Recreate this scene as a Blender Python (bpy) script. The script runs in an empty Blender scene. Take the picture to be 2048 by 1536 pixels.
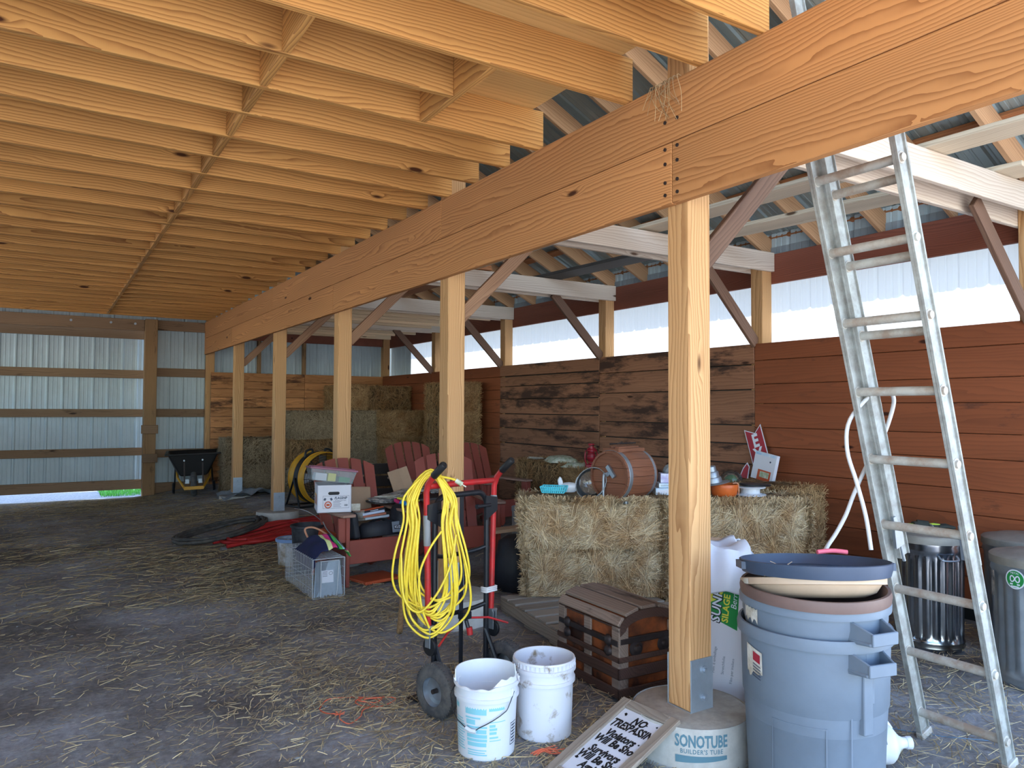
import bpy, math, random
import numpy as np
from mathutils import Vector, Matrix, Euler

SC = bpy.context.scene
COL = SC.collection
PI = math.pi
R = math.radians
rnd = random.Random(7)

def lin(r, g, b, a=1.0):
    f = lambda c: c/12.92 if c <= 0.04045 else ((c+0.055)/1.055)**2.4
    return (f(r/255.0), f(g/255.0), f(b/255.0), a)

def dg(a, b):
    """ground point a metres across and b metres along the diagonal of the aisle"""
    return (0.84748*a+0.53085*b, 0.84748*b-0.53085*a)

def ss(e0, e1, x):
    t = min(1.0, max(0.0, (x-e0)/(e1-e0)))
    return t*t*(3-2*t)

def gz(x, y):
    """height of the earth floor: it rises gently toward the far end of the side aisle"""
    return 0.2*ss(1.2, 3.0, x)*ss(6.5, 11.0, y)

# ------------------------------------------------------------------ mesh builder
class MB:
    def __init__(self):
        self.v = []; self.f = []; self.m = []
    def add(self, vs, fs, m=0, M=None):
        o = len(self.v)
        if M is not None:
            vs = [tuple(M @ Vector(p)) for p in vs]
        self.v.extend([tuple(p) for p in vs])
        for f in fs:
            self.f.append(tuple(i+o for i in f)); self.m.append(m)
        return self
    def box(self, x0, x1, y0, y1, z0, z1, m=0, M=None):
        vs = [(x0,y0,z0),(x1,y0,z0),(x1,y1,z0),(x0,y1,z0),(x0,y0,z1),(x1,y0,z1),(x1,y1,z1),(x0,y1,z1)]
        return self.add(vs, [(0,3,2,1),(4,5,6,7),(0,1,5,4),(1,2,6,5),(2,3,7,6),(3,0,4,7)], m, M)
    def cbox(self, c, s, m=0, rot=None):
        M = Matrix.Translation(Vector(c))
        if rot is not None:
            M = M @ Euler(rot).to_matrix().to_4x4()
        return self.box(-s[0]/2, s[0]/2, -s[1]/2, s[1]/2, -s[2]/2, s[2]/2, m, M)
    def prism(self, poly, z0, z1, m=0, M=None):
        n = len(poly)
        vs = [(p[0], p[1], z0) for p in poly]+[(p[0], p[1], z1) for p in poly]
        fs = [tuple(range(n-1, -1, -1)), tuple(range(n, 2*n))]
        fs += [(i, (i+1) % n, n+(i+1) % n, n+i) for i in range(n)]
        return self.add(vs, fs, m, M)
    def lathe(self, prof, n=24, m=0, M=None, a0=0.0, a1=2*PI):
        full = abs(a1-a0-2*PI) < 1e-6
        k = n if full else n+1
        vs = []; fs = []
        for (r, z) in prof:
            for i in range(k):
                a = a0+(a1-a0)*i/n
                vs.append((r*math.cos(a), r*math.sin(a), z))
        for j in range(len(prof)-1):
            for i in range(n):
                i2 = (i+1) % k
                fs.append((j*k+i, j*k+i2, (j+1)*k+i2, (j+1)*k+i))
        return self.add(vs, fs, m, M)
    def disc(self, r, z, n=24, m=0, M=None, up=True):
        vs = [(r*math.cos(2*PI*i/n), r*math.sin(2*PI*i/n), z) for i in range(n)]
        f = tuple(range(n)) if up else tuple(range(n-1, -1, -1))
        return self.add(vs, [f], m, M)
    def tube(self, pts, r, n=8, m=0, M=None, closed=False, caps=True):
        P = [Vector(p) for p in pts]; k = len(P)
        rr = r if isinstance(r, (list, tuple)) else [r]*k
        up = None; vs = []; fs = []
        for i in range(k):
            if closed:
                t = P[(i+1) % k]-P[i-1]
            else:
                t = P[min(i+1, k-1)]-P[max(i-1, 0)]
            if t.length < 1e-9: t = Vector((0, 0, 1))
            t.normalize()
            if up is None:
                up = Vector((0, 0, 1)) if abs(t.z) < 0.9 else Vector((1, 0, 0))
            s = t.cross(up)
            if s.length < 1e-6: s = t.orthogonal()
            s.normalize(); up = s.cross(t); up.normalize()
            for j in range(n):
                a = 2*PI*j/n
                vs.append(tuple(P[i]+(s*math.cos(a)+up*math.sin(a))*rr[i]))
        for i in range(k if closed else k-1):
            i2 = (i+1) % k
            for j in range(n):
                j2 = (j+1) % n
                fs.append((i*n+j, i2*n+j, i2*n+j2, i*n+j2))
        if caps and not closed:
            fs.append(tuple(range(n))); fs.append(tuple((k-1)*n+j for j in range(n-1, -1, -1)))
        return self.add(vs, fs, m, M)
    def cyl(self, p, q, r, n=12, m=0, M=None):
        return self.tube([p, q], r, n, m, M)
    def build(self, name, mat, parent=None, loc=(0, 0, 0), rot=(0, 0, 0), smooth=0, bevel=0.0, seg=1):
        me = bpy.data.meshes.new(name)
        me.from_pydata(self.v, [], self.f)
        mats = mat if isinstance(mat, (list, tuple)) else [mat]
        for x in mats: me.materials.append(x)
        if len(mats) > 1:
            me.polygons.foreach_set('material_index', self.m)
        me.update()
        if smooth:
            me.polygons.foreach_set('use_smooth', [True]*len(me.polygons))
            me.set_sharp_from_angle(angle=R(smooth))
        return link(name, me, parent, loc, rot, bevel, seg)

def link(name, me, parent=None, loc=(0, 0, 0), rot=(0, 0, 0), bevel=0.0, seg=1):
    o = bpy.data.objects.new(name, me)
    COL.objects.link(o)
    o.location = loc; o.rotation_euler = rot
    if parent is not None: o.parent = parent
    if bevel:
        b = o.modifiers.new('bevel', 'BEVEL'); b.width = bevel; b.segments = seg
        b.limit_method = 'ANGLE'; b.angle_limit = R(40)
    return o

def tag(o, label=None, cat=None, group=None, kind=None):
    if label: o['label'] = label
    if cat: o['category'] = cat
    if group: o['group'] = group
    if kind: o['kind'] = kind
    return o

def thing(name, label, cat, loc=(0, 0, 0), rotz=0.0, group=None, rot=None):
    o = bpy.data.objects.new(name, None); COL.objects.link(o)
    o.location = loc; o.rotation_euler = rot if rot is not None else (0, 0, rotz)
    o.empty_display_size = 0.1
    return tag(o, label, cat, group)

def dup(root, loc, rotz, label, group=None):
    r = root.copy(); COL.objects.link(r); r.location = loc; r.rotation_euler = (0, 0, rotz)
    r['label'] = label
    if group: r['group'] = group
    for ch in list(root.children):
        c = ch.copy(); COL.objects.link(c); c.parent = r
        for g in ch.children:
            d = g.copy(); COL.objects.link(d); d.parent = c
    return r

ORD = ['first','second','third','fourth','fifth','sixth','seventh','eighth','ninth','tenth','eleventh','twelfth','thirteenth',
       'fourteenth','fifteenth','sixteenth','seventeenth','eighteenth','nineteenth','twentieth','twenty-first','twenty-second',
       'twenty-third','twenty-fourth','twenty-fifth','twenty-sixth','twenty-seventh','twenty-eighth','twenty-ninth','thirtieth',
       'thirty-first','thirty-second']

_tc = {}
def text_geo(s, size=1.0, shear=0.0, bold=0.0, align='CENTER', depth=0.0, space=1.0):
    """flat lettering as (verts, faces) in the xy plane"""
    c = bpy.data.curves.new('lettering', 'FONT')
    c.body = s; c.size = size; c.shear = shear; c.offset = bold; c.align_x = align; c.align_y = 'CENTER'
    c.extrude = depth; c.resolution_u = 2; c.space_character = space
    o = bpy.data.objects.new('lettering', c); COL.objects.link(o)
    dgp = bpy.context.evaluated_depsgraph_get()
    me = bpy.data.meshes.new_from_object(o.evaluated_get(dgp))
    vs = [tuple(v.co) for v in me.vertices]; fs = [tuple(p.vertices) for p in me.polygons]
    bpy.data.objects.remove(o); bpy.data.curves.remove(c); bpy.data.meshes.remove(me)
    return vs, fs

# ------------------------------------------------------------------ materials
def newmat(name):
    m = bpy.data.materials.new(name); m.use_nodes = True
    nt = m.node_tree; b = nt.nodes['Principled BSDF']
    return m, nt, b

def N(nt, t, **k):
    n = nt.nodes.new(t)
    for a, v in k.items(): setattr(n, a, v)
    return n

def plain(name, col, rough=0.6, metal=0.0, spec=0.4, noise=0.0, nscale=8.0, dirt=None, bump=0.0, coat=0.0):
    m, nt, b = newmat(name)
    b.inputs['Base Color'].default_value = col
    b.inputs['Roughness'].default_value = rough
    b.inputs['Metallic'].default_value = metal
    b.inputs['Specular IOR Level'].default_value = spec
    if coat: b.inputs['Coat Weight'].default_value = coat
    if noise or dirt or bump:
        tc = N(nt, 'ShaderNodeTexCoord')
        tx = N(nt, 'ShaderNodeTexNoise'); tx.inputs['Scale'].default_value = nscale; tx.inputs['Detail'].default_value = 6
        tx.inputs['Roughness'].default_value = 0.65
        nt.links.new(tc.outputs['Object'], tx.inputs['Vector'])
        cr = N(nt, 'ShaderNodeValToRGB')
        d = dirt if dirt else tuple(c*(1-noise) for c in col[:3])+(1,)
        cr.color_ramp.elements[0].position = 0.38; cr.color_ramp.elements[0].color = d
        cr.color_ramp.elements[1].position = 0.62; cr.color_ramp.elements[1].color = col
        nt.links.new(tx.outputs['Fac'], cr.inputs['Fac'])
        nt.links.new(cr.outputs['Color'], b.inputs['Base Color'])
        if bump:
            bp = N(nt, 'ShaderNodeBump'); bp.inputs['Strength'].default_value = bump; bp.inputs['Distance'].default_value = 0.01
            nt.links.new(tx.outputs['Fac'], bp.inputs['Height']); nt.links.new(bp.outputs['Normal'], b.inputs['Normal'])
    return m

def wood(name, light, dark, axis='X', freq=24.0, contrast=0.75, rough=0.65, stain=None, stain_amt=0.0, knots=True, island=False, vary=0.22, sscale=2.2, spec=0.25):
    """growth rings round a pith line beside the board, with knots and blotches; grain runs along AXIS"""
    m, nt, b = newmat(name); L = nt.links
    b.inputs['Roughness'].default_value = rough; b.inputs['Specular IOR Level'].default_value = spec
    tc = N(nt, 'ShaderNodeTexCoord'); oi = N(nt, 'ShaderNodeObjectInfo'); ge = N(nt, 'ShaderNodeNewGeometry')
    seed = N(nt, 'ShaderNodeMath', operation='ADD')
    L.new(oi.outputs['Random'], seed.inputs[0])
    if island: L.new(ge.outputs['Random Per Island'], seed.inputs[1])
    else: seed.inputs[1].default_value = 0.0
    off = N(nt, 'ShaderNodeVectorMath', operation='SCALE'); off.inputs[0].default_value = (3.1, 2.3, 2.7)
    L.new(seed.outputs[0], off.inputs['Scale'])
    ad = N(nt, 'ShaderNodeVectorMath', operation='ADD'); L.new(tc.outputs['Object'], ad.inputs[0]); L.new(off.outputs[0], ad.inputs[1])
    sc = {'X': (0.35, 3, 3), 'Y': (3, 0.35, 3), 'Z': (3, 3, 0.35)}[axis]
    mp = N(nt, 'ShaderNodeMapping'); mp.inputs['Scale'].default_value = sc; L.new(ad.outputs[0], mp.inputs['Vector'])
    n1 = N(nt, 'ShaderNodeTexNoise'); n1.inputs['Scale'].default_value = 1.6; n1.inputs['Detail'].default_value = 2; L.new(mp.outputs[0], n1.inputs['Vector'])
    sub = N(nt, 'ShaderNodeVectorMath', operation='SUBTRACT'); L.new(n1.outputs['Color'], sub.inputs[0]); sub.inputs[1].default_value = (0.5, 0.5, 0.5)
    wv = N(nt, 'ShaderNodeVectorMath', operation='SCALE'); L.new(sub.outputs[0], wv.inputs[0]); wv.inputs['Scale'].default_value = 0.16
    warp = N(nt, 'ShaderNodeVectorMath', operation='ADD'); L.new(ad.outputs[0], warp.inputs[0]); L.new(wv.outputs[0], warp.inputs[1])
    last = warp.outputs[0]
    if knots:
        ks = {'X': (0.9, 3.2, 3.2), 'Y': (3.2, 0.9, 3.2), 'Z': (3.2, 3.2, 0.9)}[axis]
        km = N(nt, 'ShaderNodeMapping'); km.inputs['Scale'].default_value = ks; L.new(ad.outputs[0], km.inputs['Vector'])
        vo = N(nt, 'ShaderNodeTexVoronoi'); vo.inputs['Scale'].default_value = 1.35; L.new(km.outputs[0], vo.inputs['Vector'])
        kf = N(nt, 'ShaderNodeMapRange'); kf.inputs['From Min'].default_value = 0.16; kf.inputs['From Max'].default_value = 0.0
        L.new(vo.outputs['Distance'], kf.inputs['Value'])
        kw = N(nt, 'ShaderNodeVectorMath', operation='SCALE'); kw.inputs[0].default_value = (0.02, 0.02, 0.02)
        L.new(kf.outputs[0], kw.inputs['Scale'])
        w2 = N(nt, 'ShaderNodeVectorMath', operation='ADD'); L.new(last, w2.inputs[0]); L.new(kw.outputs[0], w2.inputs[1]); last = w2.outputs[0]
    wa = N(nt, 'ShaderNodeTexWave', wave_type='RINGS', rings_direction=axis, wave_profile='SAW')
    wa.inputs['Scale'].default_value = freq; wa.inputs['Distortion'].default_value = 1.2; wa.inputs['Detail'].default_value = 2; wa.inputs['Detail Scale'].default_value = 0.6
    L.new(last, wa.inputs['Vector'])
    pw = N(nt, 'ShaderNodeMath', operation='POWER'); L.new(wa.outputs['Fac'], pw.inputs[0]); pw.inputs[1].default_value = 2.2
    ct = N(nt, 'ShaderNodeMath', operation='MULTIPLY'); L.new(pw.outputs[0], ct.inputs[0]); ct.inputs[1].default_value = contrast
    mx = N(nt, 'ShaderNodeMix', data_type='RGBA'); L.new(ct.outputs[0], mx.inputs['Factor']); mx.inputs['A'].default_value = light; mx.inputs['B'].default_value = dark
    col = mx.outputs['Result']
    # blotches
    n2 = N(nt, 'ShaderNodeTexNoise'); n2.inputs['Scale'].default_value = 1.1; n2.inputs['Detail'].default_value = 5; L.new(mp.outputs[0], n2.inputs['Vector'])
    mr = N(nt, 'ShaderNodeMapRange'); mr.inputs['From Min'].default_value = 0.3; mr.inputs['From Max'].default_value = 0.7
    mr.inputs['To Min'].default_value = 1-vary; mr.inputs['To Max'].default_value = 1+vary*0.6; L.new(n2.outputs['Fac'], mr.inputs['Value'])
    rv = N(nt, 'ShaderNodeMapRange'); rv.inputs['To Min'].default_value = 1-vary*0.8; rv.inputs['To Max'].default_value = 1.08
    fr = N(nt, 'ShaderNodeMath', operation='FRACT'); L.new(seed.outputs[0], fr.inputs[0]); L.new(fr.outputs[0], rv.inputs['Value'])
    mm = N(nt, 'ShaderNodeMath', operation='MULTIPLY'); L.new(mr.outputs[0], mm.inputs[0]); L.new(rv.outputs[0], mm.inputs[1])
    mu = N(nt, 'ShaderNodeVectorMath', operation='SCALE'); L.new(col, mu.inputs[0]); L.new(mm.outputs[0], mu.inputs['Scale'])
    col = mu.outputs[0]
    if knots:
        k2 = N(nt, 'ShaderNodeMapRange'); k2.inputs['From Min'].default_value = 0.085; k2.inputs['From Max'].default_value = 0.05
        L.new(vo.outputs['Distance'], k2.inputs['Value'])
        km2 = N(nt, 'ShaderNodeMix', data_type='RGBA'); L.new(k2.outputs[0], km2.inputs['Factor']); L.new(col, km2.inputs['A'])
        km2.inputs['B'].default_value = (dark[0]*0.25, dark[1]*0.2, dark[2]*0.18, 1); col = km2.outputs['Result']
    if stain:
        n3 = N(nt, 'ShaderNodeTexNoise'); n3.inputs['Scale'].default_value = sscale; n3.inputs['Detail'].default_value = 7; n3.inputs['Roughness'].default_value = 0.7
        mp3 = N(nt, 'ShaderNodeMapping'); s3 = {'X': (0.5, 2.2, 2.2), 'Y': (2.2, 0.5, 2.2), 'Z': (2.2, 2.2, 0.5)}[axis]
        mp3.inputs['Scale'].default_value = s3; L.new(ad.outputs[0], mp3.inputs['Vector']); L.new(mp3.outputs[0], n3.inputs['Vector'])
        c3 = N(nt, 'ShaderNodeMapRange'); c3.inputs['From Min'].default_value = 0.62-stain_amt*0.3; c3.inputs['From Max'].default_value = 0.72-stain_amt*0.3
        c3.inputs['To Max'].default_value = 0.88; L.new(n3.outputs['Fac'], c3.inputs['Value'])
        m3 = N(nt, 'ShaderNodeMix', data_type='RGBA'); L.new(c3.outputs[0], m3.inputs['Factor']); L.new(col, m3.inputs['A']); m3.inputs['B'].default_value = stain
        col = m3.outputs['Result']
    L.new(col, b.inputs['Base Color'])
    bp = N(nt, 'ShaderNodeBump'); bp.inputs['Strength'].default_value = 0.12; bp.inputs['Distance'].default_value = 0.004
    L.new(pw.outputs[0], bp.inputs['Height']); L.new(bp.outputs['Normal'], b.inputs['Normal'])
    return m

def straw_mat(name, cols, rough=0.75, patch=0.0):
    m, nt, b = newmat(name); L = nt.links
    b.inputs['Roughness'].default_value = rough; b.inputs['Specular IOR Level'].default_value = 0.25
    ge = N(nt, 'ShaderNodeNewGeometry'); cr = N(nt, 'ShaderNodeValToRGB')
    els = cr.color_ramp.elements
    while len(els) < len(cols): els.new(0.5)
    for i, c in enumerate(cols):
        els[i].position = i/(len(cols)-1); els[i].color = c
    L.new(ge.outputs['Random Per Island'], cr.inputs['Fac'])
    tc = N(nt, 'ShaderNodeTexCoord'); tx = N(nt, 'ShaderNodeTexNoise'); tx.inputs['Scale'].default_value = 5.0; tx.inputs['Detail'].default_value = 3
    L.new(tc.outputs['Object'], tx.inputs['Vector']); mr = N(nt, 'ShaderNodeMapRange'); mr.inputs['From Min'].default_value = 0.42; mr.inputs['From Max'].default_value = 0.66
    mr.inputs['To Max'].default_value = patch; L.new(tx.outputs['Fac'], mr.inputs['Value'])
    mx = N(nt, 'ShaderNodeMix', data_type='RGBA', blend_type='MULTIPLY'); L.new(mr.outputs[0], mx.inputs['Factor']); L.new(cr.outputs['Color'], mx.inputs['A']); mx.inputs['B'].default_value = (0.66, 0.47, 0.31, 1)
    L.new(mx.outputs['Result'], b.inputs['Base Color'])
    return m

M = {}
PL, PD = lin(214, 158, 92), lin(134, 80, 40)
M['joist'] = wood('yellow_pine_x', PL, PD, 'X', 22, 0.8)
M['block'] = wood('yellow_pine_y', PL, PD, 'Y', 22, 0.8)
M['girder'] = wood('douglas_fir_y', lin(198, 142, 92), lin(130, 78, 44), 'Y', 26, 0.75, vary=0.16)
M['post'] = wood('treated_pine_z', lin(204, 160, 112), lin(146, 100, 60), 'Z', 22, 0.75, vary=0.15)
M['deck'] = wood('plywood', lin(222, 180, 118), lin(186, 136, 78), 'X', 12, 0.5)
M['tie'] = wood('weathered_pine_x', lin(216, 202, 188), lin(170, 144, 124), 'X', 20, 0.6)
M['tie_y'] = wood('weathered_pine_y', lin(212, 198, 176), lin(164, 140, 114), 'Y', 20, 0.6)
M['brace'] = wood('old_brace', lin(170, 132, 104), lin(112, 76, 56), 'X', 20, 0.6)
M['rafter'] = wood('rafter_wood', lin(200, 158, 122), lin(150, 104, 74), 'X', 20, 0.6)
M['purlin'] = wood('purlin_wood', lin(176, 118, 80), lin(124, 76, 48), 'Y', 20, 0.6)
M['header'] = wood('red_header', lin(142, 84, 66), lin(98, 54, 44), 'Y', 26, 0.6, rough=0.6)
M['red_board'] = wood('red_wall_board', lin(140, 78, 48), lin(104, 56, 36), 'Y', 18, 0.4, island=True, stain=lin(62, 42, 36), stain_amt=0.05, vary=0.2)
M['stain_board'] = wood('stained_wall_board', lin(154, 108, 82), lin(106, 70, 52), 'Y', 20, 0.5, island=True, stain=lin(44, 30, 27), stain_amt=0.42, vary=0.25, sscale=1.9)
M['back_board'] = wood('back_lining_board', lin(206, 146, 96), lin(150, 92, 56), 'X', 20, 0.55, island=True, stain=lin(70, 44, 34), stain_amt=0.26, vary=0.22)
M['girt'] = wood('old_girt', lin(150, 122, 96), lin(104, 80, 60), 'X', 20, 0.55, stain=lin(60, 48, 40), stain_amt=0.12)
M['girt_z'] = wood('old_post', lin(160, 126, 90), lin(110, 82, 56), 'Z', 20, 0.55, stain=lin(66, 56, 42), stain_amt=0.2)
M['dark_plank'] = wood('dark_weathered_plank', lin(78, 74, 72), lin(46, 42, 42), 'Y', 18, 0.5)
M['gray_wood'] = wood('gray_weathered_wood', lin(156, 146, 134), lin(108, 98, 90), 'X', 26, 0.6, vary=0.2, island=True)
M['gray_wood_y'] = wood('gray_weathered_wood_y', lin(158, 146, 132), lin(110, 98, 88), 'Y', 26, 0.6, vary=0.2, island=True)
M['chair'] = plain('red_brown_chair_plastic', lin(146, 72, 60), 0.5, noise=0.14, nscale=3)
M['chair_edge'] = plain('weathered_arm_top', lin(160, 128, 112), 0.6, noise=0.25, nscale=10)
M['trunk_wood'] = wood('trunk_slat', lin(138, 120, 108), lin(88, 72, 64), 'Y', 22, 0.5, stain=lin(50, 40, 38), stain_amt=0.2, island=True, knots=False)
M['trunk_panel'] = plain('trunk_amber_panel', lin(152, 80, 40), 0.45, noise=0.0, nscale=4, dirt=lin(46, 26, 20), bump=0.1)
M['trunk_iron'] = plain('trunk_dark_metal', lin(62, 54, 54), 0.55, metal=0.5, noise=0.35, nscale=12)
M['trunk_dark'] = wood('trunk_dark_slat', lin(84, 62, 54), lin(52, 38, 36), 'Y', 22, 0.5, knots=False)
M['churn'] = wood('churn_wood', lin(136, 86, 62), lin(92, 56, 42), 'Y', 22, 0.5, knots=False, spec=0.4, rough=0.5)
M['churn_head'] = wood('churn_head_wood', lin(134, 88, 66), lin(96, 60, 46), 'X', 22, 0.5, knots=False)
M['galv'] = plain('galvanized_steel', lin(168, 178, 188), 0.42, 0.85, noise=0.2, nscale=6)
M['shiny'] = plain('shiny_galvanized', lin(170, 176, 184), 0.2, 1.0, noise=0.3, nscale=3)
M['dusty_lid'] = plain('dusty_steel_lid', lin(150, 146, 138), 0.6, 0.35, noise=0.2, nscale=8)
M['alu'] = plain('worn_aluminium', lin(166, 170, 168), 0.6, 0.12, noise=0.2, nscale=14, dirt=lin(138, 138, 134))
M['alu_dirty'] = plain('rung_aluminium', lin(186, 186, 180), 0.6, 0.2, dirt=lin(158, 142, 128), nscale=9)
M['plate'] = plain('galvanized_plate', lin(172, 184, 196), 0.45, 0.6, noise=0.15, nscale=10)
M['sheet'] = plain('white_steel_sheet', lin(186, 204, 214), 0.45, 0.0, spec=0.5, noise=0.1, nscale=1.5)
M['roof_sheet'] = plain('bare_roof_steel', lin(158, 176, 182), 0.4, 0.5, noise=0.12, nscale=2)
M['concrete'] = plain('concrete', lin(168, 164, 156), 0.9, noise=0.2, nscale=20, bump=0.3)
M['sono'] = plain('cardboard_tube', lin(196, 194, 188), 0.85, noise=0.2, nscale=10)
M['sono_blue'] = plain('tube_print', lin(92, 128, 142), 0.85)
M['white_pl'] = plain('white_plastic', lin(216, 220, 226), 0.4, noise=0.06, nscale=5)
M['dirty_white'] = plain('dirty_white_plastic', lin(212, 214, 220), 0.45, dirt=lin(150, 138, 120), nscale=11)
M['teal'] = plain('teal_print', lin(134, 196, 208), 0.5)
M['navy_ink'] = plain('dark_ink', lin(50, 62, 84), 0.5)
M['black_ink'] = plain('black_ink', lin(22, 22, 24), 0.6)
M['wire'] = plain('bail_wire', lin(70, 74, 80), 0.4, 0.8)
M['black_pl'] = plain('black_plastic', lin(26, 27, 30), 0.5, noise=0.2, nscale=6)
M['black_worn'] = plain('worn_black_rubber', lin(34, 36, 42), 0.55, dirt=lin(66, 68, 74), nscale=9)
M['tire'] = plain('tire_rubber', lin(64, 66, 70), 0.75, dirt=lin(96, 94, 92), nscale=14)
M['black_metal'] = plain('black_painted_steel', lin(32, 34, 40), 0.4, 0.2, noise=0.2, nscale=10)
M['red_paint'] = plain('red_painted_steel', lin(186, 36, 40), 0.38, 0.1, dirt=lin(150, 40, 40), nscale=12)
M['tape'] = plain('gray_tape', lin(126, 128, 130), 0.6)
M['white_tape'] = plain('white_tape', lin(206, 206, 208), 0.55)
M['yellow'] = plain('yellow_cord', lin(232, 204, 60), 0.42, noise=0.12, nscale=30)
M['yellow_paint'] = plain('yellow_paint', lin(226, 168, 48), 0.45, noise=0.15, nscale=8)
M['bin_gray'] = plain('gray_blue_bin_plastic', lin(110, 123, 138), 0.5, noise=0.12, nscale=4)
M['bin_brown'] = plain('brown_bin_plastic', lin(112, 90, 84), 0.5, noise=0.15, nscale=6)
M['tan'] = plain('tan_plastic', lin(196, 172, 148), 0.55, noise=0.1, nscale=8)
M['navy'] = plain('navy_plastic', lin(62, 76, 98), 0.45, noise=0.15, nscale=6)
M['card_white'] = plain('white_carton', lin(214, 214, 222), 0.7, noise=0.05, nscale=3)
M['kraft'] = plain('kraft_cardboard', lin(168, 138, 112), 0.8, noise=0.1, nscale=5)
M['cloth_white'] = plain('white_cloth', lin(214, 218, 230), 0.85, noise=0.06, nscale=6)
M['green'] = plain('green_print', lin(28, 128, 62), 0.55)
M['lime'] = plain('yellow_print', lin(214, 206, 70), 0.55)
M['paper'] = plain('paper', lin(212, 210, 202), 0.8, noise=0.12, nscale=14, dirt=lin(168, 158, 138))
M['sign_white'] = plain('sign_face', lin(214, 218, 228), 0.5, noise=0.06, nscale=6)
M['sign_red'] = plain('sign_red', lin(160, 34, 52), 0.5, noise=0.1, nscale=8)
M['red_glass'] = plain('red_lantern', lin(150, 30, 44), 0.35, noise=0.1, nscale=8)
M['turq'] = plain('turquoise_plastic', lin(84, 200, 216), 0.45)
M['terra'] = plain('terracotta_plastic', lin(190, 84, 48), 0.55, noise=0.12, nscale=6)
M['orange'] = plain('orange_glaze', lin(206, 100, 44), 0.4, noise=0.1, nscale=6)
M['orange_twine'] = plain('orange_twine', lin(226, 112, 80), 0.8)
M['red_hose'] = plain('red_hose', lin(176, 40, 40), 0.5, noise=0.15, nscale=8)
M['black_hose'] = plain('dusty_black_hose', lin(58, 58, 60), 0.65, dirt=lin(88, 86, 82), nscale=10)
M['maroon'] = plain('maroon_lid', lin(146, 92, 112), 0.4)
M['blue_rim'] = plain('pale_blue_rim', lin(130, 160, 206), 0.5)
M['navy_cloth'] = plain('navy_cloth', lin(28, 36, 74), 0.9)
M['pink'] = plain('pink_cloth', lin(214, 58, 126), 0.85)
M['grass_green'] = plain('green_cloth', lin(84, 186, 92), 0.85)
M['lemon'] = plain('pale_yellow_cloth', lin(220, 230, 160), 0.85)
M['sky_cloth'] = plain('pale_blue_cloth', lin(160, 214, 232), 0.85)
M['strap'] = plain('tan_strap', lin(196, 140, 110), 0.8)
M['cream_print'] = plain('cream_print', lin(214, 214, 200), 0.7, dirt=lin(150, 164, 130), nscale=20)
M['lilac'] = plain('lilac_print', lin(150, 134, 190), 0.5, dirt=lin(214, 216, 232), nscale=9)
M['cool_print'] = plain('blue_white_print', lin(150, 186, 216), 0.5, dirt=lin(220, 226, 230), nscale=7)
M['magazine'] = plain('magazine_print', lin(196, 190, 184), 0.5, dirt=lin(58, 66, 74), nscale=16)
M['pan'] = plain('gray_metal_pan', lin(150, 156, 164), 0.4, 0.7, noise=0.15, nscale=8)
M['book_blue'] = plain('book_cover_blue', lin(196, 206, 226), 0.6)
M['book_dark'] = plain('book_cover_dark', lin(44, 46, 58), 0.5)
M['book_rust'] = plain('book_cover_rust', lin(176, 106, 84), 0.6)
M['book_gray'] = plain('book_cover_gray', lin(170, 180, 190), 0.6)
M['bag_black'] = plain('black_nylon', lin(34, 36, 44), 0.6, noise=0.3, nscale=9, bump=0.4)
M['label_gray'] = plain('gray_label', lin(112, 120, 130), 0.5)
M['poly'] = plain('gray_plastic_film', lin(128, 136, 144), 0.3, noise=0.25, nscale=8, bump=0.5)
M['cable'] = plain('white_cable', lin(206, 208, 212), 0.5)
M['grass'] = straw_mat('grass_blades', [lin(60, 130, 50), lin(96, 176, 70), lin(80, 150, 60)])
HAYC = [lin(112, 92, 68), lin(204, 178, 138), lin(150, 126, 94), lin(190, 174, 148), lin(220, 198, 158), lin(126, 104, 78)]
M['hay'] = straw_mat('hay_straw', HAYC, patch=0.75)
HAYO = [lin(112, 86, 58), lin(186, 150, 106), lin(140, 108, 74), lin(164, 132, 94), lin(204, 168, 120), lin(120, 92, 62)]
M['hay_old'] = straw_mat('old_hay_straw', HAYO, patch=0.6)
M['hay_gray'] = straw_mat('gray_hay_straw', [lin(104, 90, 70), lin(180, 160, 130), lin(130, 112, 88), lin(158, 140, 116), lin(192, 172, 140), lin(112, 96, 74)])
M['straw_floor'] = straw_mat('floor_straw', [lin(120, 112, 98), lin(206, 186, 142), lin(150, 138, 114), lin(226, 208, 162), lin(128, 114, 94), lin(176, 160, 126)])
M['hay_core'] = plain('hay_core', lin(112, 96, 72), 0.9, noise=0.0, nscale=30, dirt=lin(70, 58, 42), bump=0.8)
M['hay_core_old'] = plain('old_hay_core', lin(106, 82, 54), 0.9, nscale=30, dirt=lin(62, 48, 32), bump=0.8)

def glass_mat(name, col, alpha=0.35):
    m, nt, b = newmat(name); L = nt.links
    tr = N(nt, 'ShaderNodeBsdfTransparent'); gl = N(nt, 'ShaderNodeBsdfGlossy'); gl.inputs['Roughness'].default_value = 0.08
    df = N(nt, 'ShaderNodeBsdfDiffuse'); df.inputs['Color'].default_value = col
    fr = N(nt, 'ShaderNodeFresnel'); fr.inputs['IOR'].default_value = 1.45
    m1 = N(nt, 'ShaderNodeMixShader'); m1.inputs[0].default_value = alpha; L.new(tr.outputs[0], m1.inputs[1]); L.new(df.outputs[0], m1.inputs[2])
    m2 = N(nt, 'ShaderNodeMixShader'); L.new(fr.outputs[0], m2.inputs[0]); L.new(m1.outputs[0], m2.inputs[1]); L.new(gl.outputs[0], m2.inputs[2])
    L.new(m2.outputs[0], nt.nodes['Material Output'].inputs['Surface'])
    return m
M['clear'] = glass_mat('clear_plastic', lin(210, 222, 226), 0.3)
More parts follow.
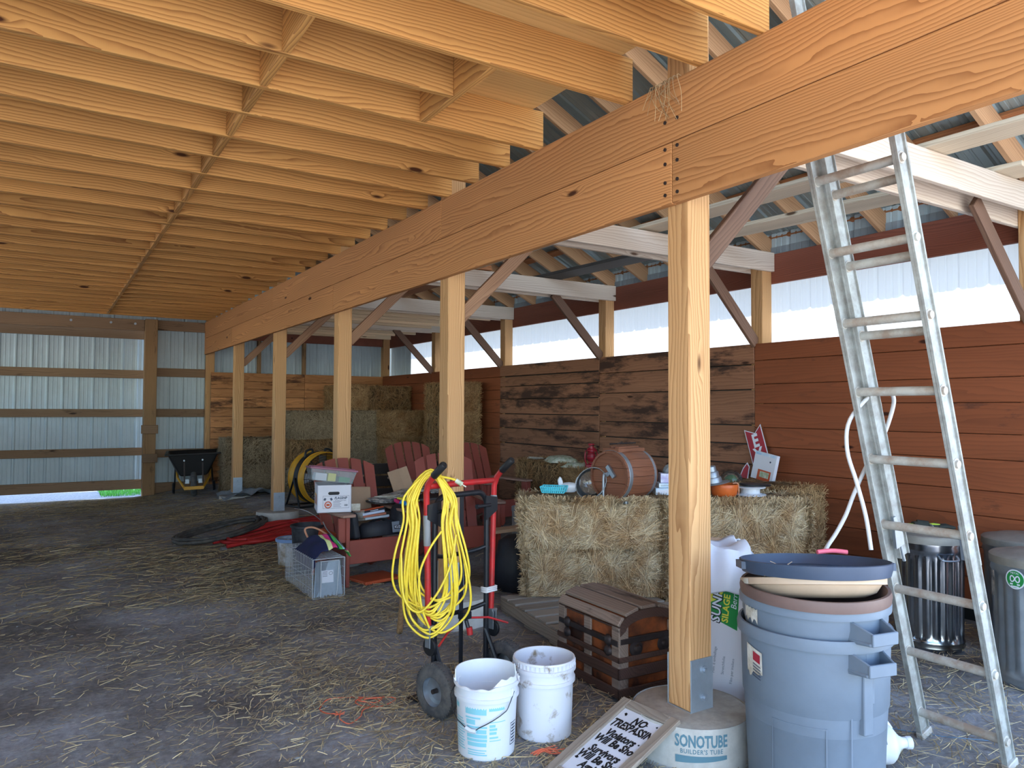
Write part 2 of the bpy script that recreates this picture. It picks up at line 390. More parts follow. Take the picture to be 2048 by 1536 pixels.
M['glass'] = glass_mat('clear_glass', lin(210, 216, 220), 0.05)
M['cage_wire'] = plain('cage_wire', lin(196, 202, 208), 0.45, 0.2)

def translucent_mat():
    m, nt, b = newmat('translucent_panel'); L = nt.links
    t = N(nt, 'ShaderNodeBsdfTranslucent'); t.inputs['Color'].default_value = (0.19, 0.208, 0.23, 1)
    d = N(nt, 'ShaderNodeBsdfDiffuse'); d.inputs['Color'].default_value = (0.70, 0.78, 0.86, 1)
    mx = N(nt, 'ShaderNodeMixShader'); mx.inputs[0].default_value = 0.35; L.new(t.outputs[0], mx.inputs[1]); L.new(d.outputs[0], mx.inputs[2])
    L.new(mx.outputs[0], nt.nodes['Material Output'].inputs['Surface'])
    return m
M['skylight'] = translucent_mat()

def dirt_mat():
    m, nt, b = newmat('packed_earth'); L = nt.links
    b.inputs['Roughness'].default_value = 0.95; b.inputs['Specular IOR Level'].default_value = 0.1
    tc = N(nt, 'ShaderNodeTexCoord')
    n1 = N(nt, 'ShaderNodeTexNoise'); n1.inputs['Scale'].default_value = 0.9; n1.inputs['Detail'].default_value = 8; n1.inputs['Roughness'].default_value = 0.62
    n2 = N(nt, 'ShaderNodeTexNoise'); n2.inputs['Scale'].default_value = 26; n2.inputs['Detail'].default_value = 8; n2.inputs['Roughness'].default_value = 0.75
    L.new(tc.outputs['Object'], n1.inputs['Vector']); L.new(tc.outputs['Object'], n2.inputs['Vector'])
    c1 = N(nt, 'ShaderNodeValToRGB'); e = c1.color_ramp.elements
    e[0].position = 0.36; e[0].color = lin(116, 112, 110); e[1].position = 0.66; e[1].color = lin(180, 184, 192)
    x = e.new(0.5); x.color = lin(148, 148, 150)
    L.new(n1.outputs['Fac'], c1.inputs['Fac'])
    mr = N(nt, 'ShaderNodeMapRange'); mr.inputs['From Min'].default_value = 0.3; mr.inputs['From Max'].default_value = 0.7
    mr.inputs['To Min'].default_value = 0.62; mr.inputs['To Max'].default_value = 1.3; L.new(n2.outputs['Fac'], mr.inputs['Value'])
    sc = N(nt, 'ShaderNodeVectorMath', operation='SCALE'); L.new(c1.outputs['Color'], sc.inputs[0]); L.new(mr.outputs[0], sc.inputs['Scale'])
    L.new(sc.outputs[0], b.inputs['Base Color'])
    bp = N(nt, 'ShaderNodeBump'); bp.inputs['Strength'].default_value = 0.7; bp.inputs['Distance'].default_value = 0.02
    L.new(n2.outputs['Fac'], bp.inputs['Height']); L.new(bp.outputs['Normal'], b.inputs['Normal'])
    return m
M['dirt'] = dirt_mat()
M['gravel_shade'] = plain('shaded_gravel', lin(112, 120, 132), 0.95, nscale=30, dirt=lin(80, 86, 94), bump=0.6)  # yard gravel darkened and cooled; the color stands in for shade
M['gravel'] = plain('pale_gravel', lin(186, 184, 178), 0.95, nscale=30, dirt=lin(140, 138, 134), bump=0.6)
# ================================================================== SETTING
XP, PW = 2.527, 0.142
YR = [2.489+2.44*i for i in range(6)]
ZG0, ZG1 = 2.553, 3.142
XW = 6.155

def roofz(x): return 3.14+0.5*(XW-x)
# ---- earth floor
def build_floor():
    xs = np.linspace(-3.6, 6.22, 84); ys = np.concatenate([np.linspace(-2.0, 6.0, 90), np.linspace(6.1, 15.05, 60)])
    vs = []; nr = random.Random(3)
    for y in ys:
        for x in xs:
            z = gz(x, y)+0.012*math.sin(x*2.3+1)*math.sin(y*1.7)+nr.uniform(-0.006, 0.006)-0.008
            if y > 14.8: z -= 0.03
            vs.append((float(x), float(y), z))
    nx = len(xs); fs = [(j*nx+i, j*nx+i+1, (j+1)*nx+i+1, (j+1)*nx+i) for j in range(len(ys)-1) for i in range(nx-1)]
    b = MB(); b.add(vs, fs)
    return tag(b.build('floor', M['dirt'], smooth=60), 'packed gray earth floor of the barn', 'floor', kind='structure')
build_floor()
b = MB(); b.box(-60, 60, -60, 60, -0.4, -0.05)
tag(b.build('ground_outside', M['gravel']), 'pale gravel yard outside the barn', 'ground', kind='structure')

b = MB(); b.box(-8, 10, 15.05, 24, -0.2, -0.042)  # added strip of gravel, colored darker so the door gap looks shaded
tag(b.build('ground_behind', M['gravel_shade']), 'gray gravel behind the sliding door with shade put into its color', 'ground', kind='structure')
# ---- ribbed steel sheets
def ribbed(b, length, h0, h1, put, pitch=0.2286, rib=0.02, m=0):
    """vertical ribs along a wall; put(s, t, z) places distance s along, depth t and height z"""
    prof = [(0, 0), (0.018, 1), (0.036, 1), (0.054, 0), (0.095, 0), (0.1, .28), (0.112, .28), (0.117, 0), (0.16, 0), (0.165, .28), (0.177, .28), (0.182, 0)]
    pts = []
    k = 0
    while k*pitch < length:
        for s, t in prof:
            if k*pitch+s <= length: pts.append((k*pitch+s, t*rib))
        k += 1
    pts.append((length, 0))
    vs = []; fs = []
    for s, t in pts:
        vs.append(put(s, t, h0)); vs.append(put(s, t, h1))
    for i in range(len(pts)-1):
        fs.append((2*i, 2*i+2, 2*i+3, 2*i+1))
    b.add(vs, fs, m)

b = MB(); ribbed(b, 4.45, -0.05, 3.2, lambda s, t, z: (1.66+s*1.0, 14.86-t, z))
wb = tag(b.build('wall_back', M['sheet']), 'white ribbed steel back wall beside the sliding door', 'wall', kind='structure')
def wpart(name, mat, x0, x1, y0, y1, z0, z1, parent, bev=0.004):
    c = ((x0+x1)/2, (y0+y1)/2, (z0+z1)/2)
    b = MB(); b.box(x0-c[0], x1-c[0], y0-c[1], y1-c[1], z0-c[2], z1-c[2])
    return b.build(name, mat, parent, c, bevel=bev)
for z0, z1 in ((2.13, 2.285), (1.40, 1.546), (0.672, 0.817), (-0.02, 0.218)):
    wpart('girt', M['girt'], 1.69, 2.52, 14.79, 14.835, z0, z1, wb)
wpart('top_plate', M['girt'], 1.69, 2.52, 14.70, 14.74, 2.96, 3.14, wb)
wpart('header', M['header'], 2.68, 6.0, 14.70, 14.74, 2.86, 3.12, wb)
for x in (3.49, 4.36): wpart('stud', M['girt_z'], x-0.03, x+0.03, 14.72, 14.83, 2.2, 2.88, wb)
b = MB(); zz = [2.229, 2.064, 1.924, 1.765, 1.57, 1.411, 1.203, 0.988, 0.80, 0.6, 0.4, 0.2, 0.0]; pr = random.Random(5)
for i in range(len(zz)-1):
    j = pr.uniform(0, 0.012)
    for x0, x1 in ((2.60, 4.33), (4.335, 5.97)):
        b.box(x0, x1, 14.61-j, 14.65, zz[i+1]+0.006, zz[i], 0)
b.box(2.60, 5.97, 14.655, 14.665, 0, 2.2, 1)  # black sheet put behind the lining to darken its plank gaps like shade
b.build('plank_lining', [M['back_board'], M['black_pl']], wb, bevel=0.004)

b = MB(); ribbed(b, 4.8, 0.11, 3.06, lambda s, t, z: (-3.2+s, 15.02-t, z))
d1 = tag(b.build('door_1', M['sheet']), 'big white ribbed steel sliding door at the back', 'door', kind='structure')
for z0, z1 in ((2.80, 3.0), (2.093, 2.24), (1.401, 1.539), (0.711, 0.849), (0.11, 0.28)):
    wpart('door_rail', M['girt'], -3.2, 1.56, 14.94, 14.98, z0, z1, d1)
b = MB(); ribbed(b, 9.9, 3.0, 6.6, lambda s, t, z: (-3.6+s, 14.90-t, min(z, roofz(max(-0.3, -3.6+s))+0.24) if z > 4 else z)); b.build('gable_sheet', M['sheet'], wb)
t1 = tag(wpart('trim_1', M['girt'], -3.2, 1.48, 14.68, 14.73, 2.93, 3.13, None), 'old brown plank over the sliding door', 'trim', kind='structure')
for x in (0.35, 0.95, 1.33):
    b = MB(); b.tube([(0, 0, 0), (0, -0.025, 0)], 0.02, 10); b.build('bolt', M['plate'], t1, (x+0.86, -0.025, 0.02))
t2 = thing('trim_2', 'square brown post at the edge of the sliding door', 'trim', (1.587, 14.70, 0)); t2['kind'] = 'structure'
wpart('jamb_post', M['girt_z'], -0.1, 0.1, -0.1, 0.1, -0.03, 3.14, t2, 0.006)
wpart('block', M['girt'], -0.14, 0.13, -0.15, -0.1, 1.11, 1.26, t2)
wpart('block', M['girt'], -0.12, 0.13, -0.15, -0.1, 0.60, 0.75, t2)

b = MB(); ribbed(b, 15.3, -0.05, 1.8, lambda s, t, z: (-3.26+t, -0.4+s, z)); ribbed(b, 6.0, 1.8, 3.14, lambda s, t, z: (-3.26+t, -0.4+s, z))  # added wall out of view, its upper gap left open to light the back
wl = tag(b.build('wall_left_added', M['sheet']), 'unseen white ribbed steel wall added at left, half open to light the back', 'wall', kind='structure')
wpart('top_plate', M['girt'], -3.24, -3.16, -0.4, 14.8, 2.9, 3.142, wl)
# ---- right wall: planks, siding behind them, translucent strip above
def wall_right():
    b = MB(); pr = random.Random(11)
    bays = [(0.4, 2.56, [.235]*10, 0), (2.56, 5.0, [.17, .235, .19, .235, .19, .235, .19, .235, .235, .235], 0),
            (5.0, 7.44, [.21, .25, .355, .19, .2, .3, .3, .3, .3], 1), (7.44, 9.88, [.175, .15, .19, .225, .21, .23, .3, .25, .3, .3], 1),
            (9.88, 12.32, [.17, .2, .15, .2, .25, .25, .3, .3, .3, .3], 0), (12.32, 14.66, [.19, .19, .19, .235, .19, .235, .19, .235, .235, .235, .2], 0)]
    for y0, y1, hs, mi in bays:
        z = 2.236
        for h in hs:
            z2 = max(-0.02, z-h)
            if z <= 0: break
            g = 0.012 if mi else 0.004
            j = pr.uniform(0, 0.012 if mi else 0.003); sag = pr.uniform(-0.006, 0.006) if mi else 0
            vs = [(5.975-j, y0+.003, z2+g), (6.013, y0+.003, z2+g), (6.013, y1-.003, z2+g+sag), (5.975-j, y1-.003, z2+g+sag),
                  (5.975-j, y0+.003, z), (6.013, y0+.003, z), (6.013, y1-.003, z), (5.975-j, y1-.003, z)]
            b.add(vs, [(0,3,2,1),(4,5,6,7),(0,1,5,4),(1,2,6,5),(2,3,7,6),(3,0,4,7)], mi)
            z = z2
    b.box(6.02, 6.03, 0.4, 14.8, -0.02, 2.22, 2)  # black backing sheet added so the gaps between planks look shaded
    o = b.build('wall_right', [M['red_board'], M['stain_board'], M['black_pl']], bevel=0.004)
    return tag(o, 'red brown and dark stained plank wall along the side aisle', 'wall', kind='structure')
wr = wall_right()
b = MB(); ribbed(b, 14.5, -0.05, 2.18, lambda s, t, z: (6.19+t, 0.4+s, z)); ribbed(b, 1.18, 2.16, 3.2, lambda s, t, z: (6.205+t, 13.72+s, z))
ribbed(b, 14.5, 3.10, 3.36, lambda s, t, z: (6.215+t, 0.4+s, z))
b.build('outer_siding', M['sheet'], wr)
b = MB(); ribbed(b, 13.32, 2.16, 3.22, lambda s, t, z: (6.205+t*0.5, 0.4+s, z))
tag(b.build('window_1', M['skylight']), 'long strip of translucent white ribbed panels above the plank wall', 'window', kind='structure')
hd = thing('trim_3', 'dark red header board above the translucent panels', 'trim', (6.175, 0, 3.0)); hd['kind'] = 'structure'
for y0, y1 in ((0.4, 4.99), (5.0, 9.87), (9.88, 14.75)):
    wpart('board', M['header'], -0.02, 0.02, y0, y1, -0.156, 0.139, hd)

# ---- roof and loft deck
b = MB()
for sgn in (1,):
    prof = [(0, 0), (0.018, 1), (0.036, 1), (0.054, 0), (0.115, 0), (0.12, .2), (0.135, .2), (0.14, 0), (0.175, 0), (0.18, .2), (0.195, .2), (0.2, 0)]
    pts = []; k = 0
    while k*0.2286 < 15.6:
        pts += [(-0.45+k*0.2286+s, t*0.014) for s, t in prof]; k += 1
    for xa, xb in ((6.74, -0.35), (-0.35, -7.2)):
        vs = []; fs = []
        for y, t in pts:
            for x in (xa, xb):
                zz_ = (roofz(x) if xb > -1 or x == xa else roofz(-0.35)-0.5*(-0.35-x))+0.25+t
                vs.append((x, y, zz_))
        for i in range(len(pts)-1): fs.append((2*i, 2*i+1, 2*i+3, 2*i+2))
        b.add(vs, fs)
tag(b.build('roof', M['roof_sheet']), 'bare ribbed steel roof over the barn', 'roof', kind='structure')
b = MB()
ys = np.arange(-0.45, 15.0, 1.22)
for i in range(len(ys)):
    for j, (xa, xb) in enumerate(((-3.3, -0.9), (-0.89, 1.2), (1.21, 2.45))):
        b.box(xa, xb-0.003, float(ys[i]), float(min(ys[i]+1.217, 15.0)), 3.378, 3.396)
tag(b.build('ceiling', M['deck'], bevel=0), 'plywood loft deck over the joists', 'ceiling', kind='structure')

# ================================================================== TIMBER FRAME
def board(name, mat, x0, x1, y0, y1, z0, z1, label, cat, group=None, bev=0.004, parent=None):
    c = ((x0+x1)/2, (y0+y1)/2, (z0+z1)/2)
    b = MB(); b.box(x0-c[0], x1-c[0], y0-c[1], y1-c[1], z0-c[2], z1-c[2])
    o = b.build(name, mat, parent, c, bevel=bev)
    return tag(o, label, cat, group)

g = thing('girder', 'long built-up pine girder of two stacked planks carrying the loft joists', 'beam', (2.507, 0, 2.84))
zs = (ZG0+ZG1)/2-2.84
for y0, y1 in ((0.2, 2.555), (2.56, 7.44), (7.445, 12.32), (12.325, 14.69)): wpart('lower_plank', M['girder'], -0.02, 0.02, y0, y1, ZG0-2.84, zs-0.002, g, 0.003)
for y0, y1 in ((0.2, 4.98), (4.985, 9.87), (9.875, 14.69)): wpart('upper_plank', M['girder'], -0.02, 0.02, y0, y1, zs+0.002, ZG1-2.84, g, 0.003)
for yy in (2.52, 2.60):
    for zz_ in (2.60, 2.66, 2.75, 2.82, 2.95):
        b = MB(); b.tube([(0, 0, 0), (-0.006, 0, 0)], 0.009, 8); b.build('nail_head', M['trunk_iron'], g, (-0.019, yy, zz_-2.84))

PLAB = ['squared pine post standing on the printed round pier beside the gray bins',
        'squared pine post behind the red hand truck and yellow cord',
        'squared pine post behind the red brown chair that holds the white carton',
        'squared pine post on a round concrete pier behind the red hose',
        'squared pine post near the back wall beside the wheelbarrow',
        'short stretch of pine post against the back wall under the girder end']
piertop = [0.198, 0.205, 0.22, 0.248, 0.245, 0.1]
def bracket(root, z0):
    b = MB(); h = 0.235
    b.box(-0.071, 0.071, -0.0765, -0.0712, z0, z0+h); b.box(-0.071, 0.071, 0.0712, 0.0765, z0, z0+h); b.box(-0.074, 0.074, -0.0765, 0.0765, z0-0.004, z0+0.001)
    pl = b.build('post_base', M['plate'], root, bevel=0.001)
    for zz_ in (0.055, 0.18):
        c = MB(); c.tube([(0.01, -0.0765, z0+zz_), (0.01, -0.082, z0+zz_)], 0.02, 12); c.tube([(0.01, -0.08, z0+zz_), (0.01, -0.094, z0+zz_)], 0.012, 6)
        c.build('bolt', M['plate'], pl)
for i, y in enumerate(YR):
    r = thing('post', PLAB[i], 'post', (XP+PW/2, y+PW/2, 0), 0, 'posts under the girder')
    b = MB(); b.box(-PW/2, PW/2, -PW/2, PW/2, piertop[i] if i < 5 else 0.0, 3.75)
    b.build('timber', M['post'], r, bevel=0.006)
    if i < 5: bracket(r, piertop[i])
# round piers
def pier(x, y, z0, z1, rad, label):
    r = thing('round_pier', label, 'concrete pier', (x, y, z0-0.03), 0, 'round piers under the posts')
    b = MB(); b.lathe([(rad*1.0, 0), (rad, z1-z0+0.03-0.004)], 40); b.build('tube_form', M['sono'], r, smooth=40)
    b = MB(); b.lathe([(rad-0.006, z1-z0-0.01), (rad-0.006, z1-z0+0.022), (rad-0.014, z1-z0+0.028), (0.001, z1-z0+0.03)], 40); b.build('concrete_top', M['concrete'], r, smooth=40)
    return r
pr1 = pier(2.60, 2.56, 0.0, 0.197, 0.268, 'round pier with blue printing under the post beside the gray bins')
pier(2.62, 4.98, 0.0, 0.205, 0.27, 'round concrete pier behind the red hand truck')
pier(2.60, 9.88, gz(2.6, 9.88)-0.02, 0.247, 0.268, 'round concrete pier behind the red hose')
pier(2.60, 12.32, 0.12, 0.2, 0.26, 'low round pier by the plastic film near the back wall')
pier(2.60, 7.44, 0.02, 0.219, 0.26, 'round pier behind the chair that holds the white carton')
# print on the near pier, wrapped round its face
def wrap(vs, rad, a_mid, z_mid, flip=1):
    return [(rad*math.cos(a_mid+x/rad), rad*math.sin(a_mid+x/rad), z_mid+y) for x, y, z in vs]
aw = -2.18
b = MB(); v, f = text_geo('SONOTUBE', 0.072, bold=0.0022); b.add(wrap([(x*0.62, y, z) for x, y, z in v], 0.2695, aw, 0.168), f)
v, f = text_geo("BUILDER'S TUBE", 0.027, bold=0.0004, space=1.15); b.add(wrap([(x*0.86, y, z) for x, y, z in v], 0.2695, aw, 0.126), f)
seg = [(-0.115+0.23*i/16) for i in range(17)]
vs = [(s, 0.108, 0) for s in seg]+[(s, 0.076+0.014*(i/16.0), 0) for i, s in enumerate(seg)]
b.add(wrap([(x, y-0.0, 0) for x, y, z in vs], 0.2695, aw, 0.0), [(17+i, 18+i, i+1, i) for i in range(16)])
b.build('printing', M['sono_blue'], pr1)

# knee braces
def knee(x0, z0, x1, z1, y, mat, label, w=0.10, th=0.04):
    L = math.hypot(x1-x0, z1-z0); a = math.atan2(z1-z0, x1-x0)
    b = MB(); b.box(-L/2, L/2, -th/2, th/2, -w/2, w/2)
    o = b.build('knee_brace', mat, None, ((x0+x1)/2, y, (z0+z1)/2), (0, -a, 0), bevel=0.004)
    return tag(o, label, 'brace', 'diagonal knee braces')
M['brace_dark'] = wood('dark_old_brace', lin(122, 94, 78), lin(80, 56, 48), 'X', 20, 0.6)
PN = ['beside the gray bins', 'behind the yellow cord', 'behind the white carton', 'on the pier behind the red hose', 'by the wheelbarrow']
for i in range(5):
    y = YR[i]+0.071
    knee(2.66, 2.27, 3.38, 2.99, y, M['brace_dark'] if i == 0 else M['brace'], 'diagonal brace from the post '+PN[i]+' up to its tie')
WN = ['over the aluminium ladder side of the aisle', 'at the seam of smooth red and dark stained planks', 'above the red lantern', 'at the far end of the dark stained planks', 'nearest the back corner']
for i in range(5):
    y = YR[i]+0.071
    knee(6.0, 2.24, 5.25, 2.99, y, M['brace_dark'], 'diagonal brace on the wall post '+WN[i], 0.11)
for i in range(6):
    lab = 'pine wall post between translucent panels '+(WN[i] if i < 5 else 'in the back corner')
    board('wall_post', M['post'], 6.013, XW, YR[i], YR[i]+PW, 0.0, 3.14, lab, 'post', 'posts along the plank wall', 0.005)
# paired ties
for i in range(5):
    for k, yy in enumerate((YR[i]-0.042, YR[i]+PW+0.002)):
        z0 = 2.96 if i else (2.975 if k == 0 else 2.935)
        board('tie_beam', M['tie'], 2.53, 6.15, yy, yy+0.04, z0, z0+0.19,
              'weathered pale tie beam, '+('near' if k == 0 else 'far')+' board of the '+ORD[i]+' pair crossing the side aisle', 'tie beam', 'paired ties across the side aisle')
M['pale_joist'] = wood('pale_joist', lin(232, 206, 172), lin(186, 148, 112), 'X', 20, 0.6)
# low loft joists over the last bays
k = 0; y = 10.15
while y < 14.55:
    if abs(y-(YR[4]+0.07)) > 0.17:
        board('loft_joist', M['pale_joist'], 2.69, 5.95-0.5*((k*7) % 3)/2, y, y+0.04, 2.97, 3.085, 'pale joist over the hay stack, '+ORD[k]+' from the open side toward the back wall', 'joist', 'pale joists over the hay', 0.003)
        k += 1
    y += 0.40
# loft joists of the main aisle
JY = [2.02, 2.36, 2.87, 3.275, 3.68]+[4.06+0.407*i for i in range(26)]
for i, y in enumerate(JY):
    x1 = 2.522 if i != 3 else 1.70
    lab = 'yellow pine loft joist on the girder, '+ORD[i]+' back from the viewer'
    if i == 3: lab = 'short loft joist that stops at the header piece, fourth back from the viewer'
    board('loft_joist', M['joist'], -3.2, x1, y, y+0.039, ZG1+0.0005, ZG1+0.236, lab, 'joist', 'loft joists over the main aisle', 0.003)
n = 0
for i in range(2, len(JY)-1):
    if JY[i+1]-JY[i] > 0.3:
        board('blocking', M['block'], 0.85, 0.889, JY[i]+0.04, JY[i+1]-0.001, ZG1+0.003, ZG1+0.235, 'pine blocking between loft joists, '+ORD[n]+' of the row back from the viewer', 'blocking', 'blocking row under the loft', 0.003); n += 1
board('joist_header', M['block'], 1.701, 1.74, 2.91, 3.679, ZG1+0.003, ZG1+0.235, 'pine header piece crossing the end of the short loft joist', 'header', None, 0.003)
# rafters and purlins over the side aisle
RL = 7.2
ca = math.cos(math.atan(0.5))
k = 0; y = 1.34
while y < 14.7:
    Lr = 6.45/ca; b = MB(); b.box(0, Lr, -0.02, 0.02, 0.0, 0.18)
    o = b.build('rafter', M['rafter'], None, (XW+0.38, y, 3.14-0.19), (0, math.atan(0.5)+PI, 0), bevel=0.003)
    o.rotation_euler = Euler((0, 0, 0)); 
    o.matrix_world = Matrix.Translation((XW+0.38, y, 3.14-0.19)) @ Matrix.Rotation(PI, 4, 'Z') @ Matrix.Rotation(-math.atan(0.5), 4, 'Y')
    tag(o, 'sloping roof rafter over the side aisle, '+ORD[k]+' back from the open end', 'rafter', 'roof rafters'); k += 1
    y += 0.61
for k in range(9):
    x = 6.25-0.62*k
    z = roofz(x)+0.205
    b = MB(); b.box(-0.045, 0.045, -7.3, 7.5, -0.002, 0.036)
    o = b.build('purlin', M['purlin'], None, (x, 7.0, z), (0, math.atan(0.5), 0), bevel=0.003)
    tag(o, 'flat purlin under the roof steel, '+ORD[k]+' up from the eave', 'purlin', 'roof purlins')
# loose planks lying on the ties
def loose(x, y0, y1, w, z, label, mat='tie_y', th=0.035, rz=0.0):
    L = y1-y0; b = MB(); b.box(-w/2, w/2, -L/2, L/2, 0, th)
    tag(b.build('loose_plank', M[mat], None, (x, (y0+y1)/2, z), (0, 0, rz), bevel=0.003), label, 'plank', 'loose planks on the ties')
loose(5.32, 2.3, 5.15, 0.30, 3.167, 'wide pale plank lying on the ties behind the ladder', rz=0.10)
loose(4.56, 1.85, 5.1, 0.24, 3.167, 'pale plank on the ties whose near end shows under the roof', rz=0.03)
loose(3.96, 2.40, 5.1, 0.26, 3.167, 'pale wide plank on the ties beside the near girder post')
loose(3.66, 2.42, 5.15, 0.24, 3.167, 'second pale wide plank on the ties, nearer the girder')
loose(3.36, 2.42, 5.1, 0.24, 3.167, 'third pale plank on the ties, close to the girder')
loose(5.22, 4.95, 7.65, 0.30, 3.155, 'dark edged plank lying across the second and third ties', 'dark_plank', rz=0.06)
loose(4.2, 7.3, 10.0, 0.2, 3.155, 'orange brown plank on the ties behind the cord post', 'purlin')
loose(4.15, 7.3, 9.95, 0.2, 3.192, 'orange brown plank lying on top of another over the ties', 'purlin', rz=0.03)
loose(3.2, 7.3, 10.0, 0.24, 3.155, 'pale plank on the ties near the third girder post')
loose(3.6, 4.95, 7.6, 0.24, 3.155, 'pale plank on the ties between the cord post and carton post')
loose(4.0, 4.95, 7.6, 0.24, 3.155, 'pale plank on the ties over the wooden churn')
# ================================================================== LADDER
lad = thing('extension_ladder', 'tall worn aluminium extension ladder leaning on the loft girder', 'ladder', (3.655, 1.86, 0.0), rot=(0, -0.2974, 0.0))
def rail(y, x0, s0, s1, side):
    b = MB(); t = 0.004
    b.box(x0-t/2-0.02*side*0, x0+0.07, y-t/2, y+t/2, s0, s1)              # web
    b.box(x0-0.002, x0+0.003, y-0.012, y+0.014, s0, s1)
    b.box(x0+0.067, x0+0.072, y-0.012, y+0.014, s0, s1)
    return b
for y in (-0.19, 0.19): 
    r_ = rail(y, -0.03, -0.02 if y > 0 else 0.0, 3.05, 1).build('base_rail', M['alu'], lad, bevel=0.001)
    c = MB(); c.box(-0.035, 0.05, y-0.018, y+0.018, -0.0, 0.035); c.build('foot', M['alu_dirty'], r_, bevel=0.004)
for y in (-0.16, 0.16): rail(y, 0.03, 0.92, 3.78, 1).build('fly_rail', M['alu'], lad, bevel=0.001)
def rung(x, s, w):
    b = MB(); pts = []
    prof = [(0.021*math.cos(a), 0.020*math.sin(a)) for a in np.linspace(0.25*PI, 2.75*PI-0.5*PI, 12)]
    n = len(prof); vs = []
    for yy in (-w, w):
        for (p, q) in prof: vs.append((x+p, yy, s+q))
    fs = [(i, (i+1) % n, n+(i+1) % n, n+i) for i in range(n)]+[tuple(range(n-1, -1, -1)), tuple(range(n, 2*n))]
    b.add(vs, fs)
    for yy in (-w, w): b.tube([(x, yy-0.004, s), (x, yy+0.004, s)], 0.026, 12); b.tube([(x, yy, s), (x, yy+math.copysign(0.014, yy), s)], 0.017, 12)
    return b
for k in range(10): rung(0.005, 0.13+0.322*k, 0.19).build('base_rung', M['alu_dirty'], lad, smooth=40)
for k in range(3, 9): rung(0.065, 1.02+0.322*k, 0.16).build('fly_rung', M['alu_dirty'], lad, smooth=40)
for y in (-0.15, 0.15):
    b = MB(); b.prism([(-0.02, 0), (0.045, 0.0), (0.05, 0.05), (0.02, 0.15), (0.0, 0.15)], -0.008, 0.008, 0, Matrix.Translation((0.02, y, 0.98)) @ Matrix.Rotation(PI/2, 4, 'X'))
    b.tube([(0.04, y, 1.0), (0.05, y+0.0, 0.9)], 0.008, 8)
    b.build('rung_lock', M['galv'], lad, bevel=0.002)
b = MB(); b.tube([(0.02, 0.174, 3.6), (0.035, 0.174, 3.75), (0.05, 0.174, 3.78)], 0.02, 8); b.build('end_cap', M['red_paint'], lad, smooth=40)

# white cable looped over a rung
P = [(3.19,1.98,1.10-0.06),(3.165,2.07,1.25),(3.14,2.10,1.40),(3.15,2.09,1.54),(3.20,2.0,1.665),(3.235,1.965,1.672),(3.29,1.97,1.655),(3.345,2.0,1.60),(3.345,2.05,1.46),(3.29,2.10,1.32),(3.235,2.13,1.19),(3.20,2.15,1.09),(3.14,2.16,1.01),(3.05,2.14,0.965),(2.97,2.1,0.95)]
def smooth_path(P, k=5, closed=False):
    P = [Vector(p) for p in P]; n = len(P); out = []
    rng = range(n if closed else n-1)
    for i in rng:
        p0 = P[i-1] if (closed or i > 0) else P[0]; p1 = P[i % n]; p2 = P[(i+1) % n]; p3 = P[(i+2) % n] if (closed or i+2 < n) else P[-1]
        for j in range(k):
            t = j/k
            out.append(0.5*((2*p1)+(-p0+p2)*t+(2*p0-5*p1+4*p2-p3)*t*t+(-p0+3*p1-3*p2+p3)*t*t*t))
    if not closed: out.append(P[-1])
    return out
P[0] = (3.16, 2.0, 0.955); P.insert(1, (3.17, 2.03, 1.10))
b = MB(); b.tube(smooth_path(P), 0.0095, 8)
tag(b.build('cable', M['cable'], smooth=60), 'white cable looped over a ladder rung and hanging to the blue lid', 'cable')

# ================================================================== GRAY BINS NEXT TO THE POST
CX, CY = 2.76, 2.01
can = thing('trash_bin', 'large gray blue plastic bin with side handles and a torn label', 'trash bin', (CX, CY, 0), R(-42), 'nested bins')
def bin_body(r0, r1, h, lip, th=0.006):
    return [(0.001, 0.02), (r0-0.03, 0.0), (r0, 0.012), (r0+(r1-r0)*0.55, h*0.56), (r0+(r1-r0)*0.58+0.006, h*0.575), (r1, h-0.05), (r1, h-0.048), (lip, h-0.046), (lip+0.002, h-0.02), (lip-0.004, h), (lip-0.014, h), (r1-th, h-0.02), (r1-th-0.004, h*0.6), (r0-th, 0.03), (0.001, 0.03)]
b = MB(); b.lathe(bin_body(0.262, 0.292, 0.70, 0.306), 56)
# raised vertical panels on the body
for a in (-1.55, -0.5): pass
cbody = b.build('body', M['bin_gray'], can, smooth=35)
def handle(z, rad, ang):
    b = MB(); Mx = Matrix.Rotation(ang, 4, 'Z')
    b.prism([(rad-0.03, -0.085), (rad+0.075, -0.07), (rad+0.085, -0.055), (rad+0.085, 0.055), (rad+0.075, 0.07), (rad-0.03, 0.085)], z-0.075, z-0.062, 0, Mx)
    b.box(rad+0.073, rad+0.086, -0.065, 0.065, z-0.075, z-0.028, 0, Mx)
    for s in (-1, 1):
        vs = [(rad-0.03, s*0.085, z-0.085), (rad+0.082, s*0.062, z-0.075), (rad+0.082, s*0.062, z-0.028), (rad-0.03, s*0.085, z+0.01),
              (rad-0.03, s*0.075, z-0.085), (rad+0.08, s*0.053, z-0.075), (rad+0.08, s*0.053, z-0.028), (rad-0.03, s*0.075, z+0.01)]
        b.add(vs, [(0,1,2,3),(7,6,5,4),(0,4,5,1),(1,5,6,2),(2,6,7,3),(3,7,4,0)], 0, Mx)
    b.prism([(rad-0.02, -0.03), (rad+0.012, -0.022), (rad+0.012, 0.022), (rad-0.02, 0.03)], z-0.32, z-0.07, 0, Mx)
    return b
handle(0.66, 0.285, R(-61)).build('handle', M['bin_gray'], can, bevel=0.003)
handle(0.66, 0.285, R(119)).build('handle', M['bin_gray'], can, bevel=0.003)
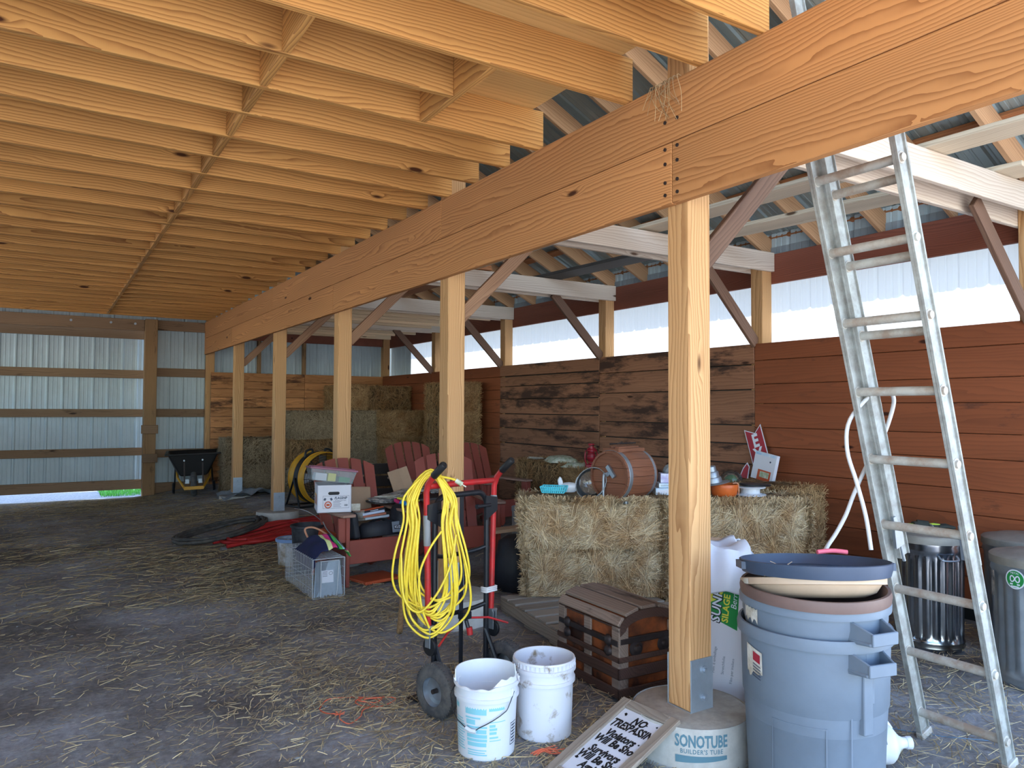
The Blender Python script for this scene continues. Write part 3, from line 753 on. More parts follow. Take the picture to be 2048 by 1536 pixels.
# moulded panel frames on the side
def curved_frame(b, rad, a0, a1, z0, z1, w=0.006, d=0.004, n=14):
    for (za, zb) in ((z0, z0+w), (z1-w, z1)):
        prof = [(rad, za), (rad+d, za), (rad+d, zb), (rad, zb)]
        b.lathe(prof, n, 0, None, a0, a1)
    for aa in (a0, a1):
        b.lathe([(rad, z0), (rad+d, z0), (rad+d, z1), (rad, z1)], 2, 0, None, aa-w/rad/2, aa+w/rad/2)
b = MB(); curved_frame(b, 0.276, -2.36, -1.62, 0.06, 0.36); curved_frame(b, 0.281, -3.3, -1.29, 0.02, 0.42)
b.build('moulded_panel', M['bin_gray'], can)
b = MB(); n = 10; vs = []; fs = []; pr = random.Random(2)
for i in range(n+1):
    a = -2.82+0.33*i/n
    vs.append((0.2935*math.cos(a), 0.2935*math.sin(a), 0.49+pr.uniform(0, 0.02)+0.012*i/n)); vs.append((0.2965*math.cos(a), 0.2965*math.sin(a), 0.622-0.02*i/n))
fs = [(2*i, 2*i+2, 2*i+3, 2*i+1) for i in range(n)]
b.add(vs, fs)
lb = b.build('torn_label', M['paper'], can)
b = MB(); b.add([(0.298*math.cos(-2.66+0.14*i/4), 0.298*math.sin(-2.66+0.14*i/4), 0.565+0.035*j-0.01*i/4) for i in range(5) for j in range(2)], [(2*i, 2*i+2, 2*i+3, 2*i+1) for i in range(4)])
b.build('red_print', M['sign_red'], lb)
b = MB()
for q in range(5):
    z = 0.55-0.012*q
    b.add([(0.298*math.cos(-2.66+0.15*i/4), 0.298*math.sin(-2.66+0.15*i/4), z+0.004*j-0.01*i/4) for i in range(5) for j in range(2)], [(2*i, 2*i+2, 2*i+3, 2*i+1) for i in range(4)])
b.build('fine_print', M['navy_ink'], lb)

can2 = thing('trash_bin', 'gray bin nested inside the large gray blue bin, only its upper band showing', 'trash bin', (CX, CY, 0.117), R(-38), 'nested bins')
b = MB(); b.lathe([(0.001, 0.03), (0.235, 0.02), (0.27, 0.55), (0.284, 0.62), (0.284, 0.655), (0.297, 0.657), (0.298, 0.682), (0.292, 0.70), (0.283, 0.70), (0.276, 0.68), (0.262, 0.5), (0.225, 0.04), (0.001, 0.04)], 56)
b.build('body', M['bin_gray'], can2, smooth=35)
handle(0.655, 0.28, R(-62)).build('handle', M['bin_gray'], can2, bevel=0.003); handle(0.655, 0.28, R(118)).build('handle', M['bin_gray'], can2, bevel=0.003)
b = MB(); n = 8; vs = []
for i in range(n+1):
    a = -3.02+0.34*i/n
    vs.append((0.2855*math.cos(a), 0.2855*math.sin(a), 0.60+0.012*math.sin(i*2.2))); vs.append((0.2865*math.cos(a), 0.2865*math.sin(a), 0.652-0.006*(i % 2)))
b.add(vs, [(2*i, 2*i+2, 2*i+3, 2*i+1) for i in range(n)]); b.build('torn_label', M['paper'], can2)

can3 = thing('trash_bin', 'brown plastic bin nested inside the gray bins with only its rim showing', 'trash bin', (CX, CY, 0.305), 0, 'nested bins', rot=(R(1), R(-1), 0))
b = MB(); b.lathe([(0.001, 0.02), (0.2, 0.02), (0.25, 0.46), (0.272, 0.505), (0.294, 0.507), (0.297, 0.53), (0.292, 0.55), (0.28, 0.55), (0.262, 0.52), (0.24, 0.4), (0.19, 0.04), (0.001, 0.04)], 56)
b.build('body', M['bin_brown'], can3, smooth=35)
# upside-down tan lid tilted up at the front
def tilt_to_front(deg):
    # the front points from the bin toward the viewer
    ax = Vector((0.84748, -0.53085, 0)); return Matrix.Rotation(R(-deg), 4, ax)
o = thing('bin_lid', 'upturned tan round lid resting in the brown bin rim', 'lid', (CX, CY, 0.795), 0, 'lids on the bins')
o.rotation_euler = tilt_to_front(13).to_euler()
b = MB(); b.lathe([(0.001, 0.0), (0.2, 0.0), (0.245, 0.018), (0.268, 0.05), (0.288, 0.052), (0.290, 0.078), (0.284, 0.08), (0.262, 0.062), (0.238, 0.03), (0.195, 0.012), (0.001, 0.012)], 56)
b.build('lid_dish', M['tan'], o, smooth=35)
b = MB(); b.add([(0.2915*math.cos(-3.50-0.16*i/4), 0.2915*math.sin(-3.50-0.16*i/4), 0.054+0.022*j) for i in range(5) for j in range(2)], [(2*i, 2*i+1, 2*i+3, 2*i+2) for i in range(4)])
b.build('sticker', M['paper'], o)
o = thing('bin_lid', 'upturned navy blue round lid with hay on it, topmost on the bins', 'lid', (CX+0.01, CY, 0.893), 0, 'lids on the bins')
o.rotation_euler = tilt_to_front(6).to_euler()
b = MB(); b.lathe([(0.001, 0.0), (0.27, 0.0), (0.292, 0.004), (0.300, 0.03), (0.303, 0.055), (0.297, 0.058), (0.29, 0.03), (0.28, 0.014), (0.001, 0.01)], 56)
for a in (-0.65, 2.5): b.prism([(0.295, -0.06), (0.312, -0.055), (0.312, 0.055), (0.295, 0.06)], 0.02, 0.05, 0, Matrix.Rotation(a, 4, 'Z'))
b.build('lid_dish', M['navy'], o, smooth=35)

def strands(n, pos, rng, L=(0.06, 0.16), w=0.0016, lift=0.3, direction=None, spread=PI, segs=2, curl=0.35):
    """n thin blades; pos(rng) gives (point, normal, along) for each"""
    vs = []; fs = []
    for i in range(n):
        p, nrm, al = pos(rng)
        p = Vector(p); nrm = Vector(nrm); al = Vector(al)
        a = rng.uniform(-spread, spread)
        d = (Matrix.Rotation(a, 3, nrm) @ al)
        d = (d+nrm*rng.uniform(-0.05, lift)).normalized()
        side = d.cross(nrm)
        if side.length < 1e-4: side = d.orthogonal()
        side.normalize()
        side = (side+nrm*rng.uniform(-0.6, 0.6)).normalized()
        ln = rng.uniform(*L); ww = w*rng.uniform(0.7, 1.5)
        q = p-d*ln*0.5; o0 = len(vs); bend = (nrm*rng.uniform(-1, 0.6)+side*rng.uniform(-1, 1))*curl
        for k in range(segs+1):
            c = q+d*(ln*k/segs)+bend*ln*0.5*(k/segs)**2
            vs.append(tuple(c-side*ww)); vs.append(tuple(c+side*ww))
        for k in range(segs): fs.append((o0+2*k, o0+2*k+1, o0+2*k+3, o0+2*k+2))
    return vs, fs
rg = random.Random(21)
def tuft(name, label, cx, cy, z, r, n, mat='hay', hh=0.04, L=(0.06, 0.16), parent=None):
    b = MB()
    def pos(g):
        a = g.uniform(0, 2*PI); q = r*math.sqrt(g.random())
        return ((q*math.cos(a), q*math.sin(a), g.uniform(0.0, hh)*(1-q/r)), (0, 0, 1), (1, 0, 0))
    v, f = strands(n, pos, rg, L, 0.0015, 0.25); 
    v = [(x, y, max(zz_, 0.001)) for x, y, zz_ in v]
    b.add(v, f)
    o = b.build(name, M[mat], parent, (cx, cy, z))
    if parent is None: tag(o, label, 'hay', kind='stuff')
    return o
tuft('hay_tuft', 'tuft of loose hay lying on the navy blue lid', CX-0.17, CY+0.04, 0.905, 0.09, 90, 'hay', 0.05)

# pink handled tool and black rake head behind the lids
b = MB(); b.tube(smooth_path([(2.86, 2.06, 0.965), (2.92, 2.03, 0.97), (2.97, 1.99, 0.965)]), [0.010]*11, 8)
tag(b.build('grip', plain('pink_plastic', lin(236, 110, 130), 0.5), smooth=50), 'pink plastic grip resting across the navy blue lid', 'tool grip')

# black bin behind
bb = thing('black_bin', 'tall black plastic bin hidden behind the gray bins', 'trash bin', (3.28, 2.47, 0))
b = MB(); b.lathe([(0.001, 0.02), (0.2, 0.0), (0.215, 0.02), (0.24, 0.76), (0.255, 0.77), (0.255, 0.80), (0.235, 0.80), (0.21, 0.05), (0.001, 0.04)], 40); b.build('body', M['black_pl'], bb, smooth=35)

# silage wrap carton with a white cloth on it
bx, by = dg(1.075, 4.03); 
ca_ = thing('carton', 'tall white carton with green silage wrap print behind the post', 'box', (bx, by, 0), R(-32))
b = MB(); w = 0.155; h = 0.79
b.box(-w, w, -w, w, 0.0, h); b.build('box', M['card_white'], ca_, bevel=0.003)
b = MB(); b.box(-w, w, w-0.01, w, h, h+0.05); b.add([(0.0, w-0.005, h), (w+.0, w-0.005, h), (w+0.02, w+0.02, h+0.07), (0.0, w+0.02, h+0.08)], [(0, 1, 2, 3)]); b.build('flap', M['kraft'], ca_)
b = MB(); y_ = -w-0.0012
b.add([(-0.10, y_, 0.78), (0.108, y_, 0.78), (0.088, y_, 0.445), (-0.10, y_, 0.545)], [(0, 3, 2, 1)]); b.build('green_panel', M['green'], ca_)
Mt = Matrix.Translation((0, y_-0.0006, 0)) @ Matrix.Rotation(PI/2, 4, 'X')
def ctext(s, size, x, z, mat, rotd, shear=0.2, bold=0.0, par=ca_, dy=0.0, nm='lettering'):
    v, f = text_geo(s, size, shear, bold); b = MB()
    b.add(v, f, 0, Matrix.Translation((x, y_-0.0008-dy, z)) @ Matrix.Rotation(PI/2, 4, 'X') @ Matrix.Rotation(R(rotd), 4, 'Z')); return b.build(nm, M[mat], par)
b = MB(); b.lathe([(0.0, 0), (0.11, 0)], 24, 0, Matrix.Translation((-0.075, y_-0.0004, 0.70)) @ Matrix.Rotation(PI/2, 4, 'X') , R(-85), R(60)); b.build('yellow_sun', M['lime'], ca_)
ctext('SUNFILM', 0.066, -0.008, 0.615, 'black_ink', 84, 0.25, 0.0045); ctext('SUNFILM', 0.066, -0.010, 0.617, 'sign_white', 84, 0.25, 0.0012, dy=0.0006)
ctext('SILAGE WRAP', 0.046, 0.04, 0.628, 'lime', 84, 0.15, 0.0012); ctext('Berry', 0.042, 0.076, 0.60, 'sign_white', 84, 0.3)
for q in range(3):
    ctext(['Film d emballage', 'Stretchfolie', 'Film per insilato'][q], 0.02, -0.03+0.045*q, 0.30-0.03*q, 'label_gray', 84, 0.0)
# white cloth sagging over the top corner
def cloth(name, mat, label, cat, f, nu, nv, parent=None, group=None, sm=60):
    vs = [f(i/nu, j/nv) for j in range(nv+1) for i in range(nu+1)]
    fs = [(j*(nu+1)+i, j*(nu+1)+i+1, (j+1)*(nu+1)+i+1, (j+1)*(nu+1)+i) for j in range(nv) for i in range(nu)]
    b = MB(); b.add(vs, fs); o = b.build(name, M[mat], parent, smooth=sm)
    if parent is None: tag(o, label, cat, group)
    return o
def fc(u, v):
    a = -0.18+0.36*u; drop = v
    q = math.sin(u*9+v*3)*0.012+math.sin(u*21+1)*0.006
    if v < 0.35:
        bb_ = 0.12-0.30*v/0.35; z = h+0.085+0.03*math.sin(u*7)+0.02*math.sin(v*20+u*3)-0.03*abs(u-0.4)
    else:
        t = (v-0.35)/0.65
        low = 0.205+0.07*max(0, 0.6-u)
        bb_ = -0.18-0.035*math.sin(t*2.6)-q; z = h+0.075-0.03*abs(u-0.4)-low*t
        a *= 1+0.10*math.sin(t*3)
    X, Y = dg(1.05+a, 4.03+bb_)
    return (X, Y, z+q*0.6)
cl = cloth('cloth', 'cloth_white', 'crumpled white cloth draped over the top of the silage wrap carton', 'cloth', fc, 40, 40)
s_ = cl.modifiers.new('thick', 'SOLIDIFY'); s_.thickness = 0.006
def fc2(u, v):
    X, Y = dg(1.20+0.26*u, 4.12+0.1*v); return (X, Y, 0.83+0.05*math.sin(u*8)*(1-u)-0.06*u+0.02*math.sin(v*9+u*5)-0.06*v)
c2 = cloth('cloth', 'cloth_white', 'small white cloth edge beside the cardboard flap behind the navy lid', 'cloth', fc2, 16, 8)
c2.modifiers.new('thick', 'SOLIDIFY').thickness = 0.006

# white jug on its side
jg = thing('jug', 'white plastic jug lying on its side by the ladder foot', 'jug', (3.14, 2.045, 0.088), rot=(0, R(90), R(-30)))
b = MB(); k = 20
def jr(z):
    if z < 0.012: return 0.075+z
    if z < 0.17: return 0.088
    if z < 0.24: return 0.088-0.062*ss(0.17, 0.245, z)
    return 0.024
prof = [(0.001, 0.0)]+[(jr(z), z) for z in np.linspace(0.0, 0.262, 20)]+[(0.001, 0.262)]
b.lathe([(r, z-0.06) for r, z in prof], 28); b.build('bottle', M['white_pl'], jg, smooth=40)
b = MB(); b.lathe([(0.001, 0.202), (0.026, 0.202), (0.028, 0.205), (0.028, 0.226), (0.001, 0.228)], 20); b.build('cap', M['white_pl'], jg, smooth=35)
b = MB(); b.tube(smooth_path([(-0.06, 0.05, 0.04), (-0.098, 0.055, 0.06), (-0.10, 0.04, 0.11), (-0.05, 0.03, 0.15)]), 0.012, 8); b.build('handle', M['white_pl'], jg, smooth=50)
b = MB(); b.lathe([(0.0885, -0.02), (0.0885, 0.09)], 12, 0, None, R(195), R(275)); jl = b.build('label', M['sign_white'], jg, smooth=60)
b = MB()
for q in range(8): b.lathe([(0.0888, -0.012+0.012*q), (0.0888, -0.008+0.012*q)], 8, 0, None, R(205), R(258-7*(q % 3)))
b.build('fine_print', M['label_gray'], jl)

# galvanised cans by the plank wall
def gcan(x, y, r, H, mat, label, rz=0.0, ribs=True):
    t = thing('galvanized_can', label, 'trash can', (x, y, 0.0), rz, 'galvanized cans by the plank wall')
    b = MB(); n = 120; vs = []; fs = []
    def rad(i, z):
        f = ss(0.10, 0.16, z/H)*(1-ss(0.80, 0.86, z/H)); ph = (i % 5)
        return r*(0.93+0.05*z/H)+(-0.010*f if ph in (1, 2) else 0.0)
    zs_ = [0, 0.02, 0.035, 0.05, 0.07, 0.09, 0.10, 0.13, 0.16, 0.3, 0.5, 0.7, 0.80, 0.84, 0.87, 0.9, 0.93, 0.95, 0.97, 1.0]
    bulge = {0.02: .008, 0.035: .010, 0.05: .004, 0.07: .009, 0.09: .003, 0.9: .010, 0.93: .004, 0.95: .010, 0.97: .004, 1.0: .012}
    for zf in zs_:
        for i in range(n):
            a = 2*PI*i/n; q = rad(i, zf*H)+bulge.get(zf, 0)
            vs.append((q*math.cos(a), q*math.sin(a), zf*H))
    for j in range(len(zs_)-1):
        for i in range(n): fs.append((j*n+i, j*n+(i+1) % n, (j+1)*n+(i+1) % n, (j+1)*n+i))
    b.add(vs, fs); b.build('body', M[mat], t, smooth=50)
    b = MB(); b.lathe([(r*1.03, H-0.035), (r*1.035, H-0.03), (r*1.035, H+0.008), (r*1.0, H+0.016), (r*0.9, H+0.018), (r*0.7, H+0.034), (r*0.3, H+0.042), (0.001, H+0.044)], 60)
    l = b.build('lid', M['dusty_lid'], t, smooth=40)
    b = MB(); b.tube(smooth_path([(-0.07, 0, H+0.036), (-0.055, 0, H+0.07), (0.055, 0, H+0.07), (0.07, 0, H+0.036)]), 0.007, 8); b.build('handle', M['galv'], l, smooth=50)
    for sg in (-1, 1):
        b = MB(); b.tube(smooth_path([(sg*r*0.99, -0.06, H*0.86), (sg*(r+0.035), -0.05, H*0.83), (sg*(r+0.035), 0.05, H*0.83), (sg*r*0.99, 0.06, H*0.86)]), 0.006, 8); b.build('side_handle', M['galv'], t, smooth=50)
    return t
g1 = gcan(5.12, 2.83, 0.222, 0.735, 'shiny', 'shiny galvanized can with work gloves on its lid behind the ladder', R(60))
g2 = gcan(4.97, 2.06, 0.272, 0.725, 'galv', 'dull galvanized can with a round green sticker', R(40))
g3 = gcan(5.60, 2.42, 0.262, 0.72, 'galv', 'galvanized can behind the one with the green sticker', R(15))
def on_can(root, rad, az, z, geo):
    v, f = geo; a0 = az-root.rotation_euler.z
    return [(rad*math.cos(a0+x/rad), rad*math.sin(a0+x/rad), z+y) for x, y, zz_ in v], f
azs = -3.29
ring = lambda R0, R1, n=28: ([(R0*math.cos(2*PI*i/n), R0*math.sin(2*PI*i/n), 0) for i in range(n)]+[(R1*math.cos(2*PI*i/n), R1*math.sin(2*PI*i/n), 0) for i in range(n)], [(i, n+i, n+(i+1) % n, (i+1) % n) for i in range(n)])
b = MB(); v, f = on_can(g2, 0.279, azs, 0.625, ring(0.0, 0.055)); b.add(v, f, 0); v, f = on_can(g2, 0.2795, azs, 0.625, ring(0.0, 0.048)); b.add(v, f, 1)
st = b.build('round_sticker', [M['sign_white'], M['green']], g2)
b = MB(); v, f = on_can(g2, 0.2805, azs, 0.659, text_geo('METAL', 0.016)); b.add(v, f)
lem = []
for i in range(41):
    t_ = 2*PI*i/40; d_ = 1+math.sin(t_)**2; lem.append((0.026*math.cos(t_)/d_, 0.034*math.sin(t_)*math.cos(t_)/d_*1.4, 0))
for i in range(40):
    p, q = Vector(lem[i]), Vector(lem[i+1]); nn = Vector((-(q-p).y, (q-p).x, 0)); nn = nn.normalized()*0.0035 if nn.length > 0 else nn
    v, f = on_can(g2, 0.2805, azs, 0.627, ([tuple(p-nn), tuple(q-nn), tuple(q+nn), tuple(p+nn)], [(0, 1, 2, 3)])); b.add(v, f)
for q in range(2):
    v, f = on_can(g2, 0.2805, azs, 0.597-0.013*q, ([(-0.028+.006*q, -0.004, 0), (0.028-.006*q, -0.004, 0), (0.028-.006*q, 0.004, 0), (-0.028+.006*q, 0.004, 0)], [(0, 1, 2, 3)])); b.add(v, f)
b.build('lettering', M['sign_white'], st)
b = MB(); v, f = on_can(g2, 0.279, azs-0.62, 0.575, ([(-0.02, -0.08, 0), (0.022, -0.075, 0), (0.02, 0.07, 0), (-0.022, 0.065, 0)], [(0, 1, 2, 3)])); b.add(v, f); b.build('torn_label', M['magazine'], g2)
# gloves
M['glove'] = plain('dark_glove_knit', lin(44, 48, 44), 0.85, noise=0.3, nscale=20); M['glove_lime'] = plain('lime_glove_back', lin(172, 200, 70), 0.8)
def glove(x, y, z, rz, label):
    t = thing('work_glove', label, 'glove', (x, y, z), rz, 'gloves on the shiny can')
    b = MB(); b.lathe([(0.001, 0), (0.042, 0.003), (0.05, 0.015), (0.044, 0.028), (0.001, 0.034)], 16, 0, Matrix.Diagonal((1.15, 0.95, 1, 1)))
    for k, (yy, L) in enumerate(((-0.033, 0.075), (-0.011, 0.09), (0.011, 0.085), (0.032, 0.07))):
        b.tube([(0.03, yy, 0.016), (0.06+L*0.3, yy*1.15, 0.022), (0.04+L, yy*1.3, 0.013)], [0.012, 0.011, 0.008], 8)
    b.tube([(-0.01, 0.04, 0.016), (0.025, 0.075, 0.02), (0.055, 0.085, 0.014)], [0.013, 0.012, 0.009], 8)
    b.tube([(-0.03, 0, 0.016), (-0.10, 0, 0.018)], [0.034, 0.038], 12)
    b.build('palm', M['glove'], t, smooth=50)
    b = MB(); b.lathe([(0.05, 0.02), (0.04, 0.032), (0.001, 0.037)], 16, 0, Matrix.Diagonal((1.0, 0.8, 1, 1))); b.build('lime_back', M['glove_lime'], t, smooth=50)
glove(5.02, 2.90, 0.775, R(150), 'dark work glove with lime back, farther from the can sticker')
glove(5.14, 2.80, 0.780, R(-50), 'dark and lime work glove at the middle of the shiny can lid')
# ================================================================== TRUNK, PALLET, SIGN, BUCKETS
tr = thing('trunk', 'old dark domed trunk with wooden slats and amber panels beside the post', 'trunk', (2.905, 3.46, 0.0), R(-2))
W2, L2, ZH, ZB = 0.205, 0.29, 0.385, 0.17   # half depth, half length, corner height
b = MB(); b.box(-W2+.008, W2-.008, -L2+.008, L2-.008, 0.008, ZH); 
arc = [(-W2+.008, ZH-0.01)]+[(-(W2-.008)*math.cos(PI*i/12), ZH+0.082*math.sin(PI*i/12)) for i in range(13)]+[(W2-.008, ZH-0.01)]
b.prism(arc, -L2+.008, L2-.008, 0, Matrix.Rotation(PI/2, 4, 'X'))
b.build('amber_body', M['trunk_panel'], tr)
top = MB()
for i in range(5):
    a0 = PI*(i+0.06)/5; a1 = PI*(i+0.94)/5
    p = [(-(W2)*math.cos(a0), ZH+0.085*math.sin(a0)), (-(W2)*math.cos(a1), ZH+0.085*math.sin(a1))]
    dx, dz = p[1][0]-p[0][0], p[1][1]-p[0][1]; L = math.hypot(dx, dz); nx_, nz_ = -dz/L*0.02, dx/L*0.02
    if nz_ < 0: nx_, nz_ = -nx_, -nz_
    poly = [p[0], p[1], (p[1][0]+nx_, p[1][1]+nz_), (p[0][0]+nx_, p[0][1]+nz_)]
    s = MB(); s.prism(poly, -L2-0.006, L2+0.006, 0, Matrix.Rotation(PI/2, 4, 'X')); s.build('lid_slat', M['trunk_wood'], tr, bevel=0.004)
def strap(x0, x1, y0, y1, z0, z1, name='strap', mat='trunk_dark'):
    c = ((x0+x1)/2, (y0+y1)/2, (z0+z1)/2); b = MB(); b.box(x0-c[0], x1-c[0], y0-c[1], y1-c[1], z0-c[2], z1-c[2]); return b.build(name, M[mat], tr, c, bevel=0.004)
e = 0.014
for z0, z1 in ((0.0, 0.055), (0.105, 0.165), (0.195, 0.225)):
    for sx in (-1, 1): strap(sx*W2-(e if sx < 0 else 0), sx*W2+(e if sx > 0 else 0), -L2-e, L2+e, z0, z1, 'side_slat')
    for sy in (-1, 1): strap(-W2-e, W2+e, sy*L2-(e if sy < 0 else 0), sy*L2+(e if sy > 0 else 0), z0, z1, 'end_slat')
for sx in (-1, 1):
    for sy in (-1, 1): strap(sx*W2-0.06 if sx > 0 else sx*W2-0.008, sx*W2+0.008 if sx > 0 else sx*W2+0.06, sy*L2-0.06 if sy > 0 else sy*L2-0.008, sy*L2+0.008 if sy > 0 else sy*L2+0.06, 0.0, ZH, 'corner_post', 'trunk_wood')
    strap(sx*W2-.006, sx*W2+.006, -0.035, 0.035, 0.01, ZH, 'middle_slat', 'trunk_wood')
    strap(sx*W2-.012, sx*W2+.012, -L2, L2, 0.28, 0.312, 'metal_band', 'trunk_iron')
    strap(sx*W2-.006, sx*W2+.006, -L2, L2, 0.375, ZH, 'top_rail', 'trunk_dark')
for sy in (-1, 1):
    strap(-W2, W2, sy*L2-.01, sy*L2+.01, 0.29, 0.325, 'metal_band', 'trunk_iron')
    pz = [(-W2, ZH-0.045)]+[(-W2*math.cos(PI*i/12), ZH+0.085*math.sin(PI*i/12)) for i in range(13)]+[(W2, ZH-0.045)]+[(W2*0.82*math.cos(PI*i/12), ZH-0.02+0.055*math.sin(PI*i/12)) for i in range(13)]
    b = MB(); b.prism(pz, -0.012, 0.012, 0, Matrix.Translation((0, sy*L2, 0)) @ Matrix.Rotation(PI/2, 4, 'X')); b.build('end_arch', M['trunk_dark'], tr)
    for x in (-0.09, 0.11):
        b = MB(); b.lathe([(0.001, 0.03), (0.018, 0.028), (0.024, 0.012), (0.042, 0.008), (0.045, 0.0)], 20, 0, Matrix.Translation((x, sy*(L2), 0.258)) @ Matrix.Rotation(R(90)*(1 if sy < 0 else -1), 4, 'X')); b.build('handle_boss', M['trunk_iron'], tr, smooth=40)
for y in (-0.20, 0.20):
    for z in (0.24, 0.30):
        b = MB(); b.lathe([(0.001, 0.02), (0.02, 0.016), (0.03, 0.006), (0.032, 0)], 14, 0, Matrix.Translation((-W2-0.006, y, z)) @ Matrix.Rotation(R(-90), 4, 'Y')); b.build('latch', M['trunk_iron'], tr, smooth=40)

pa = thing('pallet', 'weathered gray wooden pallet under the front hay bales beside the trunk', 'pallet', (3.52, 4.45, 0.0), R(-8))
for i, y in enumerate((-0.42, -0.23, -0.06, 0.11, 0.28, 0.42)):
    b = MB(); b.box(-0.55, 0.55, -0.065, 0.065, 0, 0.018); b.build('top_board', M['gray_wood'], pa, (0, y, 0.105), bevel=0.003)
for x in (-0.53, 0, 0.53):
    b = MB(); b.box(-0.022, 0.022, -0.49, 0.49, 0, 0.085); b.build('stringer', M['gray_wood_y'], pa, (x, 0, 0.0195), bevel=0.003)
for y in (-0.4, 0.0, 0.4):
    b = MB(); b.box(-0.55, 0.55, -0.06, 0.06, 0, 0.018); b.build('bottom_board', M['gray_wood'], pa, (0, y, 0.0), bevel=0.003)

# no trespassing sign leaning on the pier
TL, TR = Vector((2.372, 2.765, 0.205)), Vector((2.405, 2.425, 0.205))
xd = (TR-TL).normalized(); upv = Vector((0.47, 0.075, 0.185)).normalized(); upv = (upv-xd*upv.dot(xd)).normalized(); nd = xd.cross(upv)
Ms = Matrix((xd, upv, nd)).transposed().to_4x4(); Hs, Ws = 0.535, (TR-TL).length
ctr = (TL+TR)/2-upv*Hs/2
sg = thing('sign', 'wood framed no trespassing sign leaning against the round pier', 'sign', tuple(ctr)); sg.rotation_euler = Ms.to_euler()
fw = 0.052
for nm, x0, x1, y0, y1, mm in (('frame_side', -Ws/2, -Ws/2+fw, -Hs/2, Hs/2, 'gray_wood_y'), ('frame_side', Ws/2-fw, Ws/2, -Hs/2, Hs/2, 'gray_wood_y'), ('frame_top', -Ws/2+fw, Ws/2-fw, Hs/2-fw, Hs/2, 'gray_wood'), ('frame_bottom', -Ws/2+fw, Ws/2-fw, -Hs/2, -Hs/2+fw, 'gray_wood')):
    b = MB(); b.box(x0, x1, y0, y1, -0.008, 0.012); b.build(nm, M[mm], sg, bevel=0.003)
b = MB(); b.box(-Ws/2+0.03, Ws/2-0.03, -Hs/2+0.03, Hs/2-0.03, -0.006, 0.0); fc_ = b.build('face', M['sign_white'], sg)
b = MB(); xw = Ws/2-fw
def clipx(vs, fs, lim):
    out = []
    for f in fs:
        if all(vs[i][0] < lim+0.012 for i in f): out.append(f)
    return [(min(x, lim), y, z) for x, y, z in vs], out
for s, y, size, al, x in (('NO', 0.168, 0.060, 'CENTER', 0.01), ('TRESPASSING', 0.120, 0.062, 'LEFT', -xw+0.004), ('Violators', 0.055, 0.058, 'LEFT', -xw+0.028), ('Will Be Shot', 0.008, 0.058, 'LEFT', -xw+0.004),
                          ('Survivors', -0.055, 0.058, 'LEFT', -xw+0.028), ('Will Be Shot', -0.102, 0.058, 'LEFT', -xw+0.004), ('Again', -0.152, 0.058, 'LEFT', -xw+0.06)):
    v, f = text_geo(s, size, 0.22, 0.0026, al)
    v = [(x+p*(0.80 if s != 'TRESPASSING' else 0.72), y+q, 0.0012) for p, q, r_ in v]
    v, f = clipx(v, f, xw-0.002); b.add(v, f)
b.build('lettering', M['black_ink'], fc_)
b = MB(); pr = random.Random(4)
for x, y, r_ in ((-0.085, 0.185, 0.010), (0.10, 0.185, 0.006), (-0.02, 0.178, 0.004), (0.055, 0.17, 0.004), (-0.10, 0.095, 0.004), (0.045, 0.0, 0.007), (-0.05, 0.0, 0.003), (-0.1, -0.13, 0.010), (0.1, 0.06, 0.005)):
    n = 9; b.add([(x+r_*pr.uniform(.5, 1.2)*math.cos(2*PI*i/n), y+r_*pr.uniform(.5, 1.2)*math.sin(2*PI*i/n), 0.0014) for i in range(n)], [tuple(range(n))])
b.build('rust_spots', M['black_ink'], fc_)

# white buckets
def bucket_prof(H, r0, r1):
    return [(0.001, 0.004), (r0-0.012, 0.0), (r0, 0.012), (r1-0.004, H-0.11), (r1+0.006, H-0.108), (r1+0.006, H-0.092), (r1, H-0.09), (r1, H-0.055), (r1+0.009, H-0.053), (r1+0.010, H-0.035), (r1+0.003, H-0.033)]
bk = thing('bucket', 'white bucket with a broken rim, wire handle and teal print', 'bucket', (1.767, 3.03, 0), R(0), 'white buckets')
Hb, r0, r1 = 0.375, 0.130, 0.144
# body with a jagged broken rim: outer wall goes up to a varying height
n = 96; outer = [(r, z) for r, z in bucket_prof(Hb, r0, r1)]
face = math.atan2(-3.03, -1.767)
def rim_h(a):
    d = (a-face+PI) % (2*PI)-PI      # 0 toward the viewer, positive to the right
    if -1.25 < d < 0.10: return Hb-0.046-0.004*math.sin(d*11)
    if 0.10 <= d < 0.45: return Hb-0.046+0.036*ss(0.10, 0.45, d)
    if 0.45 <= d < 1.15: return Hb-0.008+0.004*math.sin(d*17)
    if 1.15 <= d < 1.62: return Hb-0.008-0.05*math.sin(PI*(d-1.15)/0.47)
    if 1.62 <= d < 2.2: return Hb-0.05+0.05*ss(1.9, 2.0, d)+0.004*math.sin(d*20)
    if -1.7 < d <= -1.25: return Hb-0.046+0.046*ss(-1.35, -1.6, d)
    return Hb
vs = []; fs = []
for i in range(n):
    a = 2*PI*i/n; h_ = rim_h(a); col = []
    for r, z in outer: col.append((r, z))
    zt = max(h_, Hb-0.048); col[-1] = (col[-1][0], min(col[-1][1], zt)); col[-2] = (col[-2][0] if h_ > Hb-0.04 else r1+0.003, min(col[-2][1], zt)); 
    col += [(r1+0.003, zt), (r1-0.001, zt), (r1-0.003, Hb-0.11), (r0-0.004, 0.012), (0.001, 0.010)]
    for r, z in col: vs.append((r*math.cos(a), r*math.sin(a), z))
k = len(outer)+5
for i in range(n):
    i2 = (i+1) % n
    for j in range(k-1): fs.append((i*k+j, i2*k+j, i2*k+j+1, i*k+j+1))
b = MB(); b.add(vs, fs); b.build('body', M['white_pl'], bk, smooth=40)
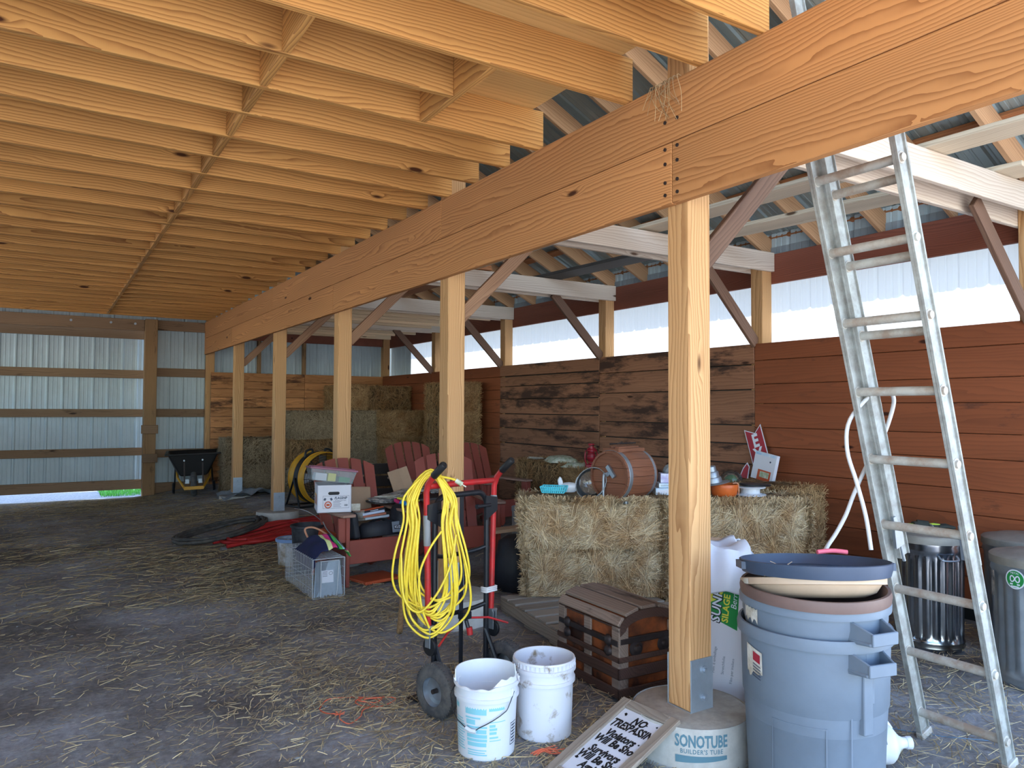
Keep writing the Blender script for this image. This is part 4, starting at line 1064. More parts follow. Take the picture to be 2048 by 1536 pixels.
def cyl_patch(b, rad, a0, a1, z0, z1, n=8, slope=0.0):
    vs = [(rad(z0 if j == 0 else z1)*math.cos(a0+(a1-a0)*i/n), rad(z0 if j == 0 else z1)*math.sin(a0+(a1-a0)*i/n), z0 if j == 0 else z1) for i in range(n+1) for j in range(2)]
    b.add(vs, [(2*i, 2*i+2, 2*i+3, 2*i+1) for i in range(n)])
rr = lambda z: r0+(r1-0.004-r0)*(z-0.012)/(Hb-0.122)+0.0006
b = MB()
for z0, z1, d0, d1 in ((0.225, 0.25, -1.35, -1.1), (0.215, 0.245, -0.75, 0.0), (0.196, 0.204, -0.75, -0.2), (0.17, 0.192, -0.72, -0.38), (0.156, 0.164, -0.7, 0.02), (0.132, 0.15, -0.7, 0.0), (0.112, 0.128, -0.7, 0.02), (0.096, 0.108, -0.7, 0.02), (0.074, 0.092, -0.68, 0.0), (0.055, 0.06, -0.68, 0.0), (0.044, 0.049, -0.68, -0.05), (0.034, 0.04, -0.68, 0.02),
                       (0.232, 0.248, 0.08, 0.62), (0.180, 0.184, 0.1, 0.66), (0.160, 0.172, 0.1, 0.3), (0.145, 0.156, 0.1, 0.36), (0.128, 0.14, 0.1, 0.34), (0.110, 0.118, 0.1, 0.4), (0.098, 0.102, 0.1, 0.5)):
    cyl_patch(b, rr, face+d0, face+d1, z0, z1)
for q in range(12): cyl_patch(b, rr, face-1.3, face-0.8-0.04*(q % 3), 0.05+0.012*q, 0.055+0.012*q)
b.build('printing', M['teal'], bk)
b = MB()
cyl_patch(b, rr, face+0.92, face+0.94, 0.06, 0.16, 1); cyl_patch(b, rr, face+0.92, face+1.3, 0.06, 0.064, 6); cyl_patch(b, rr, face+0.92, face+1.3, 0.156, 0.16, 6)
for q in range(6): cyl_patch(b, rr, face+0.98, face+1.25, 0.072+0.014*q, 0.079+0.014*q, 6)
b.build('bar_print', M['navy_ink'], bk)
def on_b(d, z, off=0.004): return ((rr(z)+off)*math.cos(face+d), (rr(z)+off)*math.sin(face+d), z)
b = MB(); pth = [on_b(0.95, 0.305, 0.012)]+[on_b(0.95-0.14*i, 0.305-0.035*i, 0.012) for i in range(1, 3)]+[on_b(0.62, 0.228, 0.012)]+[on_b(0.62-0.21*i, 0.228-0.016*i, 0.012) for i in range(1, 5)]+[on_b(-0.36, 0.148, 0.014), on_b(-0.66, 0.155, 0.014), on_b(-1.05, 0.172, 0.014), on_b(-1.35, 0.20, 0.02), on_b(-1.7, 0.25, 0.03), on_b(-2.0, 0.30, 0.014)]
hd_ = b.tube(pth, 0.0022, 6).build('wire_handle', M['wire'], bk)
b = MB(); b.tube([on_b(-0.32, 0.148, 0.014), on_b(-0.48, 0.148, 0.016), on_b(-0.66, 0.155, 0.014)], 0.009, 10); b.build('grip', M['white_pl'], hd_, smooth=50)
b = MB(); b.cbox(on_b(0.95, 0.30, 0.004), (0.016, 0.03, 0.04), 0, (0, 0, face+0.95)); b.cbox(on_b(-2.0, 0.30, 0.004), (0.016, 0.03, 0.04), 0, (0, 0, face-2.0)); b.build('ear', M['white_pl'], bk, bevel=0.003)
bk2 = thing('bucket', 'white bucket with muddy smears and a whole rim', 'bucket', (2.10, 3.045, 0), 0, 'white buckets')
b = MB(); r1 = 0.146; pf = bucket_prof(Hb, 0.134, r1)+[(r1+0.003, Hb-0.012), (r1+0.006, Hb-0.01), (r1+0.004, Hb), (r1-0.002, Hb), (r1-0.004, Hb-0.1), (0.128, 0.014), (0.001, 0.012)]
b.lathe(pf, 64)
for q in range(44): 
    a = 2*PI*q/44; b.cbox(((r1+0.005)*math.cos(a), (r1+0.005)*math.sin(a), Hb-0.02), (0.006, 0.004, 0.022), 0, (0, 0, a))
M['muddy_white'] = plain('muddy_white_plastic', lin(212, 214, 222), 0.5, dirt=lin(138, 122, 100), nscale=8)
M['muddy_white'].node_tree.nodes['Color Ramp'].color_ramp.elements[0].position = 0.33; M['muddy_white'].node_tree.nodes['Color Ramp'].color_ramp.elements[1].position = 0.44
b.build('body', M['muddy_white'], bk2, smooth=40)
# orange twine scraps
def scribble(name, mat, label, cat, cx, cy, z, pts, r, k=5, closed=False):
    b = MB(); b.tube(smooth_path([(cx+x, cy+y, z+(q[2] if len(q) > 2 else 0)) for q in pts for x, y in [(q[0], q[1])]], k, closed), r, 6, closed=closed)
    return tag(b.build(name, M[mat], smooth=60), label, cat)
pr = random.Random(9)
b = MB()
for q in range(9):
    a = pr.uniform(-0.5, 0.5); x0 = pr.uniform(-0.02, 0.02)
    b.tube(smooth_path([(x0-0.01, q*0.004-0.016, 0.006+pr.uniform(0, .012)), (x0+0.035, q*0.003-0.01, 0.016+pr.uniform(0, .014)), (x0+0.07, (q-4)*0.006, 0.012+pr.uniform(0, .02)), (x0+0.11, (q-4)*0.009, 0.006+pr.uniform(0, .02))]), 0.002, 5)
tag(b.build('twine', M['orange_twine'], None, (1.94, 2.86, 0.0), (0, 0, R(-15))), 'knotted scrap of orange twine lying between the two white buckets', 'twine')
b = MB()
loop = [(1.27,3.91),(1.33,3.97),(1.445,3.955),(1.55,3.90),(1.63,3.83),(1.634,3.78),(1.55,3.76),(1.47,3.80),(1.44,3.86),(1.50,3.90),(1.57,3.85),(1.52,3.78),(1.44,3.74),(1.40,3.68),(1.328,3.64),(1.30,3.70),(1.312,3.75),(1.27,3.82),(1.255,3.88)]
b.tube(smooth_path([(x, y, 0.007+0.006*math.sin(i*1.7)) for i, (x, y) in enumerate(loop)], 6, True), 0.0032, 6, closed=True)
b.tube(smooth_path([(1.50, 3.90, .01), (1.46, 3.86, .016), (1.53, 3.80, .012), (1.58, 3.84, .014), (1.49, 3.86, .016), (1.50, 3.79, .01)], 6), 0.003, 6)
for q in range(7): b.tube([(1.312, 3.748, 0.012), (1.312+0.03*math.cos(q*0.9), 3.748+0.03*math.sin(q*0.9), 0.02)], 0.002, 5)
tag(b.build('twine', M['orange_twine'], smooth=60), 'loop of thin orange twine lying on the open earth floor', 'twine')

# ================================================================== HAND TRUCK
ht = thing('hand_truck', 'red and black convertible hand truck standing upright with the yellow cord', 'hand truck', (1.986, 3.548, 0), R(15.2))
fy = 0.10
for s, nm in ((-1, 'left'), (1, 'right')):
    w_ = thing('wheel', None, None); w_.parent = ht; w_.location = (s*0.262, 0, 0.138)
    b = MB(); pf = [(0.072, -0.034), (0.085, -0.038), (0.112, -0.036), (0.128, -0.028), (0.137, -0.014), (0.138, 0.0), (0.137, 0.014), (0.128, 0.028), (0.112, 0.036), (0.085, 0.038), (0.072, 0.034)]
    Mw = Matrix.Rotation(PI/2, 4, 'Y'); b.lathe(pf, 48, 0, Mw)
    for q in range(48):
        a = 2*PI*q/48
        for t_ in (-0.018, 0.018): b.cbox((t_, 0.1345*math.cos(a), 0.1345*math.sin(a)), (0.012, 0.009, 0.009), 0, (a, 0, 0))
    b.build('tire', M['tire'], w_, smooth=40)
    b = MB(); b.lathe([(0.001, 0.0), (0.016, 0.0), (0.02, -0.006), (0.05, 0.0), (0.066, 0.006), (0.074, 0.03), (0.074, -0.0)], 32, 0, Matrix.Rotation(s*PI/2, 4, 'Y')); b.lathe([(0.001, 0.0), (0.07, 0.0)], 32, 0, Mw); b.build('hub', M['galv'], w_, smooth=40)
    b = MB(); b.tube([(s*0.0, 0, 0), (s*0.03, 0, 0)], 0.012, 10); b.build('axle_end', M['trunk_iron'], w_)
    # red tube with bent grip, caster below
    b = MB(); pth = [(s*0.236, fy, 0.44), (s*0.248, fy, 0.9), (s*0.256, fy, 1.14), (s*0.257, fy-0.02, 1.19), (s*0.257, fy-0.055, 1.225), (s*0.257, fy-0.10, 1.262)]
    b.tube(pth, 0.0165, 14); rt = b.build('red_rail', M['red_paint'], ht, smooth=50)
    b = MB(); b.tube([(s*0.257, fy-0.058, 1.228), (s*0.257, fy-0.062, 1.231), (s*0.257, fy-0.135, 1.291), (s*0.257, fy-0.14, 1.295)], [0.019, 0.0205, 0.0205, 0.016], 14); b.build('grip', M['black_pl'], rt, smooth=50)
    cs = MB(); cs.box(s*0.236-0.014, s*0.236-0.010, fy-0.03, fy+0.01, 0.33, 0.44); cs.box(s*0.236+0.010, s*0.236+0.014, fy-0.03, fy+0.01, 0.33, 0.44); cs.box(s*0.236-0.02, s*0.236+0.02, fy-0.03, fy+0.02, 0.43, 0.445)
    cf = cs.build('caster_fork', M['galv'], ht, bevel=0.001)
    b = MB(); b.lathe([(0.001, -0.011), (0.03, -0.011), (0.045, -0.009), (0.048, 0), (0.045, 0.009), (0.03, 0.011), (0.001, 0.011)], 28, 0, Matrix.Translation((s*0.236, fy-0.015, 0.335)) @ Mw); b.build('caster_wheel', M['black_pl'], cf, smooth=40)
    # flat foot brackets of the black frame to the axle
    b = MB()
    b.add([(s*0.19-.004, fy+.012, 0.03), (s*0.19+.004, fy+.012, 0.03), (s*0.19+.004, fy+.012, 0.42), (s*0.19-.004, fy+.012, 0.42), (s*0.19-.004, fy-.03, 0.03), (s*0.19+.004, fy-.03, 0.03), (s*0.19+.004, fy-.01, 0.42), (s*0.19-.004, fy-.01, 0.42)], [(0,1,2,3),(7,6,5,4),(0,4,5,1),(1,5,6,2),(2,6,7,3),(3,7,4,0)])
    b.tube([(s*0.19, fy, 0.34), (s*0.20, 0.0, 0.14)], 0.012, 6)
    b.build('axle_bracket', M['black_metal'], ht)
    b = MB(); b.prism([(s*0.17, 0.95), (s*0.262, 1.0), (s*0.262, 1.075), (s*0.17, 1.09)] if s > 0 else [(s*0.17, 1.09), (s*0.262, 1.075), (s*0.262, 1.0), (s*0.17, 0.95)], -0.004, 0.004, 0, Matrix.Translation((0, fy-0.018, 0)) @ Matrix.Rotation(PI/2, 4, 'X')); pk = b.build('side_bracket', M['black_metal'], ht)
    b = MB(); b.tube([(s*0.10, fy-0.03, 1.035), (s*0.20, fy-0.025, 1.035)], 0.010, 10); b.tube([(s*0.085, fy-0.03, 1.035), (s*0.10, fy-0.03, 1.035)], 0.013, 8); b.build('pin', M['black_metal'], pk, smooth=40)
    b = MB(); b.tube([(s*0.2475, fy, 0.86 if s < 0 else 0.99), (s*0.2535, fy, 1.02 if s < 0 else 1.085)], 0.019, 14); b.build('gray_tape', M['tape'], ht, smooth=50)
b = MB(); b.tube([(-0.256, fy, 1.17), (0.256, fy, 1.17)], 0.0165, 14); b.build('crossbar', M['red_paint'], ht, smooth=50)
b = MB(); pth = [(-0.195, fy, 0.06), (-0.195, fy, 0.98)]+[(-0.195+0.075*(1-math.cos(t_)), fy, 1.03+0.08*math.sin(t_)) for t_ in np.linspace(0.1, PI/2, 7)]+[(0.195-0.075*(1-math.cos(t_)), fy, 1.03+0.08*math.sin(t_)) for t_ in np.linspace(PI/2, 0.1, 7)]+[(0.195, fy, 0.98), (0.195, fy, 0.06)]
b.tube(pth, 0.0155, 12); b.build('black_frame', M['black_metal'], ht, smooth=50)
b = MB(); b.box(-0.013, 0.013, fy-0.004, fy+0.004, 0.03, 1.10); b.build('center_bar', M['black_metal'], ht, bevel=0.001)
for z in (0.46, 0.78):
    b = MB(); b.tube(smooth_path([(-0.19, fy, z+0.02), (-0.1, fy+0.03, z), (0.1, fy+0.03, z), (0.19, fy, z+0.02)]), 0.012, 10); b.build('curved_crossbar', M['black_metal'], ht, smooth=50)
b = MB()
b.tube([(0.0, fy-0.03, 0.44), (0.15, fy-0.06, 0.42), (0.25, fy-0.12, 0.38)], 0.006, 8); b.tube([(0.0, fy-0.03, 0.44), (-0.15, fy-0.06, 0.40), (-0.25, fy-0.1, 0.36)], 0.006, 8); b.build('red_brace', M['red_paint'], ht, smooth=40)
b = MB(); b.cbox((0.0, fy-0.03, 0.455), (0.06, 0.05, 0.04)); b.tube([(0.0, fy-0.04, 0.43), (0.005, fy-0.06, 0.37)], 0.012, 8); cb = b.build('latch_block', M['black_metal'], ht, bevel=0.003)
b = MB(); b.tube([(0.005, fy-0.06, 0.395), (0.007, fy-0.065, 0.355)], 0.017, 10); b.build('red_knob', M['red_paint'], cb, smooth=40)
b = MB(); b.tube([(-0.26, 0, 0.138), (0.26, 0, 0.138)], 0.010, 10); b.build('axle', M['galv'], ht, smooth=40)
b = MB(); b.box(-0.21, 0.21, fy+0.01, fy+0.20, 0.004, 0.012); b.box(-0.21, 0.21, fy+0.004, fy+0.012, 0.004, 0.09); b.build('toe_plate', M['black_metal'], ht, bevel=0.002)
b = MB()
for zt_ in (0.545, 0.556, 0.567):
    b.tube([(0.178, fy-0.02, zt_), (0.215, fy-0.024, zt_+.002), (0.258, fy-0.02, zt_), (0.262, fy, zt_), (0.258, fy+0.02, zt_), (0.178, fy+0.02, zt_), (0.174, fy, zt_)], 0.006, 8, closed=True)
b.build('white_tape', M['white_tape'], ht, smooth=50)

# yellow extension cord hung in long loops over the left grip
cord = thing('power_cable', 'long yellow extension cord hung in loops over the hand truck grip', 'extension cord', (1.73, 3.60, 1.22))
b = MB(); pr = random.Random(31)
def loc_cord(a, bdep, z):
    return (0.84748*a+0.53085*bdep, 0.84748*bdep-0.53085*a, z)
for q in range(15):
    lw = pr.uniform(0.075, 0.165); rw = pr.uniform(0.065, 0.165); zb_ = -pr.uniform(0.62, 0.86)
    tl = pr.uniform(0.022, 0.05); tr_ = pr.uniform(0.022, 0.05); dep = pr.uniform(-0.01, 0.02)+0.0; skew = pr.uniform(-0.03, 0.05); top_ = pr.uniform(-0.01, 0.035)
    pts = []
    for t_, ww in ((0.0, 0), (0.16, .45), (0.35, .72), (0.6, .95), (0.8, 1.0), (0.92, .72)):
        pts.append((ww*rw+(tr_ if t_ < 0.2 else 0.0)+0.03+skew*t_, dep-0.035*math.sin(PI*t_)+pr.uniform(-.008, .008), top_+(zb_-top_)*t_))
    pts.append((0.03+skew, dep-0.035, zb_))
    for t_, ww in ((0.93, .70), (0.8, 1.0), (0.6, .97), (0.35, .75), (0.16, .5)):
        pts.append((-ww*lw-(tl if t_ < 0.2 else 0.0)+0.01+skew*t_, dep-0.035*math.sin(PI*t_)+pr.uniform(-.008, .008), top_+(zb_-top_)*t_))
    pts[0] = (0.015, dep, top_+0.005)
    b.tube(smooth_path([loc_cord(*p) for p in pts], 5, True), 0.0062, 7, closed=True)
# one slack strand crossing the front
b.tube(smooth_path([loc_cord(*p) for p in ((-0.13, -0.05, -0.40), (-0.11, -0.07, -0.62), (-0.03, -0.085, -0.69), (0.06, -0.08, -0.60), (0.13, -0.06, -0.45), (0.155, -0.03, -0.30))], 6), 0.0062, 7)
b.tube(smooth_path([loc_cord(*p) for p in ((0.08, -0.05, -0.28), (0.02, -0.07, -0.37), (-0.03, -0.075, -0.50), (-0.02, -0.07, -0.66), (0.02, -0.05, -0.78))], 6), 0.0062, 7)
b.tube(smooth_path([loc_cord(*p) for p in ((0.02, 0.0, 0.01), (0.08, -0.01, 0.0), (0.13, -0.015, -0.01), (0.155, -0.015, -0.02))], 6), 0.0062, 7)
b.build('cord_loops', M['yellow'], cord, smooth=60)
b = MB(); b.tube([loc_cord(0.15, -0.015, -0.018), loc_cord(0.185, -0.015, -0.04)], [0.012, 0.014], 10); 
for s in (-1, 1): b.tube([loc_cord(0.185, -0.015+0.006*s, -0.04), loc_cord(0.205, -0.015+0.006*s, -0.052)], 0.0025, 6)
b.build('plug', M['cream_print'], cord, smooth=50)

# leaning stick behind the cord
b = MB(); b.tube([(2.16, 4.93, 0.0), (2.12, 4.80, 0.25), (2.085, 4.70, 0.5), (2.09, 4.66, 0.64)], [0.022, 0.018, 0.016, 0.014], 10)
tag(b.build('wooden_handle', M['girt_z'], smooth=60), 'thin weathered wooden handle leaning behind the yellow cord', 'stick')
# ================================================================== HAY
def bale_meshes(seed, L, W, H, nf, old=False, flakes=8, width=0.0016, length=(0.07, 0.2)):
    """core block and its straw; long axis x, face toward -y, base at z 0"""
    g = random.Random(seed)
    nx, ny, nz = 22, 9, 9
    def bulge(x, y, z):
        fl = 0.012*math.cos(2*PI*flakes*(x/L+0.5))
        n = 0.012*math.sin(x*17+seed)+0.010*math.sin(y*23+z*19+seed*2)+0.008*math.sin(x*41+z*31)
        return fl+n
    b = MB()
    def side(fn, na, nb):
        vs = [fn(i/na, j/nb) for j in range(nb+1) for i in range(na+1)]
        b.add(vs, [(j*(na+1)+i, j*(na+1)+i+1, (j+1)*(na+1)+i+1, (j+1)*(na+1)+i) for j in range(nb) for i in range(na)])
    def P(x, y, z):
        # round the edges of the block
        q = Vector((x/(L/2), y/(W/2), (z-H/2)/(H/2)))
        c = Vector((x, y, z-H/2)); rr_ = 0.05
        inner = Vector((max(-L/2+rr_, min(L/2-rr_, c.x)), max(-W/2+rr_, min(W/2-rr_, c.y)), max(-H/2+rr_, min(H/2-rr_, c.z))))
        d = c-inner
        if d.length > 1e-6: c = inner+d.normalized()*(rr_+bulge(x, y, z)*0.9)
        return (c.x, c.y, max(0.0, c.z+H/2))
    side(lambda u, v: P(-L/2+L*u, -W/2, H*v), nx, nz); side(lambda u, v: P(L/2-L*u, W/2, H*v), nx, nz)
    side(lambda u, v: P(-L/2, W/2-W*u, H*v), ny, nz); side(lambda u, v: P(L/2, -W/2+W*u, H*v), ny, nz)
    side(lambda u, v: P(-L/2+L*u, -W/2+W*v, H), nx, ny); side(lambda u, v: P(-L/2+L*u, W/2-W*v, 0), nx, ny)
    me = bpy.data.meshes.new('hay_bale'); me.from_pydata(b.v, [], b.f); me.materials.append(M['hay_core_old' if old else 'hay_core'])
    me.polygons.foreach_set('use_smooth', [True]*len(me.polygons)); me.update()
    sv, sf = [], []
    def addset(n, pos, **k):
        v, f = strands(n, pos, g, **k); o = len(sv); sv.extend(v); sf.extend([tuple(i+o for i in q) for q in f])
    cell = {}
    def patch(x, z):
        key = (int((x+9)*5), int((z+9)*6))
        if key not in cell: cell[key] = g.uniform(-1.3, 1.3)
        return cell[key]
    def front(sy):
        def f(q):
            x, z = q.uniform(-L/2, L/2), q.uniform(0.0, H)
            p = P(x, sy*W/2, z); a = patch(x, z)+q.gauss(0, 0.45)
            return ((p[0], p[1]+sy*0.004, p[2]), (0, sy, 0), (math.sin(a), 0, math.cos(a)))
        return f
    def topf(q):
        x, y = q.uniform(-L/2, L/2), q.uniform(-W/2, W/2); p = P(x, y, H); a = patch(x, y+3)+q.gauss(0, 0.9)
        return ((p[0], p[1], p[2]+0.003), (0, 0, 1), (math.cos(a), math.sin(a), 0))
    def endf(sx):
        def f(q):
            y, z = q.uniform(-W/2, W/2), q.uniform(0, H); p = P(sx*L/2, y, z); a = q.gauss(0, 1.1)
            return ((p[0]+sx*0.004, p[1], p[2]), (sx, 0, 0), (0, math.sin(a), math.cos(a)))
        return f
    kw = dict(L=length, w=width, lift=0.24, spread=0.4, curl=0.2, segs=2)
    addset(nf, front(-1), **kw); addset(int(nf*0.35), front(1), **kw); addset(int(nf*0.55), topf, **dict(kw, lift=0.12))
    addset(int(nf*0.4), endf(-1), **kw); addset(int(nf*0.4), endf(1), **kw)
    sq = lambda t, h: t if abs(t) <= h else math.copysign(h+(abs(t)-h)*0.45, t)
    sv = [(sq(x, L/2+0.03), sq(y, W/2+0.03), max(z if z < H+0.012 else H+0.012+(z-H-0.012)*0.35, 0.003)) for x, y, z in sv]
    ms = bpy.data.meshes.new('straw'); ms.from_pydata(sv, [], sf); ms.materials.append(M['hay_old' if old else 'hay']); ms.update()
    return me, ms
def bale(meshes, x, y, z, rz, label, group, sc=(1, 1, 1)):
    o = link('hay_bale', meshes[0], None, (x, y, z), (0, 0, rz)); o.scale = sc
    tag(o, label, 'hay bale', group); s = link('straw', meshes[1], o); return o
GF = 'hay bales carrying the odds and ends'
BF = [bale_meshes(1, 1.06, 0.46, 0.375, 9500, width=0.0017, length=(0.10, 0.30)), bale_meshes(2, 1.06, 0.46, 0.375, 9500, width=0.0017, length=(0.10, 0.30))]
RZF = math.atan2(-0.53085, 0.84748)
def fb(i, a, b_, z, lab, sc=(1, 1, 1), flip=0): x, y = dg(a, b_); return bale(BF[i], x, y, z, RZF+flip, lab, GF, sc)
fb(0, 0.645, 6.06, 0.125, 'hay bale resting on the gray pallet, under the one that carries the wooden churn')
fb(1, 0.63, 6.04, 0.495, 'hay bale that carries the wooden churn and turquoise basket', (1.02, 1, 1))
fb(1, 1.76, 6.06, 0.0, 'lowest hay bale right of the near post, under the one with the orange pot', (1, 1, 1.2))
fb(0, 1.76, 6.04, 0.445, 'hay bale that carries the orange pot and stacked metal pans', (1.02, 1, 1.12))
BO = [bale_meshes(5, 0.95, 0.46, 0.46, 3600, True, width=0.0019, length=(0.08, 0.24)), bale_meshes(6, 0.95, 0.46, 0.46, 3600, True, width=0.0019, length=(0.08, 0.24))]
BG = [bale_meshes(7, 0.95, 0.46, 0.46, 3600, False, width=0.0019, length=(0.08, 0.24))]
bale(BO[0], 5.57, 7.88, 0.0, R(92), 'lower old hay bale at the plank wall under the bale with seed bags', GF)
bale(BO[1], 5.57, 7.88, 0.45, R(90), 'old hay bale at the plank wall carrying the left seed bag and papers', GF)
bale(BO[0], 5.57, 6.88, 0.0, R(88), 'lower old hay bale at the plank wall under the red lantern bale', GF)
bale(BO[1], 5.57, 6.88, 0.42, R(-91), 'old hay bale at the plank wall carrying the red lantern', GF)
bale(BO[0], 5.62, 4.66, 0.0, R(89), 'lower dark hay bale at the plank wall beneath the red sign', GF, (1.05, 1, 1))
bale(BO[1], 5.62, 4.66, 0.44, R(-92), 'dark hay bale at the plank wall that the red sign stands on', GF, (1.05, 1, 1))
BG[0][0].materials[0] = M['hay_core_old']; BG[0][1].materials[0] = M['hay_gray']
GB = 'hay bales stacked at the back of the side aisle'
B = BG[0]
z0 = 0.14
LY = ['bottom', 'second', 'third', 'top']
for k in range(2): bale(B, 3.02, 13.15, z0+0.455*k, R(180*k+1), 'gray hay bale behind the back posts, %s of the low two-bale stack' % ('lower' if k == 0 else 'upper'), GB)
for k in range(3): bale(B if k != 1 else BO[0], 3.88, 12.5, z0+0.455*k, R(180*(k % 2)-1), 'hay bale of the middle stack behind the carton post, %s layer' % LY[k], GB)
for k in range(3): bale(B, 4.64, 12.62, z0+0.455*k, R(88+3*k), 'hay bale set end-on right of the middle stack, %s layer' % LY[k], GB)
for k in range(3): bale(BO[k % 2], 5.36, 12.3, z0+0.46*k, R(2-2*k), 'brown hay bale of the stack behind the cord post, %s layer' % LY[k], GB)
for j, xx in enumerate((4.72, 5.44)):
    for k in range(4): bale(BO[(k+j) % 2], xx, 13.35-0.25*j*0, z0+0.46*k, R(180*(k % 2)+(90 if j == 0 else 1)), 'brown hay bale of the rear high row, %s stack, %s layer' % (('left', 'right')[j], LY[k]), GB)
for k in range(4): bale(BO[k % 2], 5.60, 10.75, z0+0.46*k, R(90+(k % 2)), 'brown hay bale of the stack against the plank wall, %s layer' % LY[k], GB)

# straw litter on the earth floor
g = random.Random(77)
def litter(n, area, dens, L, w):
    vs = []; fs = []; c = 0
    while c < n:
        x, y = g.uniform(*area[0]), g.uniform(*area[1])
        if g.random() > dens(x, y): continue
        c += 1
        a = g.gauss(0.25, 0.75) if g.random() < 0.7 else g.uniform(0, PI)
        ln = g.uniform(*L)*(0.5+g.random()); ww = w*g.uniform(0.6, 1.6)
        d = Vector((math.cos(a), math.sin(a), 0)); s = Vector((-d.y, d.x, 0))
        z = gz(x, y)+0.004+g.uniform(0, 0.012); z2 = z+g.uniform(-0.004, 0.012); bend = s*g.uniform(-0.2, 0.2)*ln
        o = len(vs); tilt = Vector((0, 0, g.uniform(-0.7, 0.7)))*ww
        for k, t in enumerate((-0.5, 0.0, 0.5)):
            p = Vector((x, y, z+(z2-z)*(t+.5)))+d*ln*t+bend*(0.25-t*t)
            vs.append(tuple(p-s*ww-tilt)); vs.append(tuple(p+s*ww+tilt))
        fs += [(o, o+1, o+3, o+2), (o+2, o+3, o+5, o+4)]
    return vs, fs
def patchy(x, y):
    v = 0.5+0.5*math.sin(x*2.1+1.3*math.sin(y*1.1))*math.sin(y*1.6+x*0.7)
    return 0.15+0.85*v*v
b = MB()
v, f = litter(21000, ((-1.2, 2.6), (1.8, 7.0)), lambda x, y: patchy(x, y)*(0.6 if x < 1.0 else 0.9), (0.015, 0.10), 0.0013); b.add(v, f)
v, f = litter(11000, ((1.3, 5.8), (1.2, 4.2)), lambda x, y: 0.9, (0.03, 0.15), 0.0014); b.add(v, f)
v, f = litter(16000, ((-1.4, 2.4), (6.5, 14.4)), lambda x, y: patchy(x*0.7, y*0.6), (0.05, 0.2), 0.0022); b.add(v, f)
v, f = litter(2600, ((2.2, 5.6), (4.2, 12.5)), lambda x, y: 0.9, (0.05, 0.2), 0.002); b.add(v, f)
tag(b.build('straw_litter', M['straw_floor']), 'straw scattered over the earth floor', 'straw', kind='stuff')
b = MB(); pr = random.Random(8)
for q in range(170):
    x, y = pr.uniform(-1.2, 2.6), pr.uniform(2.2, 9); s = pr.uniform(0.006, 0.022)
    b.lathe([(0.001, 0), (s, s*0.15), (s*0.8, s*0.4), (0.001, s*0.55)], 6, 0, Matrix.Translation((x, y, gz(x, y)-0.002)) @ Matrix.Rotation(pr.uniform(0, 6), 4, 'Z') @ Matrix.Diagonal((1, pr.uniform(.5, 1), 1, 1)))
M['pebble'] = plain('gray_pebble', lin(140, 140, 140), 0.9, noise=0.3, nscale=40)
tag(b.build('pebbles', M['pebble'], smooth=30), 'small gray pebbles in the earth floor', 'pebbles', kind='stuff')
b = MB(); pr = random.Random(12)
vs = []; fs = []
for q in range(2600):
    x, y = pr.uniform(0.9, 2.2), pr.uniform(15.3, 16.6); a = pr.uniform(0, 6.3); h_ = pr.uniform(0.03, 0.11); o = len(vs)
    dx, dy = math.cos(a)*0.006, math.sin(a)*0.006
    vs += [(x-dx, y-dy, -0.05), (x+dx, y+dy, -0.05), (x+pr.uniform(-.03, .03), y+pr.uniform(-.03, .03), -0.05+h_)]; fs.append((o, o+1, o+2))
b.add(vs, fs); tag(b.build('grass_patch', M['grass']), 'patch of green grass outside the gap under the sliding door', 'grass', kind='stuff')

# ================================================================== THINGS ON THE FRONT BALES
ZT = 0.892
cx, cy = dg(0.90, 6.0)
ch = thing('barrel_churn', 'small wooden barrel churn with steel hoops and a crank, lying on the hay bale', 'churn', (cx, cy, ZT), R(-32-48))
ch.location.z = ZT-0.045; ch.scale = (1.09, 1.09, 1.09)
# barrel axis along local y: head toward -y
Mb = Matrix.Translation((0, 0, 0.195)) @ Matrix.Rotation(PI/2, 4, 'X')
b = MB(); n = 18; zs_ = [-0.17, -0.12, -0.06, 0, 0.06, 0.12, 0.17]
for i in range(n):
    a0, a1 = 2*PI*(i+0.02)/n, 2*PI*(i+0.98)/n; vs = []
    for z in zs_:
        r_ = 0.178+0.014*(1-(z/0.17)**2)
        for a in (a0, (a0+a1)/2, a1): vs.append((r_*math.cos(a), r_*math.sin(a), z))
        for a in (a1, (a0+a1)/2, a0): vs.append(((r_-0.016)*math.cos(a), (r_-0.016)*math.sin(a), z))
    fs = []
    for j in range(len(zs_)-1):
        for q in range(6): fs.append((j*6+q, j*6+(q+1) % 6, (j+1)*6+(q+1) % 6, (j+1)*6+q))
    fs.append((5, 4, 3, 2, 1, 0)); m_ = (len(zs_)-1)*6; fs.append((m_, m_+1, m_+2, m_+3, m_+4, m_+5))
    b.add(vs, fs, 0, Mb)
b.build('staves', M['churn'], ch, smooth=30)
for sgn in (1, -1):
    b = MB()
    for q, (x0, x1) in enumerate(((-0.165, -0.055), (-0.053, 0.055), (0.057, 0.165))):
        poly = []
        for t_ in np.linspace(x0, x1, 7): poly.append((t_, -math.sqrt(max(0, 0.166**2-t_*t_))))
        for t_ in np.linspace(x1, x0, 7): poly.append((t_, math.sqrt(max(0, 0.166**2-t_*t_))))
        poly2 = [p for i_, p in enumerate(poly) if i_ == 0 or (Vector(p)-Vector(poly[i_-1])).length > 1e-4]
        b.prism([(p[1], p[0]) for p in poly2][::-1], sgn*0.145-0.008, sgn*0.145+0.008, 0, Mb)
    b.build('head', M['churn_head'], ch, bevel=0.002)
    b = MB(); b.lathe([(0.181, sgn*0.135-0.017), (0.1855, sgn*0.135-0.015), (0.1835, sgn*0.135+0.015), (0.180, sgn*0.135+0.017)], 48, 0, Mb); b.build('hoop', M['galv'], ch, smooth=40)
